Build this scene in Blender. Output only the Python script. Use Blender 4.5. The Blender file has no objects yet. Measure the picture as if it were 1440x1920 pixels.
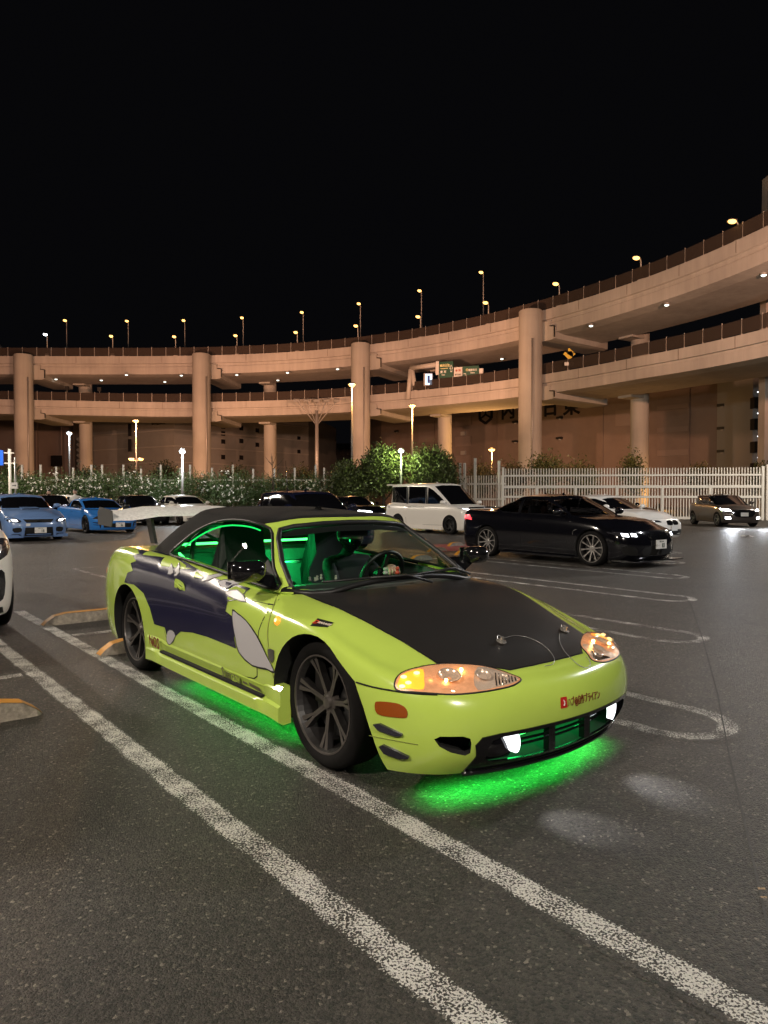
import bpy, bmesh, math, random
import numpy as np
from mathutils import Vector, Matrix, geometry
from mathutils.bvhtree import BVHTree
random.seed(7); rng = np.random.default_rng(7)
SC = bpy.context.scene
COL = SC.collection

# ------------------------------------------------------------------ camera
FPX, HC, YH = 1320.0, 1.305, 933.0            # focal length and horizon in 1440x1920 photo pixels
PITCH = math.atan((960 - YH) / FPX)
cam = bpy.data.cameras.new('camera'); cam_o = bpy.data.objects.new('camera', cam); COL.objects.link(cam_o)
cam.sensor_fit = 'VERTICAL'; cam.sensor_height = 36; cam.sensor_width = 27
cam.lens = FPX / 1920 * 36; cam.clip_start = .05; cam.clip_end = 2000
cam_o.location = (0, 0, HC); cam_o.rotation_euler = (math.pi / 2 - PITCH, 0, 0)
SC.camera = cam_o
# ------------------------------------------------------------------ night sky
wd = bpy.data.worlds.new('World'); SC.world = wd; wd.use_nodes = True
bg = wd.node_tree.nodes['Background']
sky = wd.node_tree.nodes.new('ShaderNodeTexSky'); sky.sky_type = 'NISHITA'; sky.sun_disc = False
sky.sun_elevation = math.radians(-4); sky.sun_rotation = math.radians(200)
mx = wd.node_tree.nodes.new('ShaderNodeMix'); mx.data_type = 'RGBA'; mx.inputs[0].default_value = .97
mx.inputs[7].default_value = (.0021, .0021, .0026, 1)
hs = wd.node_tree.nodes.new('ShaderNodeHueSaturation'); hs.inputs['Value'].default_value = .02
wd.node_tree.links.new(sky.outputs[0], hs.inputs['Color'])
wd.node_tree.links.new(hs.outputs[0], mx.inputs[6])
wd.node_tree.links.new(mx.outputs[2], bg.inputs[0]); bg.inputs[1].default_value = 1.0
# ------------------------------------------------------------------ exposure
SC.view_settings.view_transform = 'Standard'; SC.view_settings.look = 'None'
SC.view_settings.exposure = 0; SC.view_settings.gamma = 1
SC.render.engine = 'CYCLES'
SC.cycles.use_denoising = True; SC.render.film_transparent = False
try: SC.cycles.denoiser = 'OPENIMAGEDENOISE'
except Exception: pass
SC.cycles.max_bounces = 6; SC.cycles.transparent_max_bounces = 16
SC.cycles.sample_clamp_indirect = 4.0
SC.cycles.use_light_tree = True

# ------------------------------------------------------------------ helpers
cp_, sp_ = math.cos(PITCH), math.sin(PITCH)
def ray(px, py):
    x = (px - 720) / FPX; y = (960 - py) / FPX
    return Vector((x, cp_ + y * sp_, -sp_ + y * cp_))
CAM = Vector((0, 0, HC))
def gnd(px, py, z=0.0):                       # a photo pixel to a point of the level z
    r = ray(px, py); return CAM + r * ((z - HC) / r.z)
def at(px, py, Y):                            # a photo pixel to a point at depth Y
    r = ray(px, py); return CAM + r * (Y / r.y)

MATS = {}
def rgb(h):
    def l(c):
        c /= 255
        return c / 12.92 if c <= .04045 else ((c + .055) / 1.055) ** 2.4
    return (l(h[0]), l(h[1]), l(h[2]), 1)
def mat(name, col=(.5, .5, .5), rough=.5, metal=0., coat=0., emit=None, estr=0., spec=.5, noise=0., nscale=20., bump=0., bscale=60., alpha=None, coat_rough=.05):
    if name in MATS: return MATS[name]
    m = bpy.data.materials.new(name); m.use_nodes = True
    nt = m.node_tree; b = nt.nodes['Principled BSDF']
    c = tuple(col[:3]) + (1,)
    b.inputs['Base Color'].default_value = c
    b.inputs['Roughness'].default_value = rough
    b.inputs['Metallic'].default_value = metal
    b.inputs['Specular IOR Level'].default_value = spec
    if coat: b.inputs['Coat Weight'].default_value = coat; b.inputs['Coat Roughness'].default_value = coat_rough
    if emit: b.inputs['Emission Color'].default_value = tuple(emit[:3]) + (1,); b.inputs['Emission Strength'].default_value = estr
    if noise or bump:
        tc = nt.nodes.new('ShaderNodeTexCoord')
    if noise:
        n = nt.nodes.new('ShaderNodeTexNoise'); n.inputs['Scale'].default_value = nscale; n.inputs['Detail'].default_value = 6
        n.inputs['Roughness'].default_value = .65
        nt.links.new(tc.outputs['Object'], n.inputs['Vector'])
        r = nt.nodes.new('ShaderNodeMapRange'); r.inputs[1].default_value = .3; r.inputs[2].default_value = .7
        r.inputs[3].default_value = 1 - noise; r.inputs[4].default_value = 1 + noise
        nt.links.new(n.outputs[0], r.inputs[0])
        mu = nt.nodes.new('ShaderNodeMix'); mu.data_type = 'RGBA'; mu.blend_type = 'MULTIPLY'; mu.inputs[0].default_value = 1
        mu.inputs[6].default_value = c; nt.links.new(r.outputs[0], mu.inputs[7])
        nt.links.new(mu.outputs[2], b.inputs['Base Color'])
    if bump:
        n2 = nt.nodes.new('ShaderNodeTexNoise'); n2.inputs['Scale'].default_value = bscale; n2.inputs['Detail'].default_value = 4
        nt.links.new(tc.outputs['Object'], n2.inputs['Vector'])
        bp = nt.nodes.new('ShaderNodeBump'); bp.inputs['Strength'].default_value = bump; bp.inputs['Distance'].default_value = .01
        nt.links.new(n2.outputs[0], bp.inputs['Height']); nt.links.new(bp.outputs[0], b.inputs['Normal'])
    MATS[name] = m
    return m
def emat(name, col, strength):
    if name in MATS: return MATS[name]
    m = bpy.data.materials.new(name); m.use_nodes = True; nt = m.node_tree
    nt.nodes.remove(nt.nodes['Principled BSDF'])
    e = nt.nodes.new('ShaderNodeEmission'); e.inputs[0].default_value = tuple(col[:3]) + (1,); e.inputs[1].default_value = strength
    nt.links.new(e.outputs[0], nt.nodes['Material Output'].inputs[0]); MATS[name] = m
    return m
def glassmat(name, tint=(.8, .85, .82), rough=.0, refl=1.45, mixs=1.0):
    if name in MATS: return MATS[name]
    m = bpy.data.materials.new(name); m.use_nodes = True; nt = m.node_tree
    nt.nodes.remove(nt.nodes['Principled BSDF'])
    t = nt.nodes.new('ShaderNodeBsdfTransparent'); t.inputs[0].default_value = tuple(tint) + (1,)
    g = nt.nodes.new('ShaderNodeBsdfGlossy'); g.inputs['Roughness'].default_value = rough
    lw = nt.nodes.new('ShaderNodeLayerWeight'); lw.inputs[0].default_value = .5       # Schlick: f0 + (1-f0)(1-cos)^5
    pw = nt.nodes.new('ShaderNodeMath'); pw.operation = 'POWER'; pw.inputs[1].default_value = 5; nt.links.new(lw.outputs['Facing'], pw.inputs[0])
    f = nt.nodes.new('ShaderNodeMapRange'); f.inputs[3].default_value = .045; f.inputs[4].default_value = 1; nt.links.new(pw.outputs[0], f.inputs[0])
    x = nt.nodes.new('ShaderNodeMixShader')
    nt.links.new(f.outputs[0], x.inputs[0]); nt.links.new(t.outputs[0], x.inputs[1]); nt.links.new(g.outputs[0], x.inputs[2])
    nt.links.new(x.outputs[0], nt.nodes['Material Output'].inputs[0]); MATS[name] = m
    return m

def obj(name, verts, faces, m=None, parent=None, smooth=False, loc=None, mats=None, fmat=None, sharp=None):
    me = bpy.data.meshes.new(name); me.from_pydata([tuple(v) for v in verts], [], [tuple(f) for f in faces]); me.validate(); me.update()
    return obj_me(name, me, m, parent, smooth, loc, mats, fmat, sharp)
def obj_me(name, me, m=None, parent=None, smooth=False, loc=None, mats=None, fmat=None, sharp=None):
    if mats:
        for q in mats: me.materials.append(q)
    elif m: me.materials.append(m)
    if fmat is not None and len(fmat) == len(me.polygons): me.polygons.foreach_set('material_index', list(fmat))
    if smooth:
        me.polygons.foreach_set('use_smooth', [True] * len(me.polygons))
        if sharp: me.set_sharp_from_angle(angle=math.radians(sharp))
    o = bpy.data.objects.new(name, me); COL.objects.link(o)
    if loc is not None: o.location = loc
    if parent is not None: o.parent = parent
    return o
def tag(o, label=None, cat=None, group=None, kind=None):
    if label: o['label'] = label
    if cat: o['category'] = cat
    if group: o['group'] = group
    if kind: o['kind'] = kind
    return o
def thing(name, label, cat, loc=(0, 0, 0), rz=0, group=None):
    o = bpy.data.objects.new(name, None); COL.objects.link(o)
    o.location = loc; o.rotation_euler = (0, 0, rz); o.empty_display_size = .2
    return tag(o, label, cat, group)
def pempty(name, parent, loc=(0, 0, 0), rz=0):          # a part that only holds its pieces together
    o = bpy.data.objects.new(name, None); COL.objects.link(o); o.parent = parent
    o.location = loc; o.rotation_euler = (0, 0, rz); o.empty_display_size = .1
    return o
def dup(o, parent=None):
    c = o.copy(); COL.objects.link(c)
    if parent is not None: c.parent = parent
    for ch in o.children: dup(ch, c)
    return c

class MB:                                     # collects shapes into one mesh
    def __init__(s): s.v = []; s.f = []; s.m = []
    def add(s, v, f, mi=0):
        n = len(s.v); s.v += [tuple(q) for q in v]; s.f += [tuple(i + n for i in q) for q in f]; s.m += [mi] * len(f); return s
    def box(s, c, size, rz=0., mi=0, rot=None, taper=1.0):
        hx, hy, hz = size[0] / 2, size[1] / 2, size[2] / 2
        R = rot if rot is not None else Matrix.Rotation(rz, 3, 'Z')
        P = [Vector((x * hx * (taper if z > 0 else 1), y * hy * (taper if z > 0 else 1), z * hz)) for z in (-1, 1) for y in (-1, 1) for x in (-1, 1)]
        return s.add([R @ p + Vector(c) for p in P], [(0, 2, 3, 1), (4, 5, 7, 6), (0, 1, 5, 4), (2, 6, 7, 3), (0, 4, 6, 2), (1, 3, 7, 5)], mi)
    def bar(s, a, b, w, h=None, mi=0, up=(0, 0, 1)):       # a box beam from a to b
        a, b = Vector(a), Vector(b); d = (b - a); L = d.length
        if L < 1e-6: return s
        d /= L; u = Vector(up)
        if abs(d.dot(u)) > .98: u = Vector((1, 0, 0))
        sd = d.cross(u).normalized(); u = sd.cross(d).normalized(); h = h or w
        P = [q + sd * (i * w / 2) + u * (j * h / 2) for q in (a, b) for i, j in ((-1, -1), (1, -1), (1, 1), (-1, 1))]
        return s.add(P, [(3, 2, 1, 0), (4, 5, 6, 7), (0, 1, 5, 4), (1, 2, 6, 5), (2, 3, 7, 6), (3, 0, 4, 7)], mi)
    def tube(s, pts, r, n=8, mi=0, cap=True, closed=False):
        pts = [Vector(p) for p in pts]; rs = r if hasattr(r, '__len__') else [r] * len(pts)
        rings = []; u = None
        for i, p in enumerate(pts):
            if closed: t = pts[(i + 1) % len(pts)] - pts[i - 1]
            else: t = pts[min(i + 1, len(pts) - 1)] - pts[max(i - 1, 0)]
            t.normalize()
            if u is None: u = t.orthogonal().normalized()
            u = (u - t * u.dot(t)).normalized(); w = t.cross(u)
            rings.append([p + (u * math.cos(2 * math.pi * k / n) + w * math.sin(2 * math.pi * k / n)) * rs[i] for k in range(n)])
        v = [q for R in rings for q in R]; f = []
        m = len(pts)
        for i in range(m if closed else m - 1):
            for k in range(n): f.append((i * n + k, i * n + (k + 1) % n, ((i + 1) % m) * n + (k + 1) % n, ((i + 1) % m) * n + k))
        if cap and not closed: f.append(tuple(range(n - 1, -1, -1))); f.append(tuple((m - 1) * n + k for k in range(n)))
        return s.add(v, f, mi)
    def lathe(s, prof, n=32, axis='Z', c=(0, 0, 0), mi=0, closed=False, a0=0, a1=2 * math.pi):   # prof: (r, h)
        v = []; f = []; full = abs(a1 - a0 - 2 * math.pi) < 1e-6; c = Vector(c)
        na = n if full else n + 1
        for i in range(na):
            a = a0 + (a1 - a0) * i / n
            for r, h in prof:
                x, y = r * math.cos(a), r * math.sin(a)
                v.append(c + Vector({'Z': (x, y, h), 'Y': (x, h, y), 'X': (h, x, y)}[axis]))
        m = len(prof)
        for i in range(n):
            j = (i + 1) % na
            for k in range(m if closed else m - 1):
                l = (k + 1) % m
                f.append((i * m + k, j * m + k, j * m + l, i * m + l))
        return s.add(v, f, mi)
    def prism(s, poly, z0, z1, mi=0):                     # poly in xy
        n = len(poly)
        v = [(p[0], p[1], z0) for p in poly] + [(p[0], p[1], z1) for p in poly]
        f = [tuple(range(n - 1, -1, -1)), tuple(range(n, 2 * n))] + [(i, (i + 1) % n, n + (i + 1) % n, n + i) for i in range(n)]
        return s.add(v, f, mi)
    def sphere(s, c, r, n=12, m=8, mi=0):
        r = r if hasattr(r, '__len__') else (r, r, r)
        v = []; f = []
        for i in range(m + 1):
            t = math.pi * i / m
            for k in range(n):
                a = 2 * math.pi * k / n
                v.append((c[0] + r[0] * math.sin(t) * math.cos(a), c[1] + r[1] * math.sin(t) * math.sin(a), c[2] + r[2] * math.cos(t)))
        for i in range(m):
            for k in range(n): f.append((i * n + k, (i + 1) * n + k, (i + 1) * n + (k + 1) % n, i * n + (k + 1) % n))
        return s.add(v, f, mi)
    def build(s, name, m=None, parent=None, smooth=False, loc=None, mats=None, sharp=None, recalc=True, bevel=0):
        me = bpy.data.meshes.new(name); me.from_pydata(s.v, [], s.f); me.update()
        if recalc:
            bm = bmesh.new(); bm.from_mesh(me)
            me.polygons.foreach_set('material_index', s.m)
            bm.free(); bm = bmesh.new(); bm.from_mesh(me)
            bmesh.ops.recalc_face_normals(bm, faces=bm.faces)
            if bevel: bmesh.ops.bevel(bm, geom=list(bm.edges), offset=bevel, segments=2, profile=.5, affect='EDGES', clamp_overlap=True)
            bm.to_mesh(me); bm.free()
        else: me.polygons.foreach_set('material_index', s.m)
        return obj_me(name, me, m, parent, smooth, loc, mats, None, sharp)
def text(name, body, size, m, parent=None, mtx=None, extrude=.001, align='CENTER', sx=1.0, bold=0.0, shear=0.0):
    c = bpy.data.curves.new(name, 'FONT'); c.body = body; c.size = size; c.extrude = extrude; c.align_x = align; c.align_y = 'CENTER'
    c.resolution_u = 2; c.offset = bold; c.shear = shear
    o = bpy.data.objects.new(name, c)
    me = bpy.data.meshes.new_from_object(o); bpy.data.objects.remove(o)
    if sx != 1:
        for v in me.vertices: v.co.x *= sx
    o = obj_me(name, me, m, parent)
    if mtx is not None: o.matrix_local = mtx
    return o
def area(name, loc, rot, sx, sy, power, col, parent=None, spread=None):
    if spread: spread = math.radians(spread)
    l = bpy.data.lights.new(name, 'AREA'); l.shape = 'RECTANGLE'; l.size = sx; l.size_y = sy; l.energy = power; l.color = col
    if spread: l.spread = spread
    o = bpy.data.objects.new(name, l); COL.objects.link(o); o.location = loc; o.rotation_euler = rot
    if parent: o.parent = parent
    return o
def point(name, loc, power, col, r=.1, parent=None):
    l = bpy.data.lights.new(name, 'POINT'); l.energy = power; l.color = col; l.shadow_soft_size = r
    o = bpy.data.objects.new(name, l); COL.objects.link(o); o.location = loc
    if parent: o.parent = parent
    return o
def spot(name, loc, target, power, col, angle, blend=.5, r=.1, parent=None):
    l = bpy.data.lights.new(name, 'SPOT'); l.energy = power; l.color = col; l.shadow_soft_size = r; l.spot_size = math.radians(angle); l.spot_blend = blend
    o = bpy.data.objects.new(name, l); COL.objects.link(o); o.location = loc
    o.rotation_euler = (Vector(target) - Vector(loc)).to_track_quat('-Z', 'Y').to_euler()
    if parent: o.parent = parent
    return o

# ---- smooth grid surfaces: cubic B-spline through (nearly) all given points
def padj(T):     # mirrored across y = 0 at both ends of the first axis
    m = np.array([1, -1, 1.])
    return np.concatenate([T[1:2] * m, T, T[-2:-1] * m], 0)
def padk(T, mirror_top=True):
    lo = 2 * T[:, :1] - T[:, 1:2]
    hi = T[:, -2:-1] * np.array([1, -1, 1.]) if mirror_top else 2 * T[:, -1:] - T[:, -2:-1]
    return np.concatenate([lo, T, hi], 1)
def bs(P, axis, m):
    P = np.moveaxis(P, axis, 0); n = P.shape[0] - 2
    us = np.linspace(0, n - 1, (n - 1) * m + 1); out = []
    for u in us:
        i = min(int(u), n - 2); t = u - i
        w = np.array([(1 - t) ** 3, 3 * t ** 3 - 6 * t * t + 4, -3 * t ** 3 + 3 * t * t + 3 * t + 1, t ** 3]) / 6
        out.append(sum(w[q] * P[i + q] for q in range(4)))
    return np.moveaxis(np.array(out), 0, axis)
def surf(T, mj, mk, it=4, mirror_top=True):
    T = np.array(T, float); P = T.copy()
    for _ in range(it): P = P + .9 * (T - bs(bs(padk(padj(P), mirror_top), 0, 1), 1, 1))
    return bs(bs(padk(padj(P), mirror_top), 0, mj), 1, mk)
def interp(x, tab): return float(np.interp(x, [t[0] for t in tab], [t[1] for t in tab]))

def grid_to_mesh(S, close_bottom=True, thick=None):
    """right half grid (nj, nk, 3) with y<=0 -> verts, faces of both halves"""
    nj, nk, _ = S.shape; bm = bmesh.new()
    for sgn in (1, -1):
        vs = [[bm.verts.new((p[0], p[1] * sgn, p[2])) for p in row] for row in S]
        for j in range(nj - 1):
            for k in range(nk - 1):
                q = [vs[j][k], vs[j + 1][k], vs[j + 1][k + 1], vs[j][k + 1]]
                bm.faces.new(q if sgn > 0 else q[::-1])
        if sgn == 1: R = vs
        else: Lf = vs
    if close_bottom:
        for j in range(nj - 1): bm.faces.new([R[j + 1][0], R[j][0], Lf[j][0], Lf[j + 1][0]])
    bmesh.ops.remove_doubles(bm, verts=bm.verts, dist=2e-4)
    bmesh.ops.dissolve_degenerate(bm, edges=bm.edges, dist=1e-5)
    bmesh.ops.recalc_face_normals(bm, faces=bm.faces)
    me = bpy.data.meshes.new('grid'); bm.to_mesh(me); bm.free()
    return me
class Skin:                                   # ray casts that fall back on the nearest point of the surface
    def __init__(s, b): s.b = b
    def ray_cast(s, o, d):
        d = Vector(d).normalized(); r = s.b.ray_cast(o, d)
        if r[0] is not None:
            return (r[0], r[1] if r[1].dot(d) <= 0 else -r[1], r[2], r[3])
        best = None
        for t in np.linspace(.5, 12, 60):
            q = s.b.find_nearest(o + d * t)
            if best is None or q[3] < best[3]: best = q
        n = best[1]
        return (best[0], n, best[2], best[3])
    def find_nearest(s, p): return s.b.find_nearest(p)
def bvh_of(me):
    return Skin(bvh_raw(me))
def bvh_raw(me):
    return BVHTree.FromPolygons([v.co.copy() for v in me.vertices], [tuple(p.vertices) for p in me.polygons])
def boolean(me, cutters, op='DIFFERENCE', mats=(), solver='EXACT'):
    """cutters: list of MB; their faces take material slot 1"""
    o = bpy.data.objects.new('tmp', me); COL.objects.link(o)
    for m in mats: me.materials.append(m)
    tmp = []
    for c in cutters:
        cm = bpy.data.meshes.new('cut'); cm.from_pydata(c.v, [], c.f); cm.update()
        bm = bmesh.new(); bm.from_mesh(cm); bmesh.ops.recalc_face_normals(bm, faces=bm.faces); bm.to_mesh(cm); bm.free()
        for m in mats: cm.materials.append(m)
        cm.polygons.foreach_set('material_index', [max(0, min(getattr(c, 'mi', 1), len(mats) - 1))] * len(cm.polygons))
        co = bpy.data.objects.new('cut', cm); COL.objects.link(co); tmp.append(co)
        md = o.modifiers.new('b', 'BOOLEAN'); md.operation = op; md.object = co; md.solver = solver
    dg = bpy.context.evaluated_depsgraph_get()
    res = bpy.data.meshes.new_from_object(o.evaluated_get(dg))
    for t in tmp + [o]: bpy.data.objects.remove(t)
    return res
def finish(me, name, mats, parent, sharp=35, smooth=True):
    idx = [p.material_index for p in me.polygons]; me.materials.clear()
    return obj_me(name, me, None, parent, smooth, mats=mats, sharp=sharp, fmat=[min(i, len(mats) - 1) for i in idx])
def densify(poly, step):
    out = []
    for i in range(len(poly)):
        a, b = np.array(poly[i], float), np.array(poly[(i + 1) % len(poly)], float)
        n = max(1, int(np.ceil(np.linalg.norm(b - a) / step)))
        out += [tuple(a + (b - a) * t / n) for t in range(n)]
    return out
def smoothpoly(poly, n=4, closed=True):
    """Catmull-Rom through the points"""
    P = [np.array(p, float) for p in poly]; m = len(P); out = []
    for i in range(m if closed else m - 1):
        g = lambda q: P[q % m] if closed else P[min(max(q, 0), m - 1)]
        a, b, c, d = g(i - 1), g(i), g(i + 1), g(i + 2)
        for s in range(n):
            t = s / n
            out.append(tuple(.5 * (2 * b + (c - a) * t + (2 * a - 5 * b + 4 * c - d) * t * t + (3 * b - a - 3 * c + d) * t ** 3)))
    if not closed: out.append(tuple(P[-1]))
    return out
def tri2d(poly, step):
    """triangulated polygon with inner points, for draping"""
    B = densify(poly, step); xs = [p[0] for p in B]; ys = [p[1] for p in B]
    def inside(x, y):
        c = False; j = len(B) - 1
        for i in range(len(B)):
            if (B[i][1] > y) != (B[j][1] > y) and x < (B[j][0] - B[i][0]) * (y - B[i][1]) / (B[j][1] - B[i][1]) + B[i][0]: c = not c
            j = i
        return c
    ba = np.array(B); pts = list(B)
    for gx in np.arange(min(xs), max(xs), step):
        for gy in np.arange(min(ys), max(ys), step):
            if inside(gx, gy) and np.min(np.hypot(ba[:, 0] - gx, ba[:, 1] - gy)) > .45 * step: pts.append((gx, gy))
    r = geometry.delaunay_2d_cdt([Vector(p) for p in pts], [(i, (i + 1) % len(B)) for i in range(len(B))], [], 1, 1e-6)
    return [tuple(v) for v in r[0]], r[2]
def drape(poly, step, caster, bvh, offset, name, m, parent, thick=0, mirror=False, smooth=True):
    """drape a 2-D outline over a surface: caster(u,v) -> (origin, direction); sits `offset` proud of it"""
    P, T = tri2d(poly, step); V = []
    for p in P:
        loc, nrm, _, _ = bvh.ray_cast(*caster(*p))
        V.append(loc + nrm * offset)
    F = [tuple(t) for t in T]
    # consistent orientation against the first ray
    nn = Vector((0, 0, 0))
    for t in F[:200]: nn += (V[t[1]] - V[t[0]]).cross(V[t[2]] - V[t[0]])
    o_, d_ = caster(*P[0])
    if nn.dot(d_) > 0: F = [t[::-1] for t in F]
    def mk(nm, V, F):
        V2, F2 = list(V), list(F)
        if thick:
            nv = len(V2)
            # plain shell: inner copy along averaged normals
            NN = [Vector((0, 0, 0)) for _ in V2]
            for t in F2:
                q = (V2[t[1]] - V2[t[0]]).cross(V2[t[2]] - V2[t[0]])
                for i in t: NN[i] += q
            inner = [V2[i] - NN[i].normalized() * thick for i in range(nv)]
            cnt = {}
            for t in F2:
                for a, b in zip(t, t[1:] + t[:1]): cnt[(a, b)] = 1
            F3 = list(F2) + [tuple(i + nv for i in t[::-1]) for t in F2]
            for (a, b) in cnt:
                if (b, a) not in cnt: F3.append((b, a, a + nv, b + nv))
            V2, F2 = V2 + inner, F3
        return obj(nm, V2, F2, m, parent, smooth, sharp=40 if thick else None)
    o = mk(name, V, F)
    if mirror:
        o2 = mk(name, [Vector((v.x, -v.y, v.z)) for v in V], [t[::-1] for t in F])
        return o, o2
    return o
# ------------------------------------------------------------------ materials used in many places
M_TYRE = mat('tyre_rubber', (.0055, .005, .005), .8, spec=.18, noise=.3, nscale=30)
M_BLACK = mat('black_plastic', (.010, .010, .010), .45)
M_GLOSSBLACK = mat('gloss_black', (.006, .006, .007), .12, coat=.6)
M_DARK = mat('dark_void', (.004, .004, .004), .9)
M_CHROME = mat('chrome', (.75, .75, .75), .12, metal=1)
M_RIMFACE = mat('rim_machined', (.095, .085, .078), .35, metal=.4)
M_RIMDARK = mat('rim_gunmetal', (.012, .011, .011), .4)
M_DISC = mat('brake_disc', (.10, .10, .10), .4, metal=.9)
M_PLATE = mat('plate_white', (.72, .70, .66), .4)
M_INK = mat('plate_ink', (.02, .05, .03), .5)

# ------------------------------------------------------------------ car building kit
def wheel(parent, x, y, z, R, rim, w, side, n=7, style='twin', face=None, dark=None, steer=0, hi=True):
    """side -1: right of the car (outer face to -y)"""
    face = face or M_RIMFACE; dark = dark or M_RIMDARK
    h = pempty('wheel', parent, (x, y, z), math.pi if side > 0 else 0)
    h.rotation_euler.z += steer
    seg = 48 if hi else 28
    o = -w / 2
    t = MB().lathe([(rim * .97, o + .012), (rim + .004, o - .002), (rim + .02, o - .007), (R * .5 + rim * .5, o - .010), (R - .022, o - .002), (R - .006, o + .014), (R, o + .035), (R, -o - .035), (R - .008, -o - .012), (rim, -o)], seg, 'Y')
    t.build('tyre', M_TYRE, h, True, sharp=50)
    r = MB()
    r.lathe([(rim + .002, o - .003), (rim - .006, o - .004), (rim - .008, o + .004)], seg, 'Y', mi=0)
    r.lathe([(rim - .008, o + .004), (rim - .022, o + .03), (rim - .03, o + .10), (rim - .012, -o)], seg, 'Y', mi=1)
    yo = o + .012
    def spoke(a0, a1, r0, r1, w0, w1, depth0, depth1, mi_face=0):
        """tapered rib from (a0,r0) to (a1,r1)"""
        pts = []
        for a, rr, ww, yy in ((a0, r0, w0, depth0), (a1, r1, w1, depth1)):
            c, s = math.cos(a), math.sin(a); tx, tz = -s, c
            for sg, dy in ((-1, 0), (1, 0), (1, .035), (-1, .035)):
                wid = ww * (1 if dy == 0 else 1.25)
                pts.append((c * rr + tx * sg * wid / 2, yy + dy, s * rr + tz * sg * wid / 2))
        r.add(pts, [(0, 1, 5, 4)], mi_face); r.add(pts, [(1, 2, 6, 5), (3, 0, 4, 7), (2, 3, 7, 6)], 1)
    for i in range(n):
        a = 2 * math.pi * (i + .22) / n
        if style == 'twin':
            d = .115
            for sg in (-1, 1):
                spoke(a + sg * .16, a + sg * .045, .042, rim * .60, .013, .012, yo + .030, yo + .020)
                spoke(a + sg * .045, a + sg * .095, rim * .60, rim - .010, .012, .026, yo + .020, yo + .002)
        elif style == 'y':
            spoke(a, a, .04, rim * .5, .028, .022, yo + .03, yo + .016)
            for sg in (-1, 1): spoke(a, a + sg * .17, rim * .48, rim - .008, .016, .016, yo + .016, yo + .002)
        elif style == 'mesh':
            for sg in (-1, 1): spoke(a + sg * .26, a - sg * .05, .045, rim - .008, .016, .014, yo + .03, yo + .002)
        else:
            spoke(a, a, .04, rim - .008, .045, .06, yo + .03, yo + .004)
    r.lathe([(0, yo + .014), (.026, yo + .016), (.030, yo + .022), (.034, yo + .028), (.052, yo + .034), (.058, yo + .06)], 24, 'Y', mi=0)
    r.build('rim', None, h, False, mats=[face, dark])
    b = MB().lathe([(0, o + .085), (rim * .70, o + .085), (rim * .70, o + .11), (0, o + .11)], 32, 'Y', mi=0)
    b.box((-rim * .45, o + .09, rim * .25), (.07, .06, .16), mi=1)
    b.build('brake_disc', None, h, False, mats=[M_DISC, dark])
    return h

def body_surface(sp, mj=6, mk=5):
    out = sp['outline']; fa, ra = sp['fa'], sp['ra']; xn, xt = out[-1][0], out[0][0]
    T = []
    for (x, y) in out:
        row = []
        tf = max(0, (x - fa) / (xn - fa)); tr = max(0, (ra - x) / (ra - xt))
        for R in sp['rails']:
            xx = x + R.get('dxf', 0) * tf ** .7 + R.get('dxr', 0) * tr ** .7
            zz = interp(x, R['z']) if 'z' in R else interp(xx, sp['ztop']) - R['crown'] * interp(x, sp.get('crowntab', [(0, 1)]))
            row.append((xx, -y * R['w'], zz))
        T.append(row)
    return surf(T, mj, mk)

def cab_surface(sp, mj=6, mk=5):
    """sp['cab']: rows (base xyz, edge xyz) from rear centre round the right side to front centre"""
    T = []
    for (b, e) in sp['cab']:
        b, e = np.array(b, float), np.array(e, float)
        mid = b * .5 + e * .5 + np.array([0, 1, 0]) * sp.get('barrel', .015) * (1 if e[1] > .1 else 0) + np.array([0, 0, .5]) * sp.get('barrel', .015)
        zc = sp['roof']; xs = e[0] + (sp['roofc'] - e[0]) * .45
        q1 = np.array([e[0] + (sp['roofc'] - e[0]) * .10, e[1] * .80, e[2] + (zc - e[2]) * .45])
        q2 = np.array([xs, e[1] * .4, zc * .88 + e[2] * .12 + (interp(xs, sp['roofz']) - zc if 'roofz' in sp else 0)])
        q3 = np.array([xs, 0, interp(xs, sp['roofz']) if 'roofz' in sp else zc])
        row = [b, mid, e, q1, q2, q3]
        T.append([(p[0], -p[1], p[2]) for p in row])
    return surf(T, mj, mk)

def side_caster(s=-1):
    return lambda x, z: (Vector((x, s * 3.0, z)), Vector((0, -s, 0)))
def front_caster(s=1):
    return lambda y, z: (Vector((s * 8.0, y, z)), Vector((-s, 0, 0)))
def top_caster():
    return lambda x, y: (Vector((x, y, 5.0)), Vector((0, 0, -1)))
def prism_y(poly, y0, y1):                     # poly (x,z)
    n = len(poly); m = MB()
    m.add([(p[0], y0, p[1]) for p in poly] + [(p[0], y1, p[1]) for p in poly],
          [tuple(range(n)), tuple(range(2 * n - 1, n - 1, -1))] + [(i, n + i, n + (i + 1) % n, (i + 1) % n) for i in range(n)])
    return m
def prism_x(poly, x0, x1):                     # poly (y,z)
    n = len(poly); m = MB()
    m.add([(x0, p[0], p[1]) for p in poly] + [(x1, p[0], p[1]) for p in poly],
          [tuple(range(n)), tuple(range(2 * n - 1, n - 1, -1))] + [(i, n + i, n + (i + 1) % n, (i + 1) % n) for i in range(n)])
    return m
def cyl_y(x, z, r, y0, y1, n=40): return prism_y([(x + r * math.cos(2 * math.pi * i / n), z + r * math.sin(2 * math.pi * i / n)) for i in range(n)], y0, y1)
def merge(*ms):
    r = MB()
    for m in ms: r.add(m.v, m.f)
    return r
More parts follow.
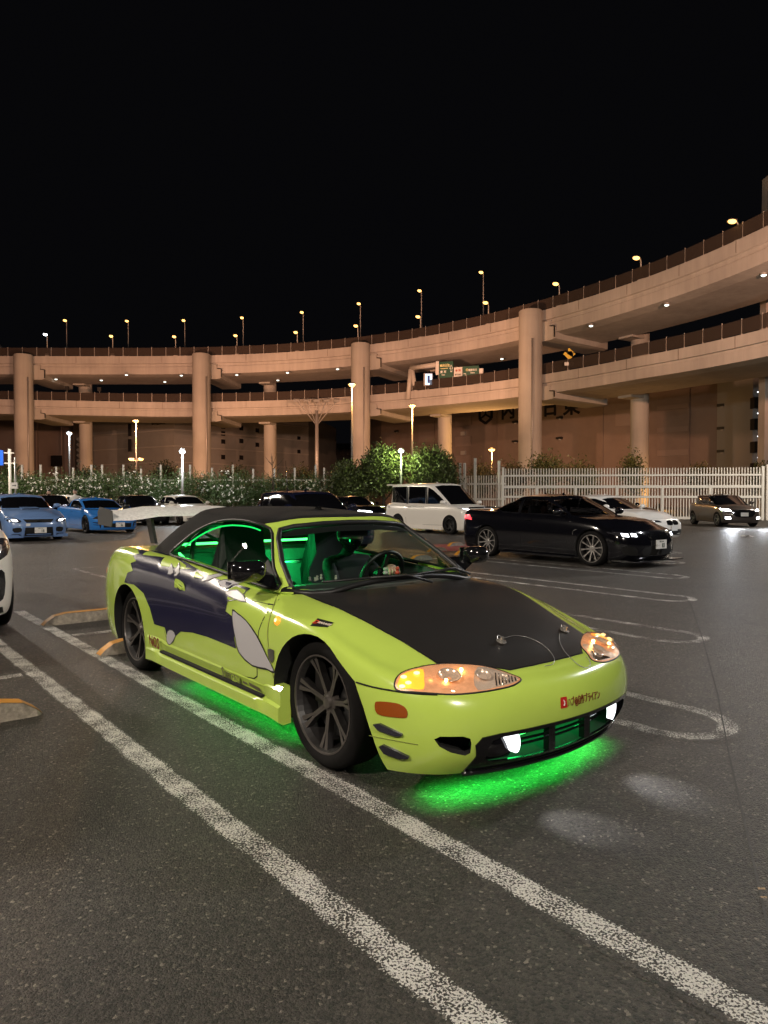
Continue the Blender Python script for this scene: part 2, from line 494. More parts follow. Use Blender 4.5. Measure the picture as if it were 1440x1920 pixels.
def solidify(me, t):
    """closed shell from an open mesh, inner side t inside"""
    bm = bmesh.new(); bm.from_mesh(me); bm.normal_update()
    n = [v.normal.copy() for v in bm.verts]; nv = len(bm.verts)
    V = [v.co.copy() for v in bm.verts]; V += [V[i] - n[i] * t for i in range(nv)]
    F = [tuple(v.index for v in f.verts) for f in bm.faces]; G = [tuple(i + nv for i in f[::-1]) for f in F]
    E = [(e.verts[0].index, e.verts[1].index, e) for e in bm.edges if len(e.link_faces) == 1]
    for a, b, e in E:
        fv = [v.index for v in e.link_faces[0].verts]; i = fv.index(a)
        if fv[(i + 1) % len(fv)] == b: a, b = b, a
        G.append((a, b, b + nv, a + nv))
    bm.free(); m = bpy.data.meshes.new('shell'); m.from_pydata([tuple(v) for v in V], [], F + G); m.update()
    return m

def seat_profile(): return [(.02, .0), (.48, .03), (.52, .10), (.48, .15), (.08, .12), (-.10, .52), (-.14, .72), (-.19, .73), (-.22, .55), (-.10, .04)]
def make_seat(parent, x, y, z, m, name='seat'):
    p = seat_profile(); p = smoothpoly(p, 3); n = len(p); mb = MB(); ys = [-.24, -.20, 0, .20, .24]; V = []; sc = [.93, 1, 1, 1, .93]
    cx, cz = .1, .3
    for k, yy in enumerate(ys):
        for q in p: 
            taper = 1 if q[1] < .5 else .62
            V.append((x + cx + (q[0] - cx) * sc[k], y + yy * taper, z + cz + (q[1] - cz) * sc[k]))
    F = [tuple(range(n)), tuple(reversed(range((len(ys) - 1) * n, len(ys) * n)))]
    for k in range(len(ys) - 1):
        for i in range(n): F.append((k * n + i, (k + 1) * n + i, (k + 1) * n + (i + 1) % n, k * n + (i + 1) % n))
    mb.add(V, F); return mb.build(name, m, parent, True, sharp=60)

def person_mesh(name, pts, edges, radii, m, parent=None, root=0, levels=2):
    me = bpy.data.meshes.new(name); me.from_pydata(pts, edges, []); me.update()
    o = bpy.data.objects.new(name, me); COL.objects.link(o)
    sk = o.modifiers.new('s', 'SKIN'); sk.use_smooth_shade = True
    for i, v in enumerate(me.skin_vertices[0].data):
        r = radii[i]; v.radius = r if hasattr(r, '__len__') else (r, r); v.use_root = (i == root)
    sb = o.modifiers.new('d', 'SUBSURF'); sb.levels = levels; sb.render_levels = levels
    dg = bpy.context.evaluated_depsgraph_get(); res = bpy.data.meshes.new_from_object(o.evaluated_get(dg))
    bpy.data.objects.remove(o)
    return obj_me(name, res, m, parent, True)

# ------------------------------------------------------------------ the lime convertible
AX = math.radians(39.1)
FW = Vector((math.sin(AX), -math.cos(AX), 0)); LW = Vector((math.cos(AX), math.sin(AX), 0))
HERO_O = Vector((-.302, 3.37, 0)) + .765 * LW
HERO_RZ = AX - math.pi / 2
def car2w(x, y, z=0): return HERO_O + FW * x + LW * y + Vector((0, 0, z))
def w2car(w): d = Vector(w) - HERO_O; return Vector((d.dot(FW), d.dot(LW), w[2]))
CAM_C = w2car(CAM)
def pxc(px, py):                                # photo pixel -> ray in the convertible's frame
    r = ray(px, py); d = Vector((r.dot(FW), r.dot(LW), r.z)).normalized()
    return CAM_C, d

HERO = dict(
    fa=0.0, ra=-2.51,
    outline=[(-3.46, 0), (-3.445, .32), (-3.39, .58), (-3.24, .745), (-2.98, .805), (-2.51, .838), (-2.0, .826), (-1.4, .824), (-.8, .826), (-.35, .832), (0, .84),
             (.36, .822), (.60, .765), (.77, .63), (.87, .40), (.912, .18), (.925, 0)],
    rails=[dict(w=.962, dxf=-.09, dxr=.06, z=[(-3.47, .20), (-2.9, .19), (-2.0, .165), (-.3, .165), (.3, .136), (.925, .145)]),
           dict(w=.985, dxf=-.015, dxr=.01, z=[(-3.47, .34), (-2, .27), (-.3, .26), (.5, .24), (.925, .25)]),
           dict(w=1.0, z=[(-3.47, .56), (-2.5, .56), (-1, .52), (0, .50), (.6, .40), (.925, .385)]),
           dict(w=.975, dxf=-.045, dxr=.03, z=[(-3.47, .76), (-2.9, .79), (-2.2, .80), (-1.4, .755), (-.5, .69), (0, .665), (.4, .575), (.7, .500), (.925, .488)]),
           dict(w=.895, dxf=-.105, dxr=.10, z=[(-3.47, .865), (-2.9, .905), (-2.2, .895), (-1.5, .860), (-.5, .765), (0, .708), (.4, .605), (.7, .535), (.925, .520)]),
           dict(w=.77, dxf=-.14, dxr=.14, z=[(-3.47, .880), (-2.9, .915), (-2.2, .910), (-1.5, .878), (-.5, .802), (0, .748), (.4, .645), (.7, .562), (.925, .538)]),
           dict(w=.50, dxf=-.22, dxr=.26, crown=.012),
           dict(w=0.0, dxf=-.26, dxr=.30, crown=0.0)],
    ztop=[(-3.3, .895), (-2.9, .925), (-2.2, .925), (-1.5, .89), (-.6, .84), (-.2, .80), (.2, .725), (.5, .635), (.66, .580), (.81, .545)],
    cab=[((-2.74, 0, .925), (-2.13, 0, 1.225)), ((-2.70, .34, .92), (-2.10, .28, 1.217)), ((-2.50, .61, .915), (-2.02, .47, 1.195)), ((-2.16, .70, .91), (-1.80, .53, 1.182)),
         ((-1.9, .715, .897), (-1.60, .55, 1.172)), ((-1.5, .728, .872), (-1.42, .56, 1.170)), ((-1.1, .735, .847), (-1.18, .565, 1.163)), ((-.80, .735, .822), (-1.0, .56, 1.146)),
         ((-.50, .715, .796), (-.915, .53, 1.125)), ((-.33, .58, .797), (-.87, .41, 1.150)), ((-.23, .33, .810), (-.84, .24, 1.162)), ((-.20, 0, .814), (-.83, 0, 1.166))],
    roof=1.245, roofc=-1.5, roofz=[(-2.1, 1.225), (-1.8, 1.24), (-1.45, 1.243), (-1.1, 1.225), (-.83, 1.17)], barrel=.012)
# ------------------------------------------------------------------ asphalt and paint
def asphalt_nodes(nt, paint=False):
    N = nt.nodes; L = nt.links; b = N['Principled BSDF']
    tc = N.new('ShaderNodeTexCoord'); co = tc.outputs['Object']
    def noise(scale, det=4, rough=.6):
        n = N.new('ShaderNodeTexNoise'); n.inputs['Scale'].default_value = scale; n.inputs['Detail'].default_value = det; n.inputs['Roughness'].default_value = rough
        L.new(co, n.inputs['Vector']); return n.outputs[0]
    def rng_(v, a, b_, c, d):
        r = N.new('ShaderNodeMapRange'); r.inputs[1].default_value = a; r.inputs[2].default_value = b_; r.inputs[3].default_value = c; r.inputs[4].default_value = d; L.new(v, r.inputs[0]); return r.outputs[0]
    def mul(a, b_):
        m = N.new('ShaderNodeMath'); m.operation = 'MULTIPLY'; L.new(a, m.inputs[0]); L.new(b_, m.inputs[1]); return m.outputs[0]
    vo = N.new('ShaderNodeTexVoronoi'); vo.inputs['Scale'].default_value = 105; L.new(co, vo.inputs['Vector'])
    wn = N.new('ShaderNodeSeparateColor'); L.new(vo.outputs['Color'], wn.inputs[0])
    stone = rng_(wn.outputs[0], 0, 1, .30, 1.55)
    hot = rng_(wn.outputs[1], .90, 1, 1, 3.8)            # a few pale chips
    fine = rng_(noise(260, 4, .7), .3, .7, .35, 1.65)
    big = rng_(noise(.55, 6, .62), .3, .7, .80, 1.22)
    mid = rng_(noise(6, 5), .3, .7, .88, 1.12)
    stain = rng_(noise(1.7, 3, .5), .62, .72, 1, .68)         # oil and tyre stains
    v = mul(mul(mul(mul(mul(stone, hot), fine), big), mid), stain)
    cr = N.new('ShaderNodeMix'); cr.data_type = 'RGBA'; cr.blend_type = 'MULTIPLY'; cr.inputs[0].default_value = 1
    cr.inputs[6].default_value = (.051, .0440, .0370, 1); L.new(v, cr.inputs[7]); col = cr.outputs[2]
    # relief: stones with gaps
    h = N.new('ShaderNodeMath'); h.operation = 'ADD'
    d = rng_(vo.outputs['Distance'], 0, .6, 1, 0); L.new(d, h.inputs[0]); L.new(rng_(noise(160, 5), .2, .8, 0, 1.4), h.inputs[1])
    bp = N.new('ShaderNodeBump'); bp.inputs['Strength'].default_value = 1.0; bp.inputs['Distance'].default_value = .011
    L.new(h.outputs[0], bp.inputs['Height']); L.new(bp.outputs[0], b.inputs['Normal'])
    b.inputs['Roughness'].default_value = .50; b.inputs['Specular IOR Level'].default_value = .45
    if paint:
        # worn paint clings to the stone tops; more is lost at the edges (UV.x runs across the line)
        n1 = noise(120, 2, .6); n2 = noise(5.0, 4, .6); n3 = noise(30, 3, .6)
        uv = N.new('ShaderNodeSeparateXYZ'); L.new(tc.outputs['UV'], uv.inputs[0])
        e = N.new('ShaderNodeMath'); e.operation = 'SUBTRACT'; e.inputs[1].default_value = .5; L.new(uv.outputs[0], e.inputs[0])
        ab = N.new('ShaderNodeMath'); ab.operation = 'ABSOLUTE'; L.new(e.outputs[0], ab.inputs[0])
        edge = rng_(ab.outputs[0], .26, .42, 0, -.30)
        s1 = N.new('ShaderNodeMath'); s1.operation = 'ADD'; L.new(n1, s1.inputs[0]); L.new(edge, s1.inputs[1])
        s2 = N.new('ShaderNodeMath'); s2.operation = 'ADD'; L.new(s1.outputs[0], s2.inputs[0]); L.new(rng_(n2, .3, .7, -.13, .11), s2.inputs[1])
        s3 = N.new('ShaderNodeMath'); s3.operation = 'ADD'; L.new(s2.outputs[0], s3.inputs[0]); L.new(uv.outputs[1], s3.inputs[1])
        msk = rng_(s3.outputs[0], .470, .505, 0, 1)
        pm = N.new('ShaderNodeMix'); pm.data_type = 'RGBA'; L.new(msk, pm.inputs[0]); L.new(col, pm.inputs[6]); pm.inputs[7].default_value = (.86, .84, .79, 1)
        col = pm.outputs[2]
    L.new(col, b.inputs['Base Color'])
M_ASPHALT = bpy.data.materials.new('asphalt'); M_ASPHALT.use_nodes = True; asphalt_nodes(M_ASPHALT.node_tree)
M_PAINT = bpy.data.materials.new('worn_line_paint'); M_PAINT.use_nodes = True; asphalt_nodes(M_PAINT.node_tree, True)

ground = obj('ground', [(-300, -120, 0), (300, -120, 0), (300, 500, 0), (-300, 500, 0)], [(0, 1, 2, 3)], M_ASPHALT)
tag(ground, 'dark worn asphalt of the parking lot with pale chips', kind='structure')
def ribbon(name, pts, w, wear=0.0, z=.0009, parent=None):
    w *= 1.35
    """flat painted line along world points, UV.x across, UV.y = extra paint"""
    V = []; P = [Vector((p[0], p[1], 0)) for p in pts]; F = []
    for i, p in enumerate(P):
        t = (P[min(i + 1, len(P) - 1)] - P[max(i - 1, 0)]).normalized(); n = Vector((-t.y, t.x, 0))
        V += [p + n * w / 2 + Vector((0, 0, z)), p - n * w / 2 + Vector((0, 0, z))]
    for i in range(len(P) - 1): F.append((2 * i, 2 * i + 1, 2 * i + 3, 2 * i + 2))
    o = obj(name, V, F, M_PAINT, parent)
    if o.data.polygons[0].normal.z < 0: o.data.flip_normals()
    uv = o.data.uv_layers.new(name='UVMap')
    for l in o.data.loops: uv.data[l.index].uv = (l.vertex_index % 2, wear)
    return o
def C2(x, y): p = car2w(x, y); return (p.x, p.y)
LINES = []
for k in range(-1, 7):
    yc = -1.105 + 2.365 * k; xe = 2.3 - 1.32 * k; xr = -4.2 - 1.32 * k + (0 if k < 2 else 0)
    r = .28; wear = {-1: .0, 0: .012, 1: -.055, 2: -.085, 3: -.04, 4: -.05}.get(k, -.06)
    pts = [C2(xr, yc - r)] + [C2(xr + (xe - r - xr) * t, yc - r) for t in (.25, .5, .75, 1)]
    pts += [C2(xe - r + r * math.sin(t), yc - r * math.cos(t)) for t in np.linspace(.15, math.pi - .15, 12)]
    pts += [C2(xr + (xe - r - xr) * t, yc + r) for t in (1, .75, .5, .25, 0)]
    if k == 0:                                    # the two lines at the left run on behind the car
        pts = [C2(-5.0, yc - r)] + pts[1:-1] + [C2(-6.1, yc + r)]
    LINES.append(tag(ribbon('parking_line', pts, .135, wear), kind='structure'))
for k in range(-1, 6):                            # cross line closing the back of each bay
    y0 = -1.105 + 2.365 * k + .35; xr = -4.2 - 1.32 * k
    LINES.append(tag(ribbon('parking_line', [C2(xr, y0), C2(xr, y0 + .8), C2(xr, y0 + 1.65)], .13, -.02, .0016), kind='structure'))
# the far row of bays behind: faint pointed loop seen at the left
LINES.append(tag(ribbon('parking_line', [tuple(gnd(225, 1062)[:2]), tuple(gnd(180, 1063)[:2]), tuple(gnd(137, 1066)[:2]), tuple(gnd(170, 1075)[:2]), tuple(gnd(220, 1088)[:2])], .12, -.09), kind='structure'))

# tar seam across the bay ends
sm = [gnd(*p) for p in ((1262, 1085), (1296, 1135), (1318, 1200), (1345, 1300), (1368, 1420), (1400, 1560), (1440, 1740))]
o = ribbon('tar_seam', [(p.x, p.y) for p in sm], .006, 0, .0013); o.data.materials.clear(); o.data.materials.append(mat('tar', (.036, .034, .031), .6, noise=.4, nscale=30)); tag(o, kind='structure')
# ------------------------------------------------------------------ concrete, viaduct
def concrete(name, base, streak=.16):
    m = bpy.data.materials.new(name); m.use_nodes = True; nt = m.node_tree; N = nt.nodes; L = nt.links; b = N['Principled BSDF']
    tc = N.new('ShaderNodeTexCoord'); mp = N.new('ShaderNodeMapping'); mp.inputs['Scale'].default_value = (1.3, 1.3, .09); L.new(tc.outputs['Object'], mp.inputs[0])
    n1 = N.new('ShaderNodeTexNoise'); n1.inputs['Scale'].default_value = 1.0; n1.inputs['Detail'].default_value = 8; n1.inputs['Roughness'].default_value = .7; L.new(mp.outputs[0], n1.inputs['Vector'])
    n2 = N.new('ShaderNodeTexNoise'); n2.inputs['Scale'].default_value = .18; n2.inputs['Detail'].default_value = 7; L.new(tc.outputs['Object'], n2.inputs['Vector'])
    r1 = N.new('ShaderNodeMapRange'); r1.inputs[1].default_value = .25; r1.inputs[2].default_value = .75; r1.inputs[3].default_value = 1 - streak; r1.inputs[4].default_value = 1 + streak; L.new(n1.outputs[0], r1.inputs[0])
    r2 = N.new('ShaderNodeMapRange'); r2.inputs[1].default_value = .3; r2.inputs[2].default_value = .7; r2.inputs[3].default_value = .82; r2.inputs[4].default_value = 1.15; L.new(n2.outputs[0], r2.inputs[0])
    mu = N.new('ShaderNodeMath'); mu.operation = 'MULTIPLY'; L.new(r1.outputs[0], mu.inputs[0]); L.new(r2.outputs[0], mu.inputs[1])
    mx_ = N.new('ShaderNodeMix'); mx_.data_type = 'RGBA'; mx_.blend_type = 'MULTIPLY'; mx_.inputs[0].default_value = 1; mx_.inputs[6].default_value = tuple(base) + (1,); L.new(mu.outputs[0], mx_.inputs[7])
    L.new(mx_.outputs[2], b.inputs['Base Color']); b.inputs['Roughness'].default_value = .85; b.inputs['Specular IOR Level'].default_value = .2
    MATS[name] = m; return m
M_CONC = concrete('viaduct_concrete', (.40, .37, .345))
M_CONC2 = concrete('column_concrete', (.36, .34, .31), .12)
M_CONCDARK = concrete('dark_concrete', (.17, .145, .115), .3)
M_RAILMETAL = mat('galvanised_post', (.36, .34, .32), .5, metal=.3)
M_STEELPOLE = mat('steel_pole', (.30, .29, .28), .45, metal=.4)
M_SODIUM = emat('sodium_lamp', (1, .50, .13), 6)
M_SODIUM_FAR = emat('sodium_lamp_far', (1, .50, .13), 4.5)
M_COOL = emat('cool_lamp', (.86, .94, 1), 12)
M_SOFFIT = emat('soffit_lamp', (.92, 1, .88), 3)
def panelmat():
    m = bpy.data.materials.new('mesh_panel'); m.use_nodes = True; nt = m.node_tree; b = nt.nodes['Principled BSDF']
    b.inputs['Base Color'].default_value = (.040, .027, .021, 1); b.inputs['Roughness'].default_value = .8
    t = nt.nodes.new('ShaderNodeBsdfTransparent'); x = nt.nodes.new('ShaderNodeMixShader'); x.inputs[0].default_value = .72
    nt.links.new(t.outputs[0], x.inputs[1]); nt.links.new(b.outputs[0], x.inputs[2]); nt.links.new(x.outputs[0], nt.nodes['Material Output'].inputs[0]); return m
M_MESHPANEL = panelmat()

ZU = 21.0
EDGE = [(-60, 668), (0, 667), (100, 667), (200, 668), (300, 669), (400, 669), (500, 667), (600, 662), (700, 652), (800, 636), (900, 617), (1000, 595), (1100, 565), (1200, 531), (1300, 493), (1400, 447), (1440, 432)]
pl = []
for px, py in EDGE:
    p = gnd(px, py, ZU); pl.append((p.x, p.y))
e0, e1 = np.array(pl[-2]), np.array(pl[-1])
ed_ = np.array([.15, -1.0]); ed_ = ed_ / np.linalg.norm(ed_)
pl += [tuple(e1 + ed_ * t) for t in (6, 14, 24)]
d0 = np.array([-1, -.02]); pl = [tuple(np.array(pl[0]) + d0 * t) for t in (30, 15)] + pl
# smooth the plan curve
A = np.array(pl)
for _ in range(6):
    B = A.copy(); B[1:-1] = .5 * A[1:-1] + .25 * (A[:-2] + A[2:]); A = B
fine = np.array(smoothpoly([tuple(p) for p in A], 12, False))
seg = np.linalg.norm(np.diff(fine, axis=0), axis=1); cum = np.concatenate([[0], np.cumsum(seg)]); TOTAL = cum[-1]
def plan(s):
    x = np.interp(s, cum, fine[:, 0]); y = np.interp(s, cum, fine[:, 1])
    q = np.array([np.interp(s + .8, cum, fine[:, 0]) - np.interp(s - .8, cum, fine[:, 0]), np.interp(s + .8, cum, fine[:, 1]) - np.interp(s - .8, cum, fine[:, 1])]); q /= np.linalg.norm(q)
    return np.array([x, y]), q, np.array([-q[1], q[0]]) if (-q[1] * (x + 28) + q[0] * (y - 40)) > 0 else np.array([q[1], -q[0]])
def project(w):
    v = Vector(w) - CAM; z = v.y * cp_ - v.z * sp_; u = v.y * sp_ + v.z * cp_
    return 720 + FPX * v.x / z, 960 - FPX * u / z
SS = np.linspace(0, TOTAL, 400); PXS = np.array([project((*plan(s)[0], ZU))[0] if plan(s)[0][1] > 30 else 1e4 for s in SS])
def s_at_px(px): return float(np.interp(px, PXS, SS))
def ztop_low(s): return float(np.interp(s, [0, s_at_px(0), s_at_px(300), s_at_px(800), s_at_px(1200), s_at_px(1440), TOTAL], [15.2, 15.0, 14.6, 14.5, 14.1, 13.6, 13.2]))
WDK = 9.5
def deck(name, label, ztop, prof, seg_n=150):
    root = thing(name, label, 'viaduct')
    ss = np.linspace(0, TOTAL, seg_n); V = []; n = len(prof)
    for s in ss:
        p, t, nrm = plan(s); z0 = ztop(s)
        for d, z in prof: V.append((p[0] + nrm[0] * d, p[1] + nrm[1] * d, z0 + z))
    F = [(i * n + k, i * n + (k + 1) % n, (i + 1) * n + (k + 1) % n, (i + 1) * n + k) for i in range(seg_n - 1) for k in range(n)]
    F += [tuple(range(n)), tuple(range(len(V) - 1, len(V) - n - 1, -1))]
    fm = [1 if k == len(prof) - 4 else 0 for i in range(seg_n - 1) for k in range(n)] + [0, 0]  # darker concrete strip at the crease between parapet and girder
    mb_ = MB().add(V, F); mb_.m = fm; mb_.build('deck', None, root, mats=[M_CONC, M_CONCDARK])
    for s in np.arange(s_at_px(-20), s_at_px(1440) + 6, 6.0):
        p, t, nrm = plan(s); a_ = Vector((p[0] - nrm[0] * .006, p[1] - nrm[1] * .006, ztop(s) - .95)); MB().bar(a_, a_ + Vector((0, 0, .93)), .05, .03, up=(nrm[0], nrm[1], 0)).build('parapet_joint', M_CONCDARK, root)
    # parapet joints: thin recessed grooves shown as dark strips
    jm = MB()
    # fence on the near parapet: every post and panel a piece
    pm = None; ss = np.arange(s_at_px(-40), s_at_px(1440) + 8, 2.0); prev = None
    cube = MB().box((0, 0, .62), (.07, .07, 1.24)); 
    for s in ss:
        p, t, nrm = plan(s); q = Vector((p[0] + nrm[0] * .12, p[1] + nrm[1] * .12, ztop(s)))
        if pm is None: o = cube.build('fence_post', M_RAILMETAL, root); pm = o.data
        else: o = obj_me('fence_post', pm, None, root)
        o.location = q
        if prev is not None:
            a, b = prev, q; dx = b - a; L_ = Vector((dx.x, dx.y, 0)).length
            V = [a + Vector((0, 0, .10)), b + Vector((0, 0, .10)), b + Vector((0, 0, 1.16)), a + Vector((0, 0, 1.16))]; nn = Vector((nrm[0], nrm[1], 0)) * .03
            V = [v - nn for v in V] + [v + nn * .2 for v in V]
            MB().add(V, [(0, 1, 2, 3), (7, 6, 5, 4), (0, 4, 5, 1), (1, 5, 6, 2), (2, 6, 7, 3), (3, 7, 4, 0)]).build('fence_panel', M_MESHPANEL, root)
        prev = q
    # drain streak blocks: lamp plinths on the parapet
    return root
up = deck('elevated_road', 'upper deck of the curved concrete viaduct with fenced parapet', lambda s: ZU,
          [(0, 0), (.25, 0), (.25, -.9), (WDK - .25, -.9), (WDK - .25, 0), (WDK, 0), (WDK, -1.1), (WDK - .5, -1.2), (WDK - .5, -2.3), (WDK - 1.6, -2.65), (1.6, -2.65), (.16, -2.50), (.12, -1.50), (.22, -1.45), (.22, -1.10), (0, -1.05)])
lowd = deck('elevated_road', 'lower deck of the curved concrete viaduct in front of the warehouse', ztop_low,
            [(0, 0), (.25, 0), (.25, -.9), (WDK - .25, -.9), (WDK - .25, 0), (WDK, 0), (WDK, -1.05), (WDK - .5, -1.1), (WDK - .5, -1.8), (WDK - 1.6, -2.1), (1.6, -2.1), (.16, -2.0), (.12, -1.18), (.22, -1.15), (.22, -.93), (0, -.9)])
# columns and their cross beams
COLPX = [(-250, 'left of the frame beyond the blue sign'), (50, 'behind the blue sedan and the hedge'), (382, 'between the pale warehouses, left of the high mast'), (683, 'beside the sodium lamp, above the round trees'), (1006, 'nearest the camera, behind the white gate'), (1600, 'beyond the right edge')]
OUTPX = {50: (162, 117, 'thin rear column lit orange behind the leftmost pillar'), 382: (507, 117, 'thin rear column lit orange left of the high mast'), 683: (832, 108, 'thin rear column right of the sodium lamps'), 1006: (1197, 88, 'thin rear column in front of the dark warehouse')}
for px, wh in COLPX:
    s = s_at_px(px) if px < 1440 else TOTAL - 6
    if px < -100: s = max(2, s_at_px(0) - 20)
    p, t, nrm = plan(s); c = Vector((p[0] - nrm[0] * .95, p[1] - nrm[1] * .95, 0))
    root = thing('viaduct_column', 'round concrete viaduct column ' + wh, 'column', c, math.atan2(t[1], t[0]), 'front columns of the viaduct')
    MB().lathe([(0, 0), (1.22, 0), (1.22, ZU - .12), (1.14, ZU - .02), (0, ZU - .02)], 40, 'Z').build('shaft', M_CONC2, root, True, sharp=40)
    zl = ztop_low(s)
    MB().tube([(1.0, -.85, .2), (1.0, -.85, ZU - 3.2)], .09, 8).build('drain_pipe', M_STEELPOLE, root, True)
    for z0, dep in ((ZU, 3.3), (zl, 2.75)):
        cb = MB(); V = []
        sg = 1 if math.cos(math.atan2(t[1], t[0])) > 0 else -1
        poly = [(-.4, -1.3), (1.9, -1.3), (1.9, -1.9), (2.5, -1.9), (2.5, -dep + .1), (2.0, -dep), (-.4, -dep)]
        y0, y1 = .80, WDK + .5
        n = len(poly); V = [(a * sg, y0, z0 + b) for a, b in poly] + [(a * sg, y1, z0 + b) for a, b in poly]
        # local y must point outward (nrm)
        ny = Vector((nrm[0], nrm[1], 0)).dot(Vector((-t[1], t[0], 0)))
        V = [(a, b * (1 if ny > 0 else -1), z) for a, b, z in V]
        cb.add(V, [tuple(range(n)), tuple(range(2 * n - 1, n - 1, -1))] + [(i, n + i, n + (i + 1) % n, (i + 1) % n) for i in range(n)])
        cb.build('cross_beam', M_CONC2, root)
        j = MB().bar((2.56 * sg, (y0 - .05) * (1 if ny > 0 else -1), z0 - 1.95), (2.56 * sg, (y0 - .05) * (1 if ny > 0 else -1), z0 - dep + .2), .10, .10); j.bar((2.56 * sg, (y0 - .05) * (1 if ny > 0 else -1), z0 - 1.95), (1.95 * sg, (y0 - .05) * (1 if ny > 0 else -1), z0 - 1.85), .10, .10)
        j.build('expansion_joint', M_DARK, root)
for k, (px, Y, lb) in OUTPX.items():
    best = min(np.linspace(0, TOTAL * .95, 500), key=lambda s: abs(project((*(plan(s)[0] + plan(s)[2] * (WDK + .2)), 5))[0] - px) if (plan(s)[0] + plan(s)[2] * WDK)[1] > 30 else 1e6)
    p, t, nrm = plan(best); c = p + nrm * (WDK + .2)
    root = thing('viaduct_column', lb, 'column', (c[0], c[1], 0), math.atan2(t[1], t[0]), 'rear columns of the viaduct')
    MB().lathe([(0, 0), (.95, 0), (.95, ZU - .3), (0, ZU - .3)], 28, 'Z').build('shaft', M_CONC2, root, True, sharp=40)
    point('uplight', (3.0, -.6 * (1 if nrm @ np.array([-t[1], t[0]]) > 0 else -1), 1.5), 500, (1, .46, .10), .2, root); MB().box((3.0, -.6 * (1 if nrm @ np.array([-t[1], t[0]]) > 0 else -1), .45), (.5, .4, .5)).build('uplight_case', M_BLACK, root)
    for z0, dep in ((ZU, 2.9), (ztop_low(best), 2.4)): MB().box((0, -1.2 * (1 if nrm @ np.array([-t[1], t[0]]) > 0 else -1), z0 - dep + .55), (1.7, 2.6, 1.0)).build('cross_beam', M_CONC2, root)
# lamps on the decks
def deck_lamp(px, head_py, s=None, off=.3, tall=False, cool=False, lab=''):
    s = s_at_px(px) if s is None else s
    p, t, nrm = plan(s); q = Vector((p[0] + nrm[0] * off, p[1] + nrm[1] * off, ZU - .1))
    hz = 1.305 + (YH - head_py) / FPX * q.y
    h = hz - q.z
    root = thing('street_lamp', lab, 'street lamp', q, math.atan2(-nrm[1], -nrm[0]), 'lamps along the viaduct')
    MB().tube([(0, 0, 0), (0, 0, h - .25), (.10, 0, h - .06), (.35, 0, h)], [.085, .06, .05, .05], 8).build('pole', M_STEELPOLE, root, True)
    MB().box((.0, 0, .25), (.35, .5, .5)).build('plinth', M_CONC, root)
    hd = MB().add([(.20, -.16, h - .02), (.95, -.15, h + .02), (.95, .15, h + .02), (.20, .16, h - .02), (.25, -.12, h + .12), (.85, -.10, h + .13), (.85, .10, h + .13), (.25, .12, h + .12)], [(0, 1, 2, 3), (4, 5, 6, 7), (0, 1, 5, 4), (1, 2, 6, 5), (2, 3, 7, 6), (3, 0, 4, 7)]).build('lamp_head', M_STEELPOLE, root)
    MB().sphere((.58, 0, h - .05), (.36, .24, .16), 10, 6).build('bulb', M_COOL if cool else M_SODIUM_FAR, root, True)
    return root
near = [(87, 630), (210, 633), (328, 634), (443, 632), (556, 626), (669, 614), (786, 597), (913, 571), (1045, 536), (1197, 488), (1378, 420)]
ordn = ['first', 'second', 'third', 'fourth', 'fifth', 'sixth', 'seventh', 'eighth', 'ninth', 'tenth', 'eleventh']
for i, (px, py) in enumerate(near):
    deck_lamp(px, py, cool=(i == 0), lab='short cool white lamp on the viaduct parapet at the far left' if i == 0 else 'short orange lamp on the near viaduct parapet, %s from the left' % ordn[i])
far = [(128, 604), (241, 605), (349, 604), (458, 599), (567, 589), (675, 573), (788, 549), (908, 515)]
for i, (px, py) in enumerate(far):
    # on the outer parapet: find the station whose outer edge shows at this pixel
    best = min(np.linspace(0, TOTAL * .9, 300), key=lambda s: abs(project((*(plan(s)[0] + plan(s)[2] * (WDK - .3)), ZU))[0] - px))
    deck_lamp(px, py, s=best, off=WDK - .3, lab='tall orange lamp on the far viaduct parapet, %s from the left' % ordn[i])
# soffit lamps under the upper deck
sl = [(237, 703), (340, 704), (444, 703), (105, 711), (190, 713), (309, 716), (417, 716), (633, 692), (539, 699), (718, 701), (521, 713), (941, 673), (1432, 516), (1250, 572), (1108, 611), (1083, 647)]
slw = ['near row, second left of second column', 'near row, first left of second column', 'just right of the second column, near row', 'beside the leftmost column', 'above the thin rear column at left', 'left of the second column, far row',
       'just right of the second column, far row', 'left of the third column', 'above the second rear column, near row', 'just right of the third column', 'above the second rear column, far row', 'just left of the nearest column',
       'at the right edge of the picture', 'second from the right edge', 'right of the nearest column, near row', 'right of the nearest column, far row']
for i, (px, py) in enumerate(sl):
    p = gnd(px, py, ZU - 2.80)
    root = thing('soffit_lamp', 'small white lamp under the upper viaduct deck ' + slw[i], 'lamp', p, 0, 'small white lamps under the upper deck')
    MB().lathe([(0, .18), (.26, .18), (.26, .02), (.22, 0)], 14, 'Z').build('housing', M_STEELPOLE, root, True, sharp=40)
    MB().sphere((0, 0, .0), (.20, .20, .10), 10, 6).build('bulb', M_SOFFIT, root, True)
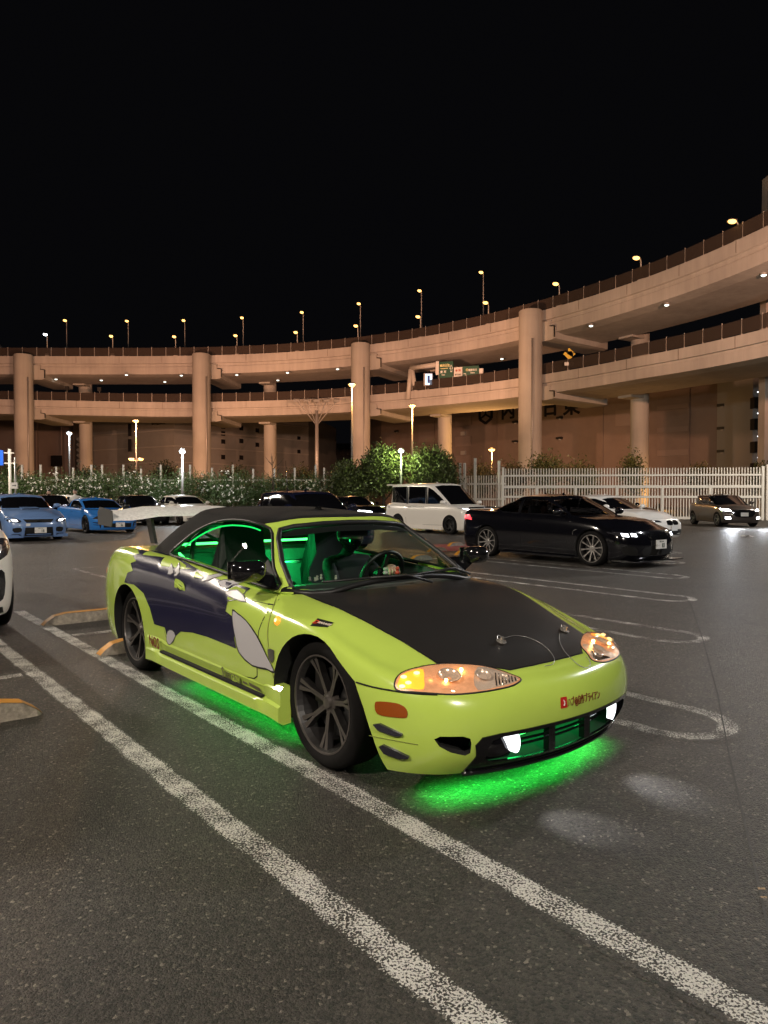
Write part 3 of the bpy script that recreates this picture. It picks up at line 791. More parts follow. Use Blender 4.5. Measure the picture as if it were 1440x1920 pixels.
# tower mast at the right edge and grey tank at the left on the upper deck
pm_ = at(1434, 400, 66); root = thing('sign_mast', 'pale square mast rising above the viaduct at the right edge', 'mast', (pm_.x, pm_.y, 0))
MB().box((.55, 0, 15.5), (1.4, 1.2, 31.0), taper=.8).build('shaft', M_CONC, root)
pm_ = at(2, 640, 104); root = thing('silo_hood', 'pale rounded cover standing behind the viaduct parapet at the left edge', 'cover', (pm_.x - .9, pm_.y, ZU - .9))
MB().lathe([(1.6, 0), (1.6, 2.2), (1.3, 3.0), (.7, 3.7), (0, 3.9)], 20, 'Z').build('shell', M_CONC2, root, True); MB().lathe([(1.62, 0), (1.7, 0), (1.7, .3), (1.62, .3)], 20, 'Z').build('rim', M_CONC2, root, True)

# ------------------------------------------------------------------ road sign gantry and small signs on the lower deck
M_SIGNGREEN = mat('sign_green', (.006, .055, .028), .4, emit=(.01, .09, .045), estr=.12)
M_SIGNWHITE = mat('sign_white', (.62, .60, .58), .5)
M_SIGNTEXT = mat('sign_text', (.75, .66, .30), .5, emit=(1, .85, .35), estr=.06)
M_SIGNTEXTW = mat('sign_text_white', (.7, .72, .68), .5)
gs = s_at_px(772); gp, gt, gn = plan(gs); base = Vector((gp[0], gp[1], ztop_low(gs) - 1.0))
g = thing('sign_gantry', 'green motorway direction sign on a pale tubular gantry over the lower deck', 'road sign', base, 0)
A_ = at(819, 690, 85.0) - base; B_ = at(906, 706, 83.0) - base
top = Vector((0, 0, (at(768, 690, base.y) - base).z)); 
arm = MB().tube([(-.45, 0, 0), (-.15, 0, top.z - .2)], .28, 10); arm.build('gantry_leg', mat('gantry_paint', (.45, .42, .38), .5), g, True)
MB().tube([(.65, .3, 0), (.05, 0, top.z - .2)], .28, 10).build('gantry_leg', MATS['gantry_paint'], g, True)
MB().tube([(-.1, 0, top.z), A_ + Vector((0, 0, .4))], .30, 10).build('gantry_arm', MATS['gantry_paint'], g, True)
MB().tube([A_ + Vector((0, .3, -.6)), B_ + Vector((0, .3, -.9))], .18, 8).build('gantry_arm', MATS['gantry_paint'], g, True)
dxy = (B_ - A_); 
def sign_panel(t0, t1, z0, z1, m, nm='sign_panel'):
    a = A_ + dxy * t0; b = A_ + dxy * t1; a = Vector((a.x, a.y, 0)); b = Vector((b.x, b.y, 0)); zc = A_.z + (B_.z - A_.z) * (t0 + t1) / 2
    n_ = Vector((b.y - a.y, -(b.x - a.x), 0)).normalized() * .12
    V = [a + Vector((0, 0, zc + z0)), b + Vector((0, 0, zc + z0)), b + Vector((0, 0, zc + z1)), a + Vector((0, 0, zc + z1))]
    V = [v + n_ for v in V] + [v - n_ for v in V]
    o = MB().add(V, [(0, 1, 2, 3), (7, 6, 5, 4), (0, 4, 5, 1), (1, 5, 6, 2), (2, 6, 7, 3), (3, 7, 4, 0)]).build(nm, m, g)
    c = (a + b) / 2 + Vector((0, 0, zc + (z0 + z1) / 2)) + n_ * 1.15
    X = (b - a).normalized(); Z = n_.normalized(); Y = Z.cross(X)
    Mx = Matrix((X, Y, Z)).transposed().to_4x4(); Mx.translation = c
    return o, Mx, (b - a).length
o1, M1, w1 = sign_panel(.06, .36, -.95, .95, M_SIGNGREEN)
o2, M2, w2 = sign_panel(.38, .56, -.65, .55, M_SIGNWHITE)
o3, M3, w3 = sign_panel(.57, .91, -.95, .95, M_SIGNGREEN)
o4, M4_, w4 = sign_panel(.92, 1.0, -1.5, .9, M_SIGNWHITE)
o5, M5, w5 = sign_panel(-.02, .05, -.8, .8, M_SIGNWHITE)
def stx(o, M, body, dx, dy, size, m, sx=1.0): text('sign_lettering', body, size, m, o, M @ Matrix.Translation((dx, dy, .02)), .005, sx=sx, bold=.01)
stx(o1, M1, '横浜公園', -w1 * .13, .48, .34, M_SIGNTEXT, .8); stx(o1, M1, 'Yokohama Park', -w1 * .13, .14, .14, M_SIGNTEXT); stx(o1, M1, '東 京', -w1 * .20, -.28, .34, M_SIGNTEXTW); stx(o1, M1, 'Tokyo', -w1 * .20, -.62, .16, M_SIGNTEXTW); stx(o1, M1, '⇧', w1 * .38, 0, 1.1, M_SIGNTEXTW, .45)
stx(o1, M1, '①', w1 * .22, .42, .34, M_SIGNTEXT)
stx(o2, M2, '本 線', 0, .18, .30, mat('sign_redtext', (.4, .06, .02), .5)); stx(o2, M2, '本牧ふ頭', 0, -.30, .19, M_INK)
stx(o3, M3, '①', -w3 * .22, .5, .34, M_SIGNTEXT); stx(o3, M3, '湾岸市川', w3 * .12, .45, .30, M_SIGNTEXTW, .85); stx(o3, M3, 'Ichikawa', w3 * .12, .14, .15, M_SIGNTEXTW); stx(o3, M3, '羽田空港', w3 * .12, -.30, .28, M_SIGNTEXTW, .85); stx(o3, M3, 'Airport', w3 * .12, -.62, .15, M_SIGNTEXTW); stx(o3, M3, '↗', -w3 * .38, -.1, .9, M_SIGNTEXTW, .7)
def post_sign(px, py, name, lab, cat, h, build):
    s = s_at_px(px); p, t, nrm = plan(s); q = Vector((p[0] + nrm[0] * .2, p[1] + nrm[1] * .2, ztop_low(s) - .6)); top = at(px, py, q.y)
    root = thing(name, lab, cat, q); hz = top.z - q.z
    MB().tube([(0, 0, 0), (0, 0, hz - .2)], .05, 8).build('pole', M_STEELPOLE, root, True); build(root, hz); return root
def diamond(root, h):
    MB().add([(-.62, -.08, h), (0, -.08, h + .62), (.62, -.08, h), (0, -.08, h - .62), (-.62, -.05, h), (0, -.05, h + .62), (.62, -.05, h), (0, -.05, h - .62)], [(0, 3, 2, 1), (4, 5, 6, 7), (0, 1, 5, 4), (1, 2, 6, 5), (2, 3, 7, 6), (3, 0, 4, 7)]).build('sign_board', mat('sign_yellow', (.72, .48, .03), .5), root)
    text('sign_symbol', '↰', .95, M_DARK, root, Matrix.Translation((0, -.1, h)) @ Matrix.Rotation(math.pi / 2, 4, 'X'), .004, bold=.02)
    MB().box((0, -.08, h - 1.0), (.95, .04, .34)).build('sign_plate', M_SIGNWHITE, root)
post_sign(1065, 664, 'warning_sign', 'yellow diamond bend warning sign on the lower viaduct parapet', 'road sign', 3, diamond)
def lit(root, h):
    MB().box((0, -.1, h), (1.1, .3, 1.5)).build('sign_case', M_STEELPOLE, root)
    MB().box((.05, -.27, h), (.8, .04, 1.3)).build('sign_face', emat('sign_lit_blue', (.55, .75, 1), 2.2), root); MB().box((.05, -.30, h), (.28, .03, .9)).build('sign_mark', mat('sign_blue', (.02, .05, .3), .5), root)
post_sign(801, 712, 'lit_sign', 'small illuminated blue-white sign above the lower viaduct parapet', 'road sign', 3, lit)
for px, py, lb in ((124, 728, 'left'), (185, 730, 'right')):
    post_sign(px, py, 'roadside_box', 'small dark equipment box on the lower viaduct parapet, %s of two' % lb, 'equipment box', 2, lambda r_, h: MB().box((0, 0, h), (.5, .3, .55)).build('case', M_BLACK, r_))

# ------------------------------------------------------------------ warehouses
M_WALLR = mat('warehouse_wall_brown', (.20, .155, .135), .85, noise=.10, nscale=.4)
M_WALLR2 = mat('warehouse_panel', (.235, .185, .165), .85)
M_WALLL = mat('warehouse_wall_grey', (.27, .26, .25), .85, noise=.10, nscale=.3)
M_BAND = mat('warehouse_band', (.36, .34, .32), .8)
def wall_building(name, label, pts, h, m, depth=25, z0=0):
    """an upright slab following plan points (front faces), closed at the back"""
    root = thing(name, label, 'building'); P = [Vector((p[0], p[1], 0)) for p in pts]
    back = [P[-1] + Vector((4, depth, 0)), P[0] + Vector((-4, depth, 0))]; loop = P + back
    MB().prism([(p.x, p.y) for p in loop], z0, h).build('wall', m, root); return root
WR = [(-.5, 138), (7.8, 129), (45.9, 86)]
wr = wall_building('warehouse', 'brown windowless warehouse with Japanese lettering behind the viaduct', WR, 19.0, M_WALLR)
wa, wb = Vector((7.8, 129, 0)), Vector((45.9, 86, 0)); wdir = (wb - wa).normalized(); wn = Vector((wdir.y, -wdir.x, 0))
def on_wall(px, py):                       # photo pixel to the warehouse wall
    r = ray(px, py); t = (wa - CAM).dot(wn) / r.dot(wn); return CAM + r * t
def wall_rect(px0, px1, py0, py1, proud, nm, m):
    a, b = on_wall(px0, py1), on_wall(px1, py1); zt = on_wall(px0, py0).z; zb = a.z; b.z = a.z
    V = [a, b, Vector((b.x, b.y, zt)), Vector((a.x, a.y, zt))]; V = [v + wn * proud for v in V] + [v - wn * .1 for v in V]
    return MB().add(V, [(0, 1, 2, 3), (7, 6, 5, 4), (0, 4, 5, 1), (1, 5, 6, 2), (2, 6, 7, 3), (3, 7, 4, 0)]).build(nm, m, wr)
for r_ in ((780, 815, 752, 880), (1128, 1131, 735, 878), (930, 932, 760, 870), (1290, 1293, 705, 870), (1360, 1364, 700, 870)): wall_rect(*r_, .12, 'wall_pilaster', M_WALLR)
for r_ in ((854, 884, 783, 800), (854, 884, 820, 838), (854, 884, 855, 872), (786, 815, 797, 830), (786, 815, 838, 870), (1233, 1292, 762, 770), (1233, 1292, 803, 812), (1233, 1292, 845, 856), (1155, 1185, 770, 800)): wall_rect(*r_, .18, 'wall_panel', M_WALLR2)
for r_ in ((866, 874, 810, 817), (866, 874, 846, 853)): wall_rect(*r_, .35, 'wall_vent', M_BAND)
for (px, py) in ((968, 793), (968, 829), (1051, 785), (1051, 823), (1354, 762), (1354, 805), (1354, 848), (746, 810)):
    p = on_wall(px, py); o = MB().box((0, 0, .12), (.9, .5, .32)).box((.2, -.1, -.12), (.35, .3, .2), mi=1).build('wall_hood', None, wr, mats=[M_BLACK, M_BAND]); o.location = p + wn * .3; o.rotation_euler.z = math.atan2(wdir.y, wdir.x)
Xw = wdir; Zw = wn; Yw = Vector((0, 0, 1))
for ch, px, py in (('内', 953, 772), ('外', 997, 769), ('日', 1032, 766), ('東', 1072, 763)):
    p = on_wall(px, py); Mx = Matrix((Xw, Yw, Zw)).transposed().to_4x4(); Mx.translation = p + wn * .08
    text('wall_lettering', ch, 3.0, M_DARK, wr, Mx, .05, bold=.07)
p = on_wall(911, 777); Mx = Matrix((Xw, Yw, Zw)).transposed().to_4x4(); Mx.translation = p + wn * .08
hexm = MB()
for k in range(6):
    a, b = math.pi / 6 + k * math.pi / 3, math.pi / 6 + (k + 1) * math.pi / 3
    hexm.bar((1.5 * math.cos(a), 1.5 * math.sin(a), 0), (1.5 * math.cos(b), 1.5 * math.sin(b), 0), .45, .1)
for k in (0, 1, 2): hexm.bar((0, 0, 0), (1.4 * math.cos(math.pi / 2 + k * 2.094), 1.4 * math.sin(math.pi / 2 + k * 2.094), 0), .28, .1)
ho_ = hexm.build('wall_emblem', M_DARK, wr); ho_.matrix_local = Mx
wr2 = wall_building('warehouse', 'pale end wall of the warehouse with small lamps at the right edge', [(44.2, 84.6), (62, 82)], 19.5, mat('warehouse_end', (.27, .27, .27), .8), 12)
for i, py in enumerate((735, 775, 818, 858)):
    p = at(1421, py, 84.0); MB().sphere((p.x, p.y, p.z), .08, 8, 6).build('wall_lamp', emat('tiny_cool', (.9, .95, 1), 3), wr2, True); MB().box((p.x + .2, p.y + .1, p.z - 1.3), (1.6, 1.0, 1.3)).build('wall_hood', M_BLACK, wr2)
WL = [(-56, 133), (-35.7, 120), (-15.5, 144.6)]
wl = wall_building('warehouse', 'grey multi-storey warehouse with pale horizontal bands left of the high mast', WL, 18.0, M_WALLL)
for z in (4.6, 7.35, 10.1, 12.85, 15.6):
    for a, b in ((WL[0], WL[1]), (WL[1], WL[2])):
        MB().bar((a[0], a[1] - .12, z), (b[0], b[1] - .12, z), .30, .22).build('band', M_BAND, wl)
for px, py in ((418, 800), (418, 813), (418, 828), (418, 857), (452, 803), (452, 827), (452, 858), (560, 822), (560, 847), (482, 807), (482, 834)):
    a, b = Vector((*WL[1], 0)), Vector((*WL[2], 0)); d_ = (b - a).normalized(); n_ = Vector((d_.y, -d_.x, 0)); r = ray(px, py); t_ = (a - CAM).dot(n_) / r.dot(n_); q = CAM + r * t_
    o = MB().box((0, 0, 0), (.8, .12, .8)).build('window', mat('window_dark', (.012, .012, .014), .2), wl); o.location = q + n_ * .06; o.rotation_euler.z = math.atan2(d_.y, d_.x)
for px, py in ((243, 806), (243, 835)):
    q = at(px, py, 124.5); o = MB().box((0, 0, 0), (.5, .2, 2.2)).build('window', MATS['window_dark'], wl); o.location = q
q = at(297, 793, 121.2); d_ = (Vector(WL[1]) - Vector(WL[0])).normalized(); lt = MB(); g_ = np.random.default_rng(5)
for i in range(11): lt.box((-1.6 + i * .32, 0, g_.normal() * .03), (.20 + g_.random() * .1, .06, .42 + g_.random() * .18))
o = lt.build('wall_lettering', mat('sign_dim', (.05, .04, .03), .6), wl); o.location = q; o.rotation_euler.z = math.atan2(d_.y, d_.x)
wl2 = wall_building('warehouse', 'brownish warehouse wall behind the leftmost pillar', [(-78, 132), (-55, 136)], 17.0, mat('warehouse_wall_plum', (.17, .135, .125), .85, noise=.1, nscale=.4))
for px in (70, 117, 140): q = at(px, 900, 133.5); MB().box((q.x, q.y, 8), (.25, .5, 16)).build('wall_pilaster', M_WALLR2, wl2)
q = at(106, 864, 133); MB().box((q.x, q.y, q.z), (2.0, .3, 2.0)).build('window', MATS['window_dark'], wl2)
for i in range(6): q = at(146, 822 + i * 10, 133); MB().bar((q.x, q.y - .2, q.z), (q.x + 1.6, q.y - .2, q.z - 1.6), .3, .5).build('stair_flight', M_BAND, wl2)
fb = wall_building('office_building', 'distant grey office block with rows of small windows between the warehouses', [(-23.5, 250), (-1, 250)], 20.5, mat('office_wall', (.20, .20, .21), .8), 20)
for rz in (17.5, 13.0):
    for i in range(9): MB().box((-21.5 + i * 2.2, 249.9, rz), (1.1, .4, 2.2)).build('window', MATS['window_dark'], fb)
# ------------------------------------------------------------------ planting
def leafmat(name, col, var=.5, trans=.25):
    m = bpy.data.materials.new(name); m.use_nodes = True; nt = m.node_tree; N = nt.nodes; L = nt.links; b = N['Principled BSDF']
    at_ = N.new('ShaderNodeAttribute'); at_.attribute_name = 'tone'
    r = N.new('ShaderNodeMapRange'); r.inputs[3].default_value = 1 - var; r.inputs[4].default_value = 1 + var; L.new(at_.outputs['Fac'], r.inputs[0])
    mu = N.new('ShaderNodeMix'); mu.data_type = 'RGBA'; mu.blend_type = 'MULTIPLY'; mu.inputs[0].default_value = 1; mu.inputs[6].default_value = tuple(col) + (1,); L.new(r.outputs[0], mu.inputs[7])
    L.new(mu.outputs[2], b.inputs['Base Color']); b.inputs['Roughness'].default_value = .5; b.inputs['Specular IOR Level'].default_value = .4
    MATS[name] = m; return m
M_LEAF = leafmat('leaf_green', (.055, .090, .028)); M_LEAFD = leafmat('leaf_dark', (.060, .076, .022)); M_LEAFDRY = leafmat('leaf_olive', (.065, .062, .025))
M_BLOSSOM = mat('white_blossom', (.70, .66, .58), .6); M_BARK = mat('bark', (.06, .045, .035), .9, noise=.3, nscale=9)
def leaf_mesh(name, blobs, n, size, narrow=.32, seed=1, up=.4, shell=.55):
    """n leaf-shaped quads scattered through ellipsoid blobs (cx,cy,cz,rx,ry,rz), denser near the surface, in clumps"""
    g = np.random.default_rng(seed); V = []; F = []; tone = []
    w = np.array([b[3] * b[4] + b[3] * b[5] for b in blobs]); w = w / w.sum()
    per = 14; clumps = n // per
    for _ in range(clumps):
        b = blobs[g.choice(len(blobs), p=w)]
        d = g.normal(size=3); d /= np.linalg.norm(d)
        if d[2] < -.35: d[2] *= -.6
        rr = 1 - shell * g.random() ** 2.2
        rr *= 1 + .16 * math.sin(d[0] * 5 + b[0] * 3) * math.sin(d[1] * 4 + d[2] * 6 + seed)
        c = np.array(b[:3]) + d * np.array(b[3:6]) * rr; tn = g.random() * .6
        for _ in range(per):
            p = c + g.normal(size=3) * size * 1.5; a = g.normal(size=3) + d * .8 + np.array([0, 0, up]); a /= np.linalg.norm(a)
            s_ = np.cross(a, g.normal(size=3)); s_ /= np.linalg.norm(s_); l = size * (.7 + .7 * g.random())
            i = len(V); V += [p, p + a * l * .5 + s_ * l * narrow * .5, p + a * l, p + a * l * .5 - s_ * l * narrow * .5]; F.append((i, i + 1, i + 2, i + 3)); tone.append(min(1, tn + .4 * g.random()))
    me = bpy.data.meshes.new(name); me.from_pydata([tuple(v) for v in V], [], F); me.update()
    a_ = me.attributes.new('tone', 'FLOAT', 'FACE'); a_.data.foreach_set('value', tone)
    return me
def bush_set(seed, n, blossoms):
    g = np.random.default_rng(seed)
    blobs = [(g.uniform(-1.3, 1.3), g.uniform(-.7, .7), g.uniform(.9, 2.0), g.uniform(.7, 1.05), g.uniform(.7, .9), g.uniform(.7, 1.1)) for _ in range(8)] + [(0, 0, 1.0, 1.7, .9, 1.0)]
    lm = leaf_mesh('crown', blobs, n, .16, .24, seed, .7)
    V = []; F = []
    for _ in range(blossoms):
        b = blobs[g.integers(len(blobs))]; d = g.normal(size=3); d /= np.linalg.norm(d); d[2] = abs(d[2]); d[1] = -abs(d[1])
        c = np.array(b[:3]) + d * np.array(b[3:6]) * 1.04
        for _ in range(3):
            p = c + g.normal(size=3) * .05; u = g.normal(size=3); u /= np.linalg.norm(u); v = np.cross(u, d); v /= np.linalg.norm(v) + 1e-6; r = .035 + .025 * g.random()
            i = len(V); V += [p - u * r, p + v * r, p + u * r, p - v * r]; F.append((i, i + 1, i + 2, i + 3))
    bmh = bpy.data.meshes.new('blossom'); bmh.from_pydata([tuple(v) for v in V], [], F); bmh.update()
    st = MB()
    for _ in range(7):
        x, y = g.uniform(-.9, .9), g.uniform(-.4, .4); st.tube([(x * .4, y * .4, 0), (x * .7, y * .7, .7), (x, y, 1.5)], [.035, .025, .012], 6)
    stm = bpy.data.meshes.new('stem'); stm.from_pydata(st.v, [], st.f); stm.update()
    return lm, bmh, stm
BS = [bush_set(s, 5600, 95) for s in (11, 12, 13)]
for lm, bm_, stm in BS: lm.materials.append(M_LEAF); bm_.materials.append(M_BLOSSOM); stm.materials.append(M_BARK)
HEDGE = [(-20, 46, 'at the left edge, lit green under the blue sign'), (48, 45, 'directly above the blue sedan roof'), (105, 44, 'between the two blue cars'), (160, 44, 'above the blue coupe roof, left part'), (212, 43.5, 'above the blue coupe roof, right part'), (262, 43, 'above the black sedan roof'), (312, 43, 'left of the bright white lamp post'),
         (366, 42.5, 'right of the bright white lamp post'), (420, 43, 'above the white sedan, right part'), (475, 44, 'above the dark blue wagon, left part'), (532, 45, 'above the dark blue wagon, middle'), (590, 46, 'left of the round trees')]
for i, (px, Y, wh) in enumerate(HEDGE):
    p = gnd(px, YH + 1.305 * FPX / Y); lm, bm_, stm = BS[i % 3]
    root = thing('oleander_bush', 'flowering oleander bush ' + wh, 'bush', p, (i * 2.4) % 6.28 if i % 2 else 0, 'flowering hedge behind the parked cars')
    sc = {0: 1.0, 7: .98}.get(i, .90 + .12 * ((i * 37) % 10) / 10); root.scale = (1.0, 1.0, sc)
    obj_me('crown', lm, None, root)
    if i != 9: obj_me('blossom', bm_, None, root)
    obj_me('stem', stm, None, root)
def tree(px, Y, top_py, wpx, lab, seed, mt=M_LEAFD, n=9000, size=.17, low=.25, cat='tree', name='round_tree', narrow=.5):
    p = gnd(px, YH + 1.305 * FPX / Y); H = 1.305 + (YH - top_py) / FPX * Y; R = wpx / 2 / FPX * Y; g = np.random.default_rng(seed)
    root = thing(name, lab, cat, p)
    zc = H * (.5 + low * .5); rz = H * (1 - low) / 2
    blobs = [(0, 0, zc, R * .72, R * .72, rz * .8)]
    for _ in range(12):
        d = g.normal(size=3); d /= np.linalg.norm(d); k = .48
        blobs.append((d[0] * R * k, d[1] * R * k, zc + d[2] * rz * k, R * g.uniform(.34, .52), R * g.uniform(.34, .52), rz * g.uniform(.34, .52)))
    lm = leaf_mesh('crown', blobs, n, size, narrow, seed, .3); lm.materials.append(mt); obj_me('crown', lm, None, root)
    t = MB().tube([(0, 0, 0), (.05, 0, H * .25), (0, .05, H * .6)], [.13, .11, .05], 8)
    for k in range(6):
        a = k * 1.05; t.tube([(0, 0, H * .2 + k * .06 * H), (math.cos(a) * R * .4, math.sin(a) * R * .4, H * .35 + k * .07 * H), (math.cos(a) * R * .7, math.sin(a) * R * .7, H * .5 + k * .06 * H)], [.06, .04, .015], 6)
    t.build('trunk', M_BARK, root, True); return root
tree(660, 46, 858, 84, 'lower round clipped tree left of the two tall round trees', 21, n=15000, low=.02)
tree(718, 46.3, 832, 86, 'tall round tree left of the small green-lit lamp post', 22, n=20000, low=.02)
tree(812, 46, 835, 100, 'tall round tree right of the small green-lit lamp post', 23, n=20000, low=.02)
for i, (px, Y, ty, w, lab, mt) in enumerate([(1020, 58, 843, 70, 'spreading tree in front of the nearest viaduct column', M_LEAFD), (1085, 60, 862, 80, 'low dark shrub right of the nearest viaduct column', M_LEAFD), (960, 60, 862, 60, 'low dark shrub left of the nearest viaduct column', M_LEAFDRY), (1186, 60, 850, 44, 'small bushy tree at the foot of the right rear column', M_LEAFD),
        (1312, 60, 868, 50, 'low shrub over the right part of the gate', M_LEAFDRY), (1435, 60, 866, 40, 'dark shrub over the right end of the gate', M_LEAFD), (900, 62, 868, 60, 'low dark shrub left of the orange wall lamp', M_LEAFDRY), (15, 62, 868, 60, 'dark shrub behind the blue sign at the left edge', M_LEAFD), (165, 64, 870, 60, 'dark shrub at the foot of the left rear column', M_LEAFDRY), (312, 66, 864, 46, 'orange-lit shrub behind the white lamp post', M_LEAFDRY), (440, 66, 868, 70, 'orange-lit shrub right of the second column', M_LEAFDRY), (250, 68, 876, 60, 'low shrub under the twin orange lamps', M_LEAFDRY), (560, 64, 874, 70, 'low orange-lit shrub left of the round trees', M_LEAFDRY)]):
    tree(px, Y, ty, w, lab, 40 + i, mt, 2600, .22, .12, 'shrub', 'shrub', .45)
# bare sapling in front of the hedge
p = gnd(512, YH + 1.305 * FPX / 41); root = thing('bare_sapling', 'thin leafless sapling standing in the hedge left of the round trees', 'tree', p); g = np.random.default_rng(3); sp_m = MB()
sp_m.tube([(0, 0, 0), (.05, 0, 1.6), (0, 0, 2.6), (-.1, 0, 3.7)], [.05, .04, .03, .01], 6); root_tr = sp_m.build('trunk', M_BARK, root, True); br = MB()
for k in range(22):
    z = 1.5 + 1.9 * g.random(); a = g.uniform(0, 6.28); l = g.uniform(.3, .8); br.tube([(0, 0, z), (math.cos(a) * l * .6, math.sin(a) * l * .4, z + l * .5), (math.cos(a) * l, math.sin(a) * l * .6, z + l)], [.016, .010, .004], 5)
br.build('crown', M_BARK, root, True)

# ------------------------------------------------------------------ fences
M_FENCEWHITE = mat('fence_white', (.62, .58, .52), .55)
bf = thing('boundary_fence', 'row of pale fence posts standing behind the oleander hedge', 'fence', gnd(300, YH + 1.305 * FPX / 50))
bp_ = MB().box((0, 0, 1.8), (.13, .10, 3.6)); pme = None
for px in (42, 77, 106, 138, 172, 192, 232, 265, 302, 338, 357, 398, 437, 475, 515, 553, 592, 608):
    q = at(px, YH, 50) - bf.location; q.z = 0
    if pme is None: o = bp_.build('post', M_FENCEWHITE, bf); pme = o.data
    else: o = obj_me('post', pme, None, bf)
    o.location = q; o.scale.z = .93 + .10 * ((px * 7) % 5) / 5
a, b = at(20, YH, 50) - bf.location, at(630, YH, 50) - bf.location
for z in (2.55, 1.2): MB().bar((a.x, a.y, z), (b.x, b.y, z), .05, .07).build('rail', M_FENCEWHITE, bf)
def slat_fence(name, lab, A, B, H, step, sw, rails, posts, thick_rail=.12):
    A, B = Vector(A), Vector(B); d = B - A; Lg = d.length; d.normalize(); root = thing(name, lab, 'fence' if 'gate' not in name else 'gate', A, math.atan2(d.y, d.x)); me = None
    n = int(Lg / step)
    for i in range(n + 1):
        if me is None: o = MB().box((0, 0, H / 2 + .05), (sw, .03, H - .1)).build('slat', M_FENCEWHITE, root); me = o.data
        else: o = obj_me('slat', me, None, root)
        o.location = (i * step, 0, 0)
    for z, h_ in rails: MB().box((Lg / 2, -.045, z), (Lg + .1, .05, h_)).build('rail', M_FENCEWHITE, root)
    for x, h_ in posts: MB().box((x, -.02, h_ / 2), (.14, .16, h_)).build('post', M_FENCEWHITE, root)
    return root
GA, GB = gnd(943, 973.5), gnd(1429, 975.5)
GL = (GB - GA).length
slat_fence('slat_gate', 'wide white vertical-slat sliding gate behind the black coupe', GA, GB, 3.05, GL / 92, .052, [(.12, .16), (1.35, .13), (1.95, .16), (2.62, .10)], [(GL * t, 3.12 if t in (0, 1) else 2.02) for t in (0, .137, .29, .45, .625, .805, 1)])
FA, FB = at(862, YH, 47), at(946, YH, 45.5); FA.z = FB.z = 0
slat_fence('slat_fence', 'short white slat fence with tall posts right of the round trees', FA, FB, 2.75, .17, .06, [(1.2, .12), (2.2, .12)], [(0.05, 3.6), (.35, 3.6), (1.1, 3.9), (2.75, 3.7)])
FC = GB + (GB - GA).normalized() * .25; FD = FC + Vector((7, -1.0, 0))
slat_fence('slat_fence', 'white slat fence running on past the right end of the gate', FC, FD, 2.9, .17, .06, [(1.2, .12), (2.4, .12)], [(0.0, 3.2), (3, 3.2), (6, 3.2)])
# ------------------------------------------------------------------ lamp posts
def lamp_post(px, py, Y, lab, col, mate, power, heads=1, r=.16, name='lamp_post', base_loc=None):
    t = at(px, py, Y); root = thing(name, lab, 'lamp post', (t.x, t.y, 0)); h = t.z
    MB().tube([(0, 0, 0), (0, 0, h * .6), (0, 0, h)], [.10, .075, .055], 10).build('pole', M_STEELPOLE, root, True)
    MB().lathe([(.16, 0), (.16, .25), (.10, .30)], 12, 'Z').build('pole_base', M_STEELPOLE, root, True)
    for k in range(heads):
        x = 0 if heads == 1 else (-.55 if k == 0 else .55)
        if heads > 1: MB().tube([(0, 0, h - .2), (x, 0, h)], .03, 6).build('bracket', M_STEELPOLE, root, True)
        hd = MB().lathe([(0, h + .22), (r * .8, h + .20), (r * 1.25, h + .08), (r * 1.25, h + .05), (r * 1.1, h + .04)], 16, 'Z', (x, 0, 0)).build('lamp_head', M_STEELPOLE, root, True, sharp=40)
        MB().sphere((x, 0, h + .0), (r, r, r * .6), 12, 8).build('bulb', mate, root, True)
        if power: point('lamp_light', (x, -.55, h - r - .05), power, col, .12, root)
    return root
SOD = (1, .50, .16); COOLC = (.88, .95, 1)
lamp_post(660, 722, 60, 'tall orange sodium lamp post beside the third viaduct column', SOD, M_SODIUM, 1500, r=.26)
lamp_post(773, 762, 64, 'orange sodium lamp post under the sign gantry', SOD, M_SODIUM, 2200, r=.24)
lamp_post(255, 790, 76, 'orange sodium lamp post in front of the banded warehouse', SOD, M_SODIUM, 3000, r=.26)
lamp_post(255, 861, 82, 'low twin orange lamps under the sodium post by the banded warehouse', SOD, M_SODIUM, 800, 2, .30)
lamp_post(922, 843, 92, 'orange lamp glowing against the brown warehouse wall', SOD, M_SODIUM, 2600, r=.42)
lamp_post(342, 848, 39.5, 'bright white lamp post in front of the hedge above the white sedan', COOLC, M_COOL, 620, r=.15)
lamp_post(130, 813, 62, 'tall white lamp post above the blue coupe', COOLC, M_COOL, 420, r=.2)
lamp_post(752, 846, 45.2, 'small white lamp post between the two tall round trees', (.80, 1, .42), M_COOL, 620, r=.17)
# unlit high mast
t = at(594, 752, 92); root = thing('high_mast', 'unlit high mast with a fan of floodlights left of the third column', 'mast', (t.x, t.y, 0))
MB().tube([(0, 0, 0), (0, 0, t.z - 1.2)], [.32, .2], 10).build('pole', M_STEELPOLE, root, True)
for k in range(5):
    x = -2.6 + k * 1.3; MB().tube([(0, 0, t.z - 3.2), (x * .8, 0, t.z - .6), (x, 0, t.z)], .07, 6).build('bracket', M_STEELPOLE, root, True); MB().box((x, -.2, t.z + .1), (.75, .5, .3), rot=Matrix.Rotation(.4, 3, 'X')).build('floodlight', M_STEELPOLE, root)
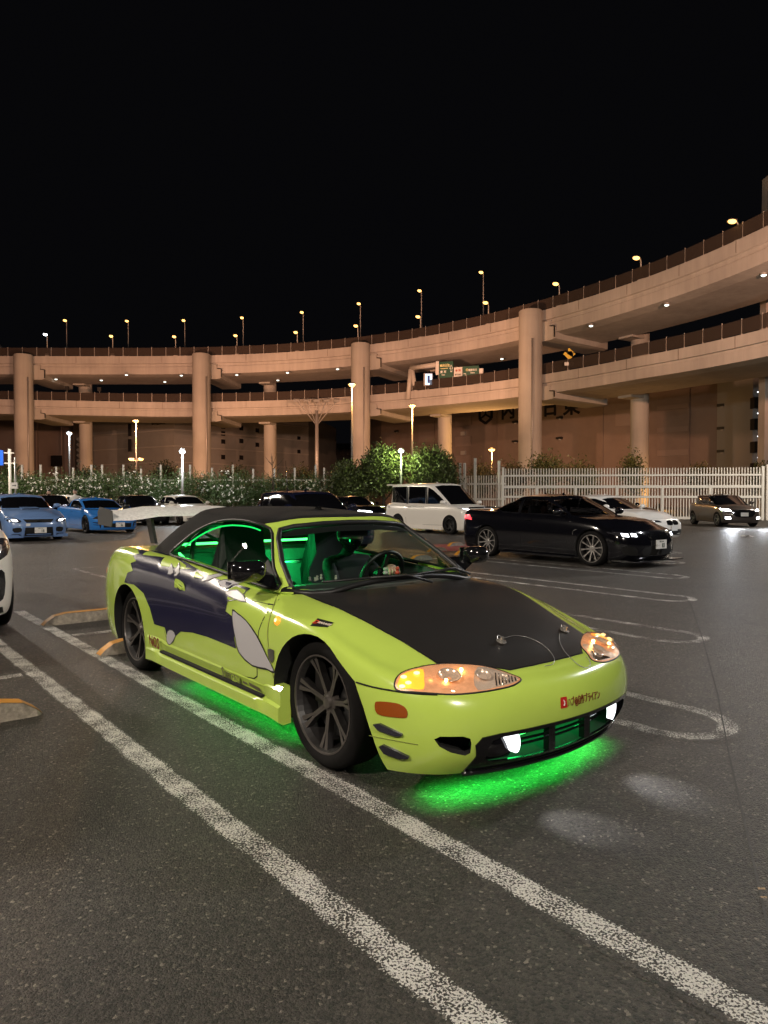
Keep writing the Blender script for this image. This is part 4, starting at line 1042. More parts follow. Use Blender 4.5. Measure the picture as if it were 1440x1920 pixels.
# signs at the left edge
t = at(18, 842, 40); root = thing('direction_sign', 'blue information sign on a white post at the left edge', 'sign', (t.x, t.y, 0))
MB().tube([(0, 0, 0), (0, 0, t.z)], .085, 10).build('post', M_FENCEWHITE, root, True)
for z in (t.z - .22, t.z - .80): MB().bar((-1.4, 0, z), (.25, 0, z), .05, .06).build('bracket', M_FENCEWHITE, root)
MB().box((-1.0, -.08, t.z - .5), (1.35, .05, .85)).build('sign_board', mat('sign_blue_bright', (.012, .10, .55), .4, emit=(.02, .16, .9), estr=.25), root); text('sign_lettering', 'P', .45, M_SIGNWHITE, root, Matrix.Translation((-1.0, -.12, t.z - .5)) @ Matrix.Rotation(math.pi / 2, 4, 'X'), .003)
t = at(28, 857, 35); root = thing('arrow_sign', 'small arrow sign on a grey pole above the blue sedan', 'sign', (t.x, t.y, 0))
MB().tube([(0, 0, 0), (0, 0, t.z)], .05, 8).build('pole', M_STEELPOLE, root, True); z = at(28, 911, 35).z
MB().box((0, -.07, z), (.34, .03, .30)).build('sign_board', M_SIGNWHITE, root); MB().box((0, -.09, z), (.29, .02, .25)).build('sign_face', mat('sign_navy', (.03, .035, .05), .5), root)
text('sign_symbol', '➡', .30, M_SIGNWHITE, root, Matrix.Translation((0, -.105, z)) @ Matrix.Rotation(math.pi / 2, 4, 'X'), .003)
# ------------------------------------------------------------------ wheel stops
M_STOP = mat('rough_concrete', (.22, .19, .155), .9, noise=.4, nscale=25, bump=.6, bscale=45); M_STOPY = mat('stop_yellow', (.55, .24, .02), .6, noise=.12, nscale=14)
def wheel_stop(cx, cy, L, lab, rot=0, paint=True):
    p = car2w(cx, cy); root = thing('wheel_stop', lab, 'wheel stop', p, HERO_RZ + math.pi / 2 + rot, 'concrete wheel stops')
    prof = [(0, 0), (.035, .035), (.11, .085), (.22, .105), (L - .22, .105), (L - .11, .085), (L - .035, .035), (L, 0)]; w = .13
    def loft(w0, w1, z0, mi): pass
    V = []; n = len(prof)
    for x, z in prof: V += [(x - L / 2, -w / 2 - .01, 0), (x - L / 2, -w / 2 + .012, max(0, z)), (x - L / 2, w / 2 - .012, max(0, z)), (x - L / 2, w / 2 + .01, 0)]
    F = []
    for i in range(n - 1):
        for k in range(3): F.append((i * 4 + k, i * 4 + k + 1, i * 4 + 4 + k + 1, i * 4 + 4 + k))
    MB().add(V, F).build('block', M_STOP, root)
    if paint:
        V = []
        for x, z in prof: V += [(x - L / 2, -w / 2 + .010, z + .004), (x - L / 2, w / 2 - .010, z + .004)]
        o = obj('painted_strip', V, [(2 * i, 2 * i + 1, 2 * i + 3, 2 * i + 2) for i in range(n - 1)], M_STOPY, root)
    return root
wheel_stop(-3.20, -.52, .62, 'concrete wheel stop with orange top behind the convertible rear wheel')
wheel_stop(-3.20, .80, .62, 'concrete wheel stop hidden behind the far rear wheel of the convertible')
wheel_stop(-4.95, -.35, 1.0, 'long concrete wheel stop with orange top behind the convertible tail')
wheel_stop(-1.82, -1.90, .62, 'concrete wheel stop with orange top at the left edge of the picture')
for px, py, lb in ((820, 1034, 'left one of three behind the black coupe'), (790, 1050, 'seen through the convertible windscreen'), (855, 1024, 'farthest of three behind the black coupe'), (872, 1040, 'nearest the black coupe rear wheel')):
    q = w2car(gnd(px, py)); wheel_stop(q.x, q.y, .60, 'concrete wheel stop with yellow end, ' + lb)
# red flat panel on the ground behind the coupe
rp = [gnd(805, 1022), gnd(868, 1020), gnd(905, 1030), gnd(815, 1036)]
o = obj('red_ground_patch', [(p.x, p.y, .008) for p in rp], [(0, 1, 2, 3)], mat('red_paint', (.26, .05, .05), .5, noise=.3, nscale=3)); tag(o, 'worn red painted patch on the asphalt beside the black coupe', kind='structure')
# litter
for px, py, lb, sz in ((1400, 1007, 'pale crumpled paper on the asphalt at right', .22), (1428, 1672, 'small dry leaf on the asphalt near the right edge', .012), (1432, 1688, 'tiny pale leaf on the asphalt near the right edge', .010)):
    p = gnd(px, py); root = thing('paper_scrap' if sz > .1 else 'dry_leaf', lb, 'litter', p); g = np.random.default_rng(int(px)); V = []
    for i in range(5):
        for j in range(4): V.append(((i / 4 - .5) * sz * 2 + g.normal() * sz * .08, (j / 3 - .5) * sz + g.normal() * sz * .08, .01 + abs(g.normal()) * sz * .12))
    MB().add(V, [(i * 4 + j, i * 4 + j + 1, i * 4 + j + 5, i * 4 + j + 4) for i in range(4) for j in range(3)]).build('sheet', mat('paper', (.5, .46, .42), .8) if sz > .1 else mat('dry_leaf', (.35, .24, .14), .8), root)
M_LIME = mat('lime_paint', (.43, .585, .095), .22, coat=.7, noise=.03, nscale=6)
M_HOOD = mat('black_hood_wrap', (.016, .0145, .014), .42, noise=.1, nscale=8)
M_FABRIC = mat('soft_top_fabric', (.0095, .009, .0085), .9, spec=.2, bump=.25, bscale=500, noise=.15, nscale=12)
M_NAVY = mat('navy_vinyl', (.009, .009, .034), .25, coat=.4)
M_GREY = mat('grey_vinyl', (.42, .41, .43), .35)
M_AMBER = mat('amber_lens', (.26, .058, .006), .15, coat=.5)
M_GLASS = glassmat('clear_glass', (.86, .93, .90))
M_LENS = glassmat('lamp_lens', (.95, .93, .90))
M_GREENTUBE = emat('green_tube', (.07, 1.0, .16), 5)
M_SEAT = mat('black_seat', (.008, .008, .008), .7)
M_REFL = mat('lamp_reflector', (.80, .78, .76), .10, metal=1)
M_BULB = emat('warm_bulb', (1, .50, .14), 55)
M_AMBERLIT = mat('amber_lit', (.9, .35, .02), .3, emit=(1, .33, .03), estr=1.7)
M_FOGLIT = mat('fog_lit', (.8, .8, .85), .2, emit=(.93, .95, 1), estr=2.2)
M_RED = mat('sticker_red', (.45, .015, .012), .4)
M_MAROON = mat('sticker_maroon', (.16, .012, .010), .4)
M_WHITE = mat('white_paint', (.72, .71, .69), .35)

def hero_car():
    root = thing('convertible_car', 'lime green soft-top convertible with black hood and green underglow parked beside the white line', 'car', HERO_O, HERO_RZ)
    S = body_surface(HERO, 8, 7)
    me = grid_to_mesh(S); bvh = bvh_of(me)
    def hit(px, py):
        l, n, _, _ = bvh.ray_cast(*pxc(px, py)); return l
    # ---- openings
    wells = [cyl_y(0, .31, .345, -1.2, -.52), cyl_y(0, .31, .345, .52, 1.2), cyl_y(-2.51, .31, .345, -1.2, -.52), cyl_y(-2.51, .31, .345, .52, 1.2)]
    foot = [(-2.28, -.60), (-1.9, -.66), (-1.1, -.675), (-.55, -.66), (-.40, -.52), (-.33, -.30), (-.30, 0)]
    foot = foot + [(x, -y) for x, y in reversed(foot[:-1])]
    cabin = MB().prism(foot, .30, 1.4); cabin.mi = 2; M_TRIM = mat('cabin_trim', (.075, .075, .075), .7, noise=.2, nscale=12)
    # the mouth, symmetric about the car's middle
    mouth = [(-.50, .215), (-.46, .195), (-.30, .188), (0, .186), (.30, .188), (.46, .195), (.50, .215), (.505, .26), (.49, .300), (.45, .312), (.25, .318), (0, .320), (-.25, .318), (-.45, .312), (-.49, .300), (-.505, .26)]
    mouth_c = prism_x(mouth, .60, 1.4)
    fog_px = [(814, 1386), (826, 1381), (868, 1381), (882, 1385), (884, 1395), (882, 1412), (872, 1417), (845, 1411), (824, 1400)]
    fh = [hit(*p) for p in fog_px]
    dirn = Vector((math.cos(.75), -math.sin(.75), 0))
    def slot(sg):
        n = len(fh); V = []
        for s in (.12, -.09):
            for p in fh:
                q = p + dirn * s; V.append((q.x, q.y * sg, q.z))
        F = [tuple(range(n)), tuple(range(2 * n - 1, n - 1, -1))] + [(i, n + i, n + (i + 1) % n, (i + 1) % n) for i in range(n)]
        return MB().add(V, F)
    gap = [(.15, .62), (.345, .50), (.40, .40), (.45, .27), (.50, .10), (0, .0), (-.1, .3)]
    wedges = [prism_y(gap, -1.2, -.52), prism_y(gap, .52, 1.2)]
    hl_px = smoothpoly([(740, 1280), (752, 1262), (785, 1251), (825, 1245), (862, 1245), (900, 1248), (935, 1256), (962, 1266), (977, 1274), (962, 1285), (930, 1293), (890, 1299), (850, 1302), (810, 1300), (770, 1297), (745, 1294)], 3)
    hd_dir = Vector((math.cos(.55), -math.sin(.55), 0)); hhit = [hit(*p) for p in hl_px]
    res = boolean(me.copy(), [merge(*wells), merge(*wedges), cabin, mouth_c, merge(slot(1), slot(-1))], mats=(M_LIME, M_DARK, M_TRIM))
    finish(res, 'body', [M_LIME, M_DARK, M_TRIM], root)
    # ---- hood
    hp = [(570, 1114), (610, 1131), (660, 1152.5), (706, 1176), (753, 1201), (790, 1224), (820, 1243), (855, 1245), (900, 1248), (930, 1252), (956, 1256)]
    hh = [hit(*p) for p in hp]; right = [(p.x, p.y) for p in hh]
    right[0] = (-.40, right[0][1])
    half = right + [(right[-1][0] + .012, right[-1][1] * .5), (right[-1][0] + .015, 0)]
    half = [(min(x, .80), y) for x, y in half]
    cow = [(-.33, -.55), (-.26, -.33), (-.235, 0)]
    loop = half + [(x, -y) for x, y in reversed(half[:-1])] + [(x, -y) for x, y in cow[:2]] + [cow[2]] + [(cow[1][0], cow[1][1]), (cow[0][0], cow[0][1])]
    hcx = sum(p[0] for p in loop) / len(loop)
    drape([(hcx + (x - hcx) * 1.006 + (.003 if x > hcx else -.003), y * 1.012) for x, y in loop], .05, top_caster(), bvh, .0012, 'hood_gap', M_DARK, root)
    hood = drape(loop, .045, top_caster(), bvh, .004, 'hood', M_HOOD, root, thick=.005)
    # hood pins and lanyards
    pins = [(939, 1206), (1057, 1185)]
    cables = [[(944, 1200), (965, 1195), (990, 1199), (1015, 1211), (1032, 1227), (1039, 1240), (1034, 1249), (1020, 1252)],
              [(1048, 1190), (1048, 1205), (1056, 1222), (1068, 1236), (1082, 1249), (1096, 1255), (1105, 1250), (1103, 1240), (1097, 1234)]]
    for (px, py), cb in zip(pins, cables):
        l, n, _, _ = bvh.ray_cast(*pxc(px, py))
        p = MB().lathe([(0, .004), (.024, .004), (.026, .008), (.012, .011), (.009, .030), (0, .031)], 16, 'Z', mi=0)
        p.tube([(-.018 + .0, .0, .016), (-.026, .012, .026), (-.008, .022, .028), (.018, .012, .020)], .0022, 6)
        o = p.build('hood_pin', mat('pin_steel', (.40, .38, .35), .25, metal=.7), hood, True, sharp=30)
        o.matrix_local = Matrix.Translation(l + n * .004) @ n.to_track_quat('Z', 'Y').to_matrix().to_4x4()
        pts = []
        for q in smoothpoly(cb, 4, False):
            l2, n2, _, _ = bvh.ray_cast(*pxc(*q))
            if l2: pts.append(l2 + n2 * .010)
        MB().tube(pts, .0016, 6).build('pin_cable', mat('steel_cable', (.35, .35, .34), .35, metal=.8), hood, True)
    # cowl panel under the wipers
    cw = [(-.40, -.66), (-.33, -.55), (-.26, -.33), (-.235, 0), (-.26, .33), (-.33, .55), (-.40, .66), (-.44, .60), (-.36, .4), (-.31, 0), (-.36, -.4), (-.44, -.60)]
    drape(cw, .05, top_caster(), bvh, .002, 'cowl_panel', mat('cowl_grey', (.09, .09, .095), .6), root)
    # ---- doors, side seams
    dpoly = smoothpoly([(-.47, .79), (-.50, .60), (-.52, .42), (-.56, .335), (-.9, .325), (-1.4, .325), (-1.70, .335), (-1.80, .42), (-1.78, .60), (-1.70, .76), (-1.66, .845), (-1.1, .825)], 3)
    doors = []
    for s in (-1, 1):
        rim_ = drape([(x * 1.0 + (.006 if x > -1.1 else -.006), z - (.005 if z < .5 else -.0)) for x, z in dpoly], .06, side_caster(s), bvh, .0006, 'door_gap', M_DARK, root)
        d = drape(dpoly, .05, side_caster(s), bvh, .0022, 'door', M_LIME, root); doors.append(d)
        # recessed handle
        hl, hn, _, _ = bvh.ray_cast(Vector((-1.555, s * 3, .725)), Vector((0, -s, 0)))
        hb = MB().add([(x, 0, z) for x, z in smoothpoly([(-.075, .045), (.02, .042), (.075, .02), (.078, -.035), (.02, -.048), (-.07, -.045)], 3)], [tuple(range(18))])
        o = hb.build('door_handle', M_LIME, d, False); o.location = hl + hn * .006
        k = MB().add([(x, s * .002, z) for x, z in smoothpoly([(-.045, .02), (.03, .012), (.05, -.01), (.0, -.026), (-.03, -.012)], 3)], [tuple(range(15))])
        k.bar((-.045, s * .008, .020), (.052, s * .008, -.006), .014, .012, mi=1)
        o = k.build('handle_recess', None, d, False, mats=[M_DARK, M_LIME]); o.location = hl + hn * .006
    # swage line below the door and the skirt
    for s in (-1, 1):
        sk = MB(); xs = np.linspace(-.27, -2.10, 30); pr = []
        ring = []
        for x in xs:
            e = min(1, max(0, (-.27 - x) / .10)) * min(1, max(0, (x + 2.10) / .10))
            flare = .012 + .010 * (1 - min(1, abs(x + 1.15) / .95) ** 6)
            low = .150 + .012 * e; mid_in = (.0 if (x > -.42 or x < -1.86) else -.022)
            y0 = .828; top = .345 if (x > -.45 or x < -1.83) else .335
            ring.append([(x, s * (y0 - .06), low + .005), (x, s * (y0 - .012), low), (x, s * (y0 + flare), low + .018), (x, s * (y0 + flare), low + .075), (x, s * (y0 + flare + mid_in * .6), low + .088),
                         (x, s * (y0 + .004 + mid_in), low + .10), (x, s * (y0 + .004 + mid_in * .4), top - .02), (x, s * (y0 - .012), top), (x, s * (y0 - .06), top)])
        n = len(ring[0]); V = [p for r_ in ring for p in r_]; F = []
        for i in range(len(ring) - 1):
            for k2 in range(n): F.append((i * n + k2, i * n + (k2 + 1) % n, (i + 1) * n + (k2 + 1) % n, (i + 1) * n + k2))
        F += [tuple(range(n)), tuple(range(len(V) - 1, len(V) - n - 1, -1))]
        o = MB().add(V, F).build('side_skirt', M_LIME, root, True, sharp=28)
        MB().bar((-.45, s * .826, .262), (-1.84, s * .826, .262), .030, .012).build('skirt_gap', M_DARK, o)
    # ---- livery: plain navy field with torn edge and grey blades (right and left alike)
    navy = [(330, 1042), (352, 1056), (372, 1068), (398, 1082), (420, 1090), (450, 1098), (470, 1104), (452, 1124), (428, 1128), (424, 1146), (440, 1158), (446, 1176), (440, 1196), (444, 1216), (420, 1206), (390, 1194), (362, 1186),
            (340, 1184), (328, 1194), (318, 1208), (310, 1176), (290, 1170), (282, 1140), (270, 1112), (252, 1096), (234, 1092), (240, 1074), (250, 1070), (246, 1056), (256, 1052), (250, 1042), (262, 1038), (260, 1030), (276, 1034), (300, 1032)]
    blades = [[(438, 1146), (447, 1152), (462, 1164), (482, 1192), (500, 1228), (515, 1258), (500, 1252), (474, 1246), (450, 1222), (444, 1198), (439, 1172)],
              [(386, 1084), (404, 1078), (424, 1075), (412, 1082), (380, 1090)], [(410, 1092), (434, 1088), (452, 1094), (436, 1098), (424, 1104)], [(424, 1112), (446, 1108), (462, 1128), (440, 1122)],
              [(316, 1076), (322, 1058), (326, 1074)], [(328, 1080), (336, 1056), (337, 1074)], [(316, 1184), (324, 1182), (330, 1192), (320, 1208), (314, 1200)]]
    def cast_px(u, v): return pxc(u, v)
    def tosidepoly(pp):
        out = []
        for p in pp:
            l, _, _, _ = bvh.ray_cast(*pxc(*p))
            if l: out.append((l.x, l.z))
        return out
    nv = densify(tosidepoly(navy), .03)
    for s in (-1, 1):
        drape(nv, .05, side_caster(s), bvh, .0042, 'livery_field', M_NAVY, root)
        for b in blades:
            q = tosidepoly(smoothpoly(b, 2)); 
            if len(q) > 3:
                cx = sum(p[0] for p in q) / len(q); cz = sum(p[1] for p in q) / len(q)
                drape([(cx + (x - cx) * 1.04 + (.004 if x > cx else -.004), cz + (z - cz) * 1.04 + (.004 if z > cz else -.004)) for x, z in q], .05, side_caster(s), bvh, .0050, 'livery_outline', M_BLACK, root)
                drape(q, .05, side_caster(s), bvh, .0058, 'livery_blade', M_GREY, root)
    # ---- bumper split and seams
    def strip(pts, w, nm, m, parent=root, off=.002, mirror=True):
        hs_ = [bvh.ray_cast(*pxc(*p)) for p in smoothpoly(pts, 4, False)]
        L = [h[0] + h[1] * off for h in hs_ if h[0]]
        if len(L) < 2: return
        o = MB().tube(L, w, 6).build(nm, m, parent, True)
        if mirror: MB().tube([Vector((p.x, -p.y, p.z)) for p in L], w, 6).build(nm, m, parent, True)
        return o
    strip([(668, 1279), (700, 1288), (742, 1296), (780, 1301), (820, 1303)], .0035, 'bumper_seam', M_DARK)
    strip([(522, 1112), (512, 1140), (504, 1170), (503, 1200), (508, 1240), (514, 1272)], .0025, 'fender_seam', mat('seam_olive', (.20, .24, .04), .6))
    strip([(693, 1379), (730, 1386), (784, 1396)], .0018, 'bumper_crease', mat('seam_olive', (.2, .24, .04), .6), mirror=False)
    # ---- headlights
    inner = lambda k: [(859 + (x - 859) * k, 1274 + (y - 1274) * k) for x, y in hl_px]
    for sg in (1, -1):
        hd = pempty('headlight', root)
        fl = lambda v: Vector((v.x, v.y * sg, v.z))
        ring2 = np.array(densify(hl_px, 6))
        def dr(poly, st, off, nm, m, dome=0):
            P, T = tri2d(poly, st); V = []
            for p in P:
                l, n, _, _ = bvh.ray_cast(*pxc(*p)); e = min(1, np.min(np.hypot(ring2[:, 0] - p[0], ring2[:, 1] - p[1])) / 22)
                V.append(fl(l + n * (off + dome * e * (2 - e))))
            return obj(nm, V, [tuple(t) if sg > 0 else tuple(t)[::-1] for t in T], m, hd, True)
        dr(hl_px, 8, .002, 'housing', mat('lamp_housing', (.62, .36, .23), .25, noise=.2, nscale=25, bump=.3, bscale=40, emit=(1, .32, .08), estr=.26))  # orange glow of the lit lamp put into the housing colour and emission
        dr(smoothpoly([(896, 1251), (930, 1257), (958, 1267), (972, 1274), (958, 1283), (928, 1290), (896, 1295), (888, 1274)], 2), 7, .0032, 'housing', mat('lamp_silver', (.80, .66, .56), .22, metal=.35, bump=.4, bscale=120))
        dr(smoothpoly([(746, 1282), (755, 1266), (775, 1258), (793, 1256), (795, 1275), (794, 1293), (770, 1292), (748, 1290)], 2), 8, .004, 'turn_signal', M_AMBERLIT)
        for c_ in ((757, 1272), (766, 1282), (781, 1265), (755, 1288)):
            l, n, _, _ = bvh.ray_cast(*pxc(*c_)); MB().sphere(tuple(fl(l + n * .009)), (.014, .014, .007), 10, 6).build('bulb', emat('amber_hot', (1, .72, .30), 3), hd, True)  # glowing blobs added for the hot spots of the lit signal
        M_BOWL = mat('lamp_bowl', (.85, .72, .62), .16, metal=.55)
        for c, r, dep in (((842, 1272), .050, .022), ((905, 1270), .036, .018), ((943, 1273), .024, .012)):
            l, n, _, _ = bvh.ray_cast(*pxc(*c)); ax_ = (n + hd_dir).normalized()
            b_ = MB().lathe([(r, dep * .9), (r * .96, dep), (r * .88, dep * .7), (r * .7, dep * .35), (r * .4, dep * .12), (0, .002)], 24, 'Z').build('projector', M_BOWL, hd, True)
            dd_ = fl(n); b_.matrix_local = Matrix.Translation(fl(l)) @ dd_.to_track_quat('Z', 'Y').to_matrix().to_4x4()
        for c, r in (((864, 1260), .008), ((836, 1280), .007)):
            l, n, _, _ = bvh.ray_cast(*pxc(*c)); MB().sphere(tuple(fl(l + n * .012)), r, 10, 6).build('bulb', M_BULB, hd, True)
        for i_ in range(7):
            q0, q1 = hit(928 + i_ * 6, 1262 + i_ * 1.2), hit(930 + i_ * 6, 1286 - i_ * 1.5); n_ = Vector((.8, -.5, .2)).normalized()
            MB().tube([fl(q0 + n_ * .008), fl(q1 + n_ * .008)], .004, 5).build('lamp_rib', M_REFL, hd, True)
        dr(hl_px, 8, .003, 'lens', M_LENS, .026)
        point('turn_glow', fl(hit(806, 1272) + hd_dir * .018), .045, (1, .42, .12), .012, root)
        L = [fl(h_ + Vector((.001, -.001, 0))) for h_ in hhit]
        MB().tube(L, .004, 6, closed=True).build('lamp_seal', M_BLACK, hd, True)
    # side marker lamps, gill blades
    drape(smoothpoly([(704, 1318), (712, 1315), (742, 1318), (758, 1325), (764, 1334), (764, 1342), (758, 1346), (720, 1342), (706, 1335)], 3), 8, cast_px, bvh, .004, 'side_marker', M_AMBER, root, thick=.004, mirror=True)
    for pp in ([(702, 1357), (714, 1355.5), (756, 1376), (755, 1379), (742, 1379), (711, 1368)], [(713, 1398), (720, 1395), (768, 1417), (767, 1420), (752, 1421), (722, 1411)]):
        drape(pp, 8, cast_px, bvh, .012, 'gill_blade', mat('gunmetal_trim', (.10, .10, .13), .25, metal=.8), root, thick=.014, mirror=True)
    # round fender repeater
    l, n, _, _ = bvh.ray_cast(*pxc(521, 1164))
    for sg in (1, -1):
        o = MB().lathe([(0, .016), (.014, .014), (.022, .006), (.024, 0)], 20, 'Z').build('fender_repeater', mat('repeater_lit', (.9, .3, .03), .25, emit=(1, .26, .03), estr=1.3), root, True)
        nn = Vector((n.x, n.y * sg, n.z)); o.matrix_local = Matrix.Translation(Vector((l.x, l.y * sg, l.z))) @ nn.to_track_quat('Z', 'Y').to_matrix().to_4x4()
        o = MB().lathe([(0, .019), (.008, .018), (.010, .014)], 14, 'Z').build('repeater_bulb', emat('repeater_core', (1, .62, .30), 3), root, True); o.matrix_local = Matrix.Translation(Vector((l.x, l.y * sg, l.z))) @ nn.to_track_quat('Z', 'Y').to_matrix().to_4x4()
    # ---- black lower valance with grille and fog lamps
    lp = [(-.548, .160), (-.545, .19), (-.535, .235), (-.55, .285), (-.525, .318), (-.45, .327), (-.25, .331), (0, .333)]
    lp = lp + [(-y, z) for y, z in reversed(lp[:-1])]
    lo = drape(lp, .03, front_caster(1), bvh, .005, 'valance_sheet', M_GLOSSBLACK, root, thick=.012)
    lme = lo.data; bpy.data.objects.remove(lo)
    mo2 = [(y * .985, .253 + (z - .253) * .97) for y, z in mouth]
    lme.materials.clear()
    finish(boolean(lme, [prism_x(mo2, .4, 1.4)], mats=(M_GLOSSBLACK, M_GLOSSBLACK)), 'front_valance', [M_GLOSSBLACK, M_GLOSSBLACK], root)
    # splitter lip along the lower edge
    ed = []
    for y in np.linspace(-.555, .555, 25):
        l, n, _, _ = bvh.ray_cast(Vector((8, y, .158)), Vector((-1, 0, 0))); ed.append(l + Vector((.004, 0, -.012)))
    MB().tube(ed, .010, 8).build('splitter_lip', M_GLOSSBLACK, root, True)
    gr = pempty('grille', root)
    def nosex(y, z=.26):
        l, _, _, _ = bvh.ray_cast(Vector((8, y, z)), Vector((-1, 0, 0))); return l.x
    for zz in (.222, .250, .282):
        MB().tube([(nosex(y, zz) - .075, y, zz) for y in np.linspace(-.40, .40, 15)], .006, 6).build('grille_bar', M_GLOSSBLACK, gr, True)
    for yy in (-.13, .13):
        MB().bar((nosex(yy) - .045, yy, .19), (nosex(yy) - .045, yy, .325), .045, .03, up=(1, 0, 0)).build('grille_post', M_GLOSSBLACK, gr)
    for s in (-1, 1):
        yo, yi = s * .50, s * .355
        ho = MB(); prof = smoothpoly([(.195, 0), (.215, .03), (.255, .042), (.295, .03), (.312, 0)], 3, False)
        ys = np.linspace(0, 1, 9); V = []; 
        for t in ys:
            y = yo + (yi - yo) * t
            for z, dx in prof: V.append((nosex(y, .255) - .055 + dx * (.3 + .7 * math.sin(math.pi * min(1, .1 + .8 * t))), y, z))
        n = len(prof); F = [(i * n + k, i * n + k + 1, (i + 1) * n + k + 1, (i + 1) * n + k) for i in range(8) for k in range(n - 1)]
        fo = MB().add(V, F).build('fog_light', M_GLOSSBLACK, root, True)
        xx = nosex(yi, .255)
        lz = smoothpoly([(.402, .300), (.372, .309), (.345, .306), (.340, .268), (.345, .232), (.362, .226), (.385, .252)], 3)
        n_ = len(lz); V = [(nosex(s * y, .27) - .010 + .006 * math.sin((z - .22) * 35), s * y, z) for y, z in lz]; V += [(v[0] - .03, v[1], v[2]) for v in V]; cx_ = len(V); V.append((nosex(s * .365, .27) - .001, s * .365, .27))
        F = [(i, (i + 1) % n_, cx_) for i in range(n_)] + [(i, n_ + i, n_ + (i + 1) % n_, (i + 1) % n_) for i in range(n_)]
        MB().add(V, F).build('fog_lens', M_FOGLIT, fo, True, sharp=50)
        spot('fog_beam', (xx + .03, s * .36, .26), (xx + .26, s * .30, 0), 17, (.93, .95, 1), 52, 1.0, .02, root)
    # green strip behind the grille
    MB().box((.66, 0, .20), (.012, .7, .012)).build('underglow_strip', M_GREENTUBE, root)
    area('underglow_grille', (.67, 0, .24), (0, math.radians(-90), 0), .05, .7, 1.2, (.02, 1, .2), root)
    # ---- wheels
    for x in (0, -2.51):
        for s in (-1, 1): wheel(root, x, s * .665, .31, .310, .236, .20, s, 7, 'twin')
    # ---- soft top, windshield frame and glass
    cs = cab_surface(HERO, 8, 7); cme = grid_to_mesh(cs, False); cbvh = bvh_of(cme)
    shell = solidify(cme, .022)
    win = smoothpoly([(-.505, .812), (-.62, .905), (-.76, 1.02), (-.895, 1.118), (-1.02, 1.150), (-1.20, 1.163), (-1.40, 1.156), (-1.58, 1.125), (-1.76, 1.055), (-1.90, .965), (-1.955, .908), (-1.72, .893), (-1.40, .873), (-1.1, .853), (-.80, .831)], 3)
    ws = [(-.672, .780), (-.50, .78), (-.25, .785), (0, .787), (.25, .785), (.50, .78), (.672, .780), (.605, .95), (.532, 1.065), (.485, 1.115), (.40, 1.134), (.2, 1.148), (0, 1.152), (-.2, 1.148), (-.40, 1.134), (-.485, 1.115), (-.532, 1.065), (-.605, .95)]
    bl = [(-.30, .97), (.30, .97), (.26, 1.14), (-.26, 1.14)]
    cut = [prism_y(win, -1.2, 1.2), prism_x(ws, -.97, .2), prism_x(bl, -3.2, -2.1)]
    full = boolean(shell, cut, mats=(M_FABRIC, M_BLACK))
    # the windscreen frame is what lies ahead of a raked plane
    hx = [(-.846, 0), (-.852, .15), (-.864, .26), (-.886, .38), (-.912, .46), (-.948, .53), (-.960, 1.2), (.6, 1.2)]
    loopf = [(x, y) for x, y in hx] + [(x, -y) for x, y in reversed(hx[1:])]
    fr = MB().prism(loopf, .4, 1.5); fr.mi = 0
    front = boolean(full.copy(), [fr], 'INTERSECT', mats=())
    rear = boolean(full, [fr], 'DIFFERENCE', mats=())
    finish(front, 'windshield_frame', [M_LIME, M_BLACK], root)
    finish(rear, 'soft_top', [M_FABRIC, M_BLACK], root)
    def pane(poly, step, caster, off, nm, m=M_GLASS): return drape(poly, step, caster, cbvh, off, nm, m, root)
    for s in (-1, 1):
        pane(win, .07, side_caster(s), -.012, 'side_window')
        # black rubber round the window
        L = []
        for x, z in densify(win, .05):
            l, n, _, _ = cbvh.ray_cast(Vector((x, s * 3, z)), Vector((0, -s, 0)))
            if l: L.append(l + n * .002)
        MB().tube(L, .009, 6, closed=True).build('window_seal', M_BLACK, root, True)
        # black quarter at the mirror foot
        drape([(-.50, .800), (-.62, .895), (-.72, .960), (-.74, .840)], .05, side_caster(s), cbvh, -.008, 'window_quarter', M_BLACK, root)
    pane(ws, .07, front_caster(1), -.010, 'windshield')
    pane(bl, .07, front_caster(-1), -.010, 'rear_window')
    L = []
    for y, z in densify(ws, .05):
        l, n, _, _ = cbvh.ray_cast(Vector((8, y, z)), Vector((-1, 0, 0))); 
        if l: L.append(l - n * .004)
    MB().tube(L, .016, 8, closed=True).build('windshield_seal', M_BLACK, root, True)
    band = [(-.50, 1.095), (-.40, 1.127), (0, 1.145), (.40, 1.127), (.50, 1.095), (.49, 1.085), (.2, 1.108), (0, 1.110), (-.2, 1.108), (-.49, 1.085)]
    drape(band, .05, front_caster(1), cbvh, -.013, 'tint_band', M_BLACK, root)
    # wipers
    for ya, yb, zb in ((.10, -.52, .834), (.56, -.02, .838)):
        pts = []
        for t in np.linspace(0, 1, 8):
            y = ya + (yb - ya) * t; l, n, _, _ = cbvh.ray_cast(Vector((8, y, zb + .012 * math.sin(t * 3))), Vector((-1, 0, 0))); pts.append(l + n * .016)
        w_ = MB().tube(pts, .007, 6); base = Vector(pts[0]) + Vector((.06, .02, -.03))
        w_.tube([base, (pts[0] + pts[3]) / 2 + Vector((.02, 0, .01)), pts[4]], .008, 6)
        w_.build('wiper', M_BLACK, root, True)
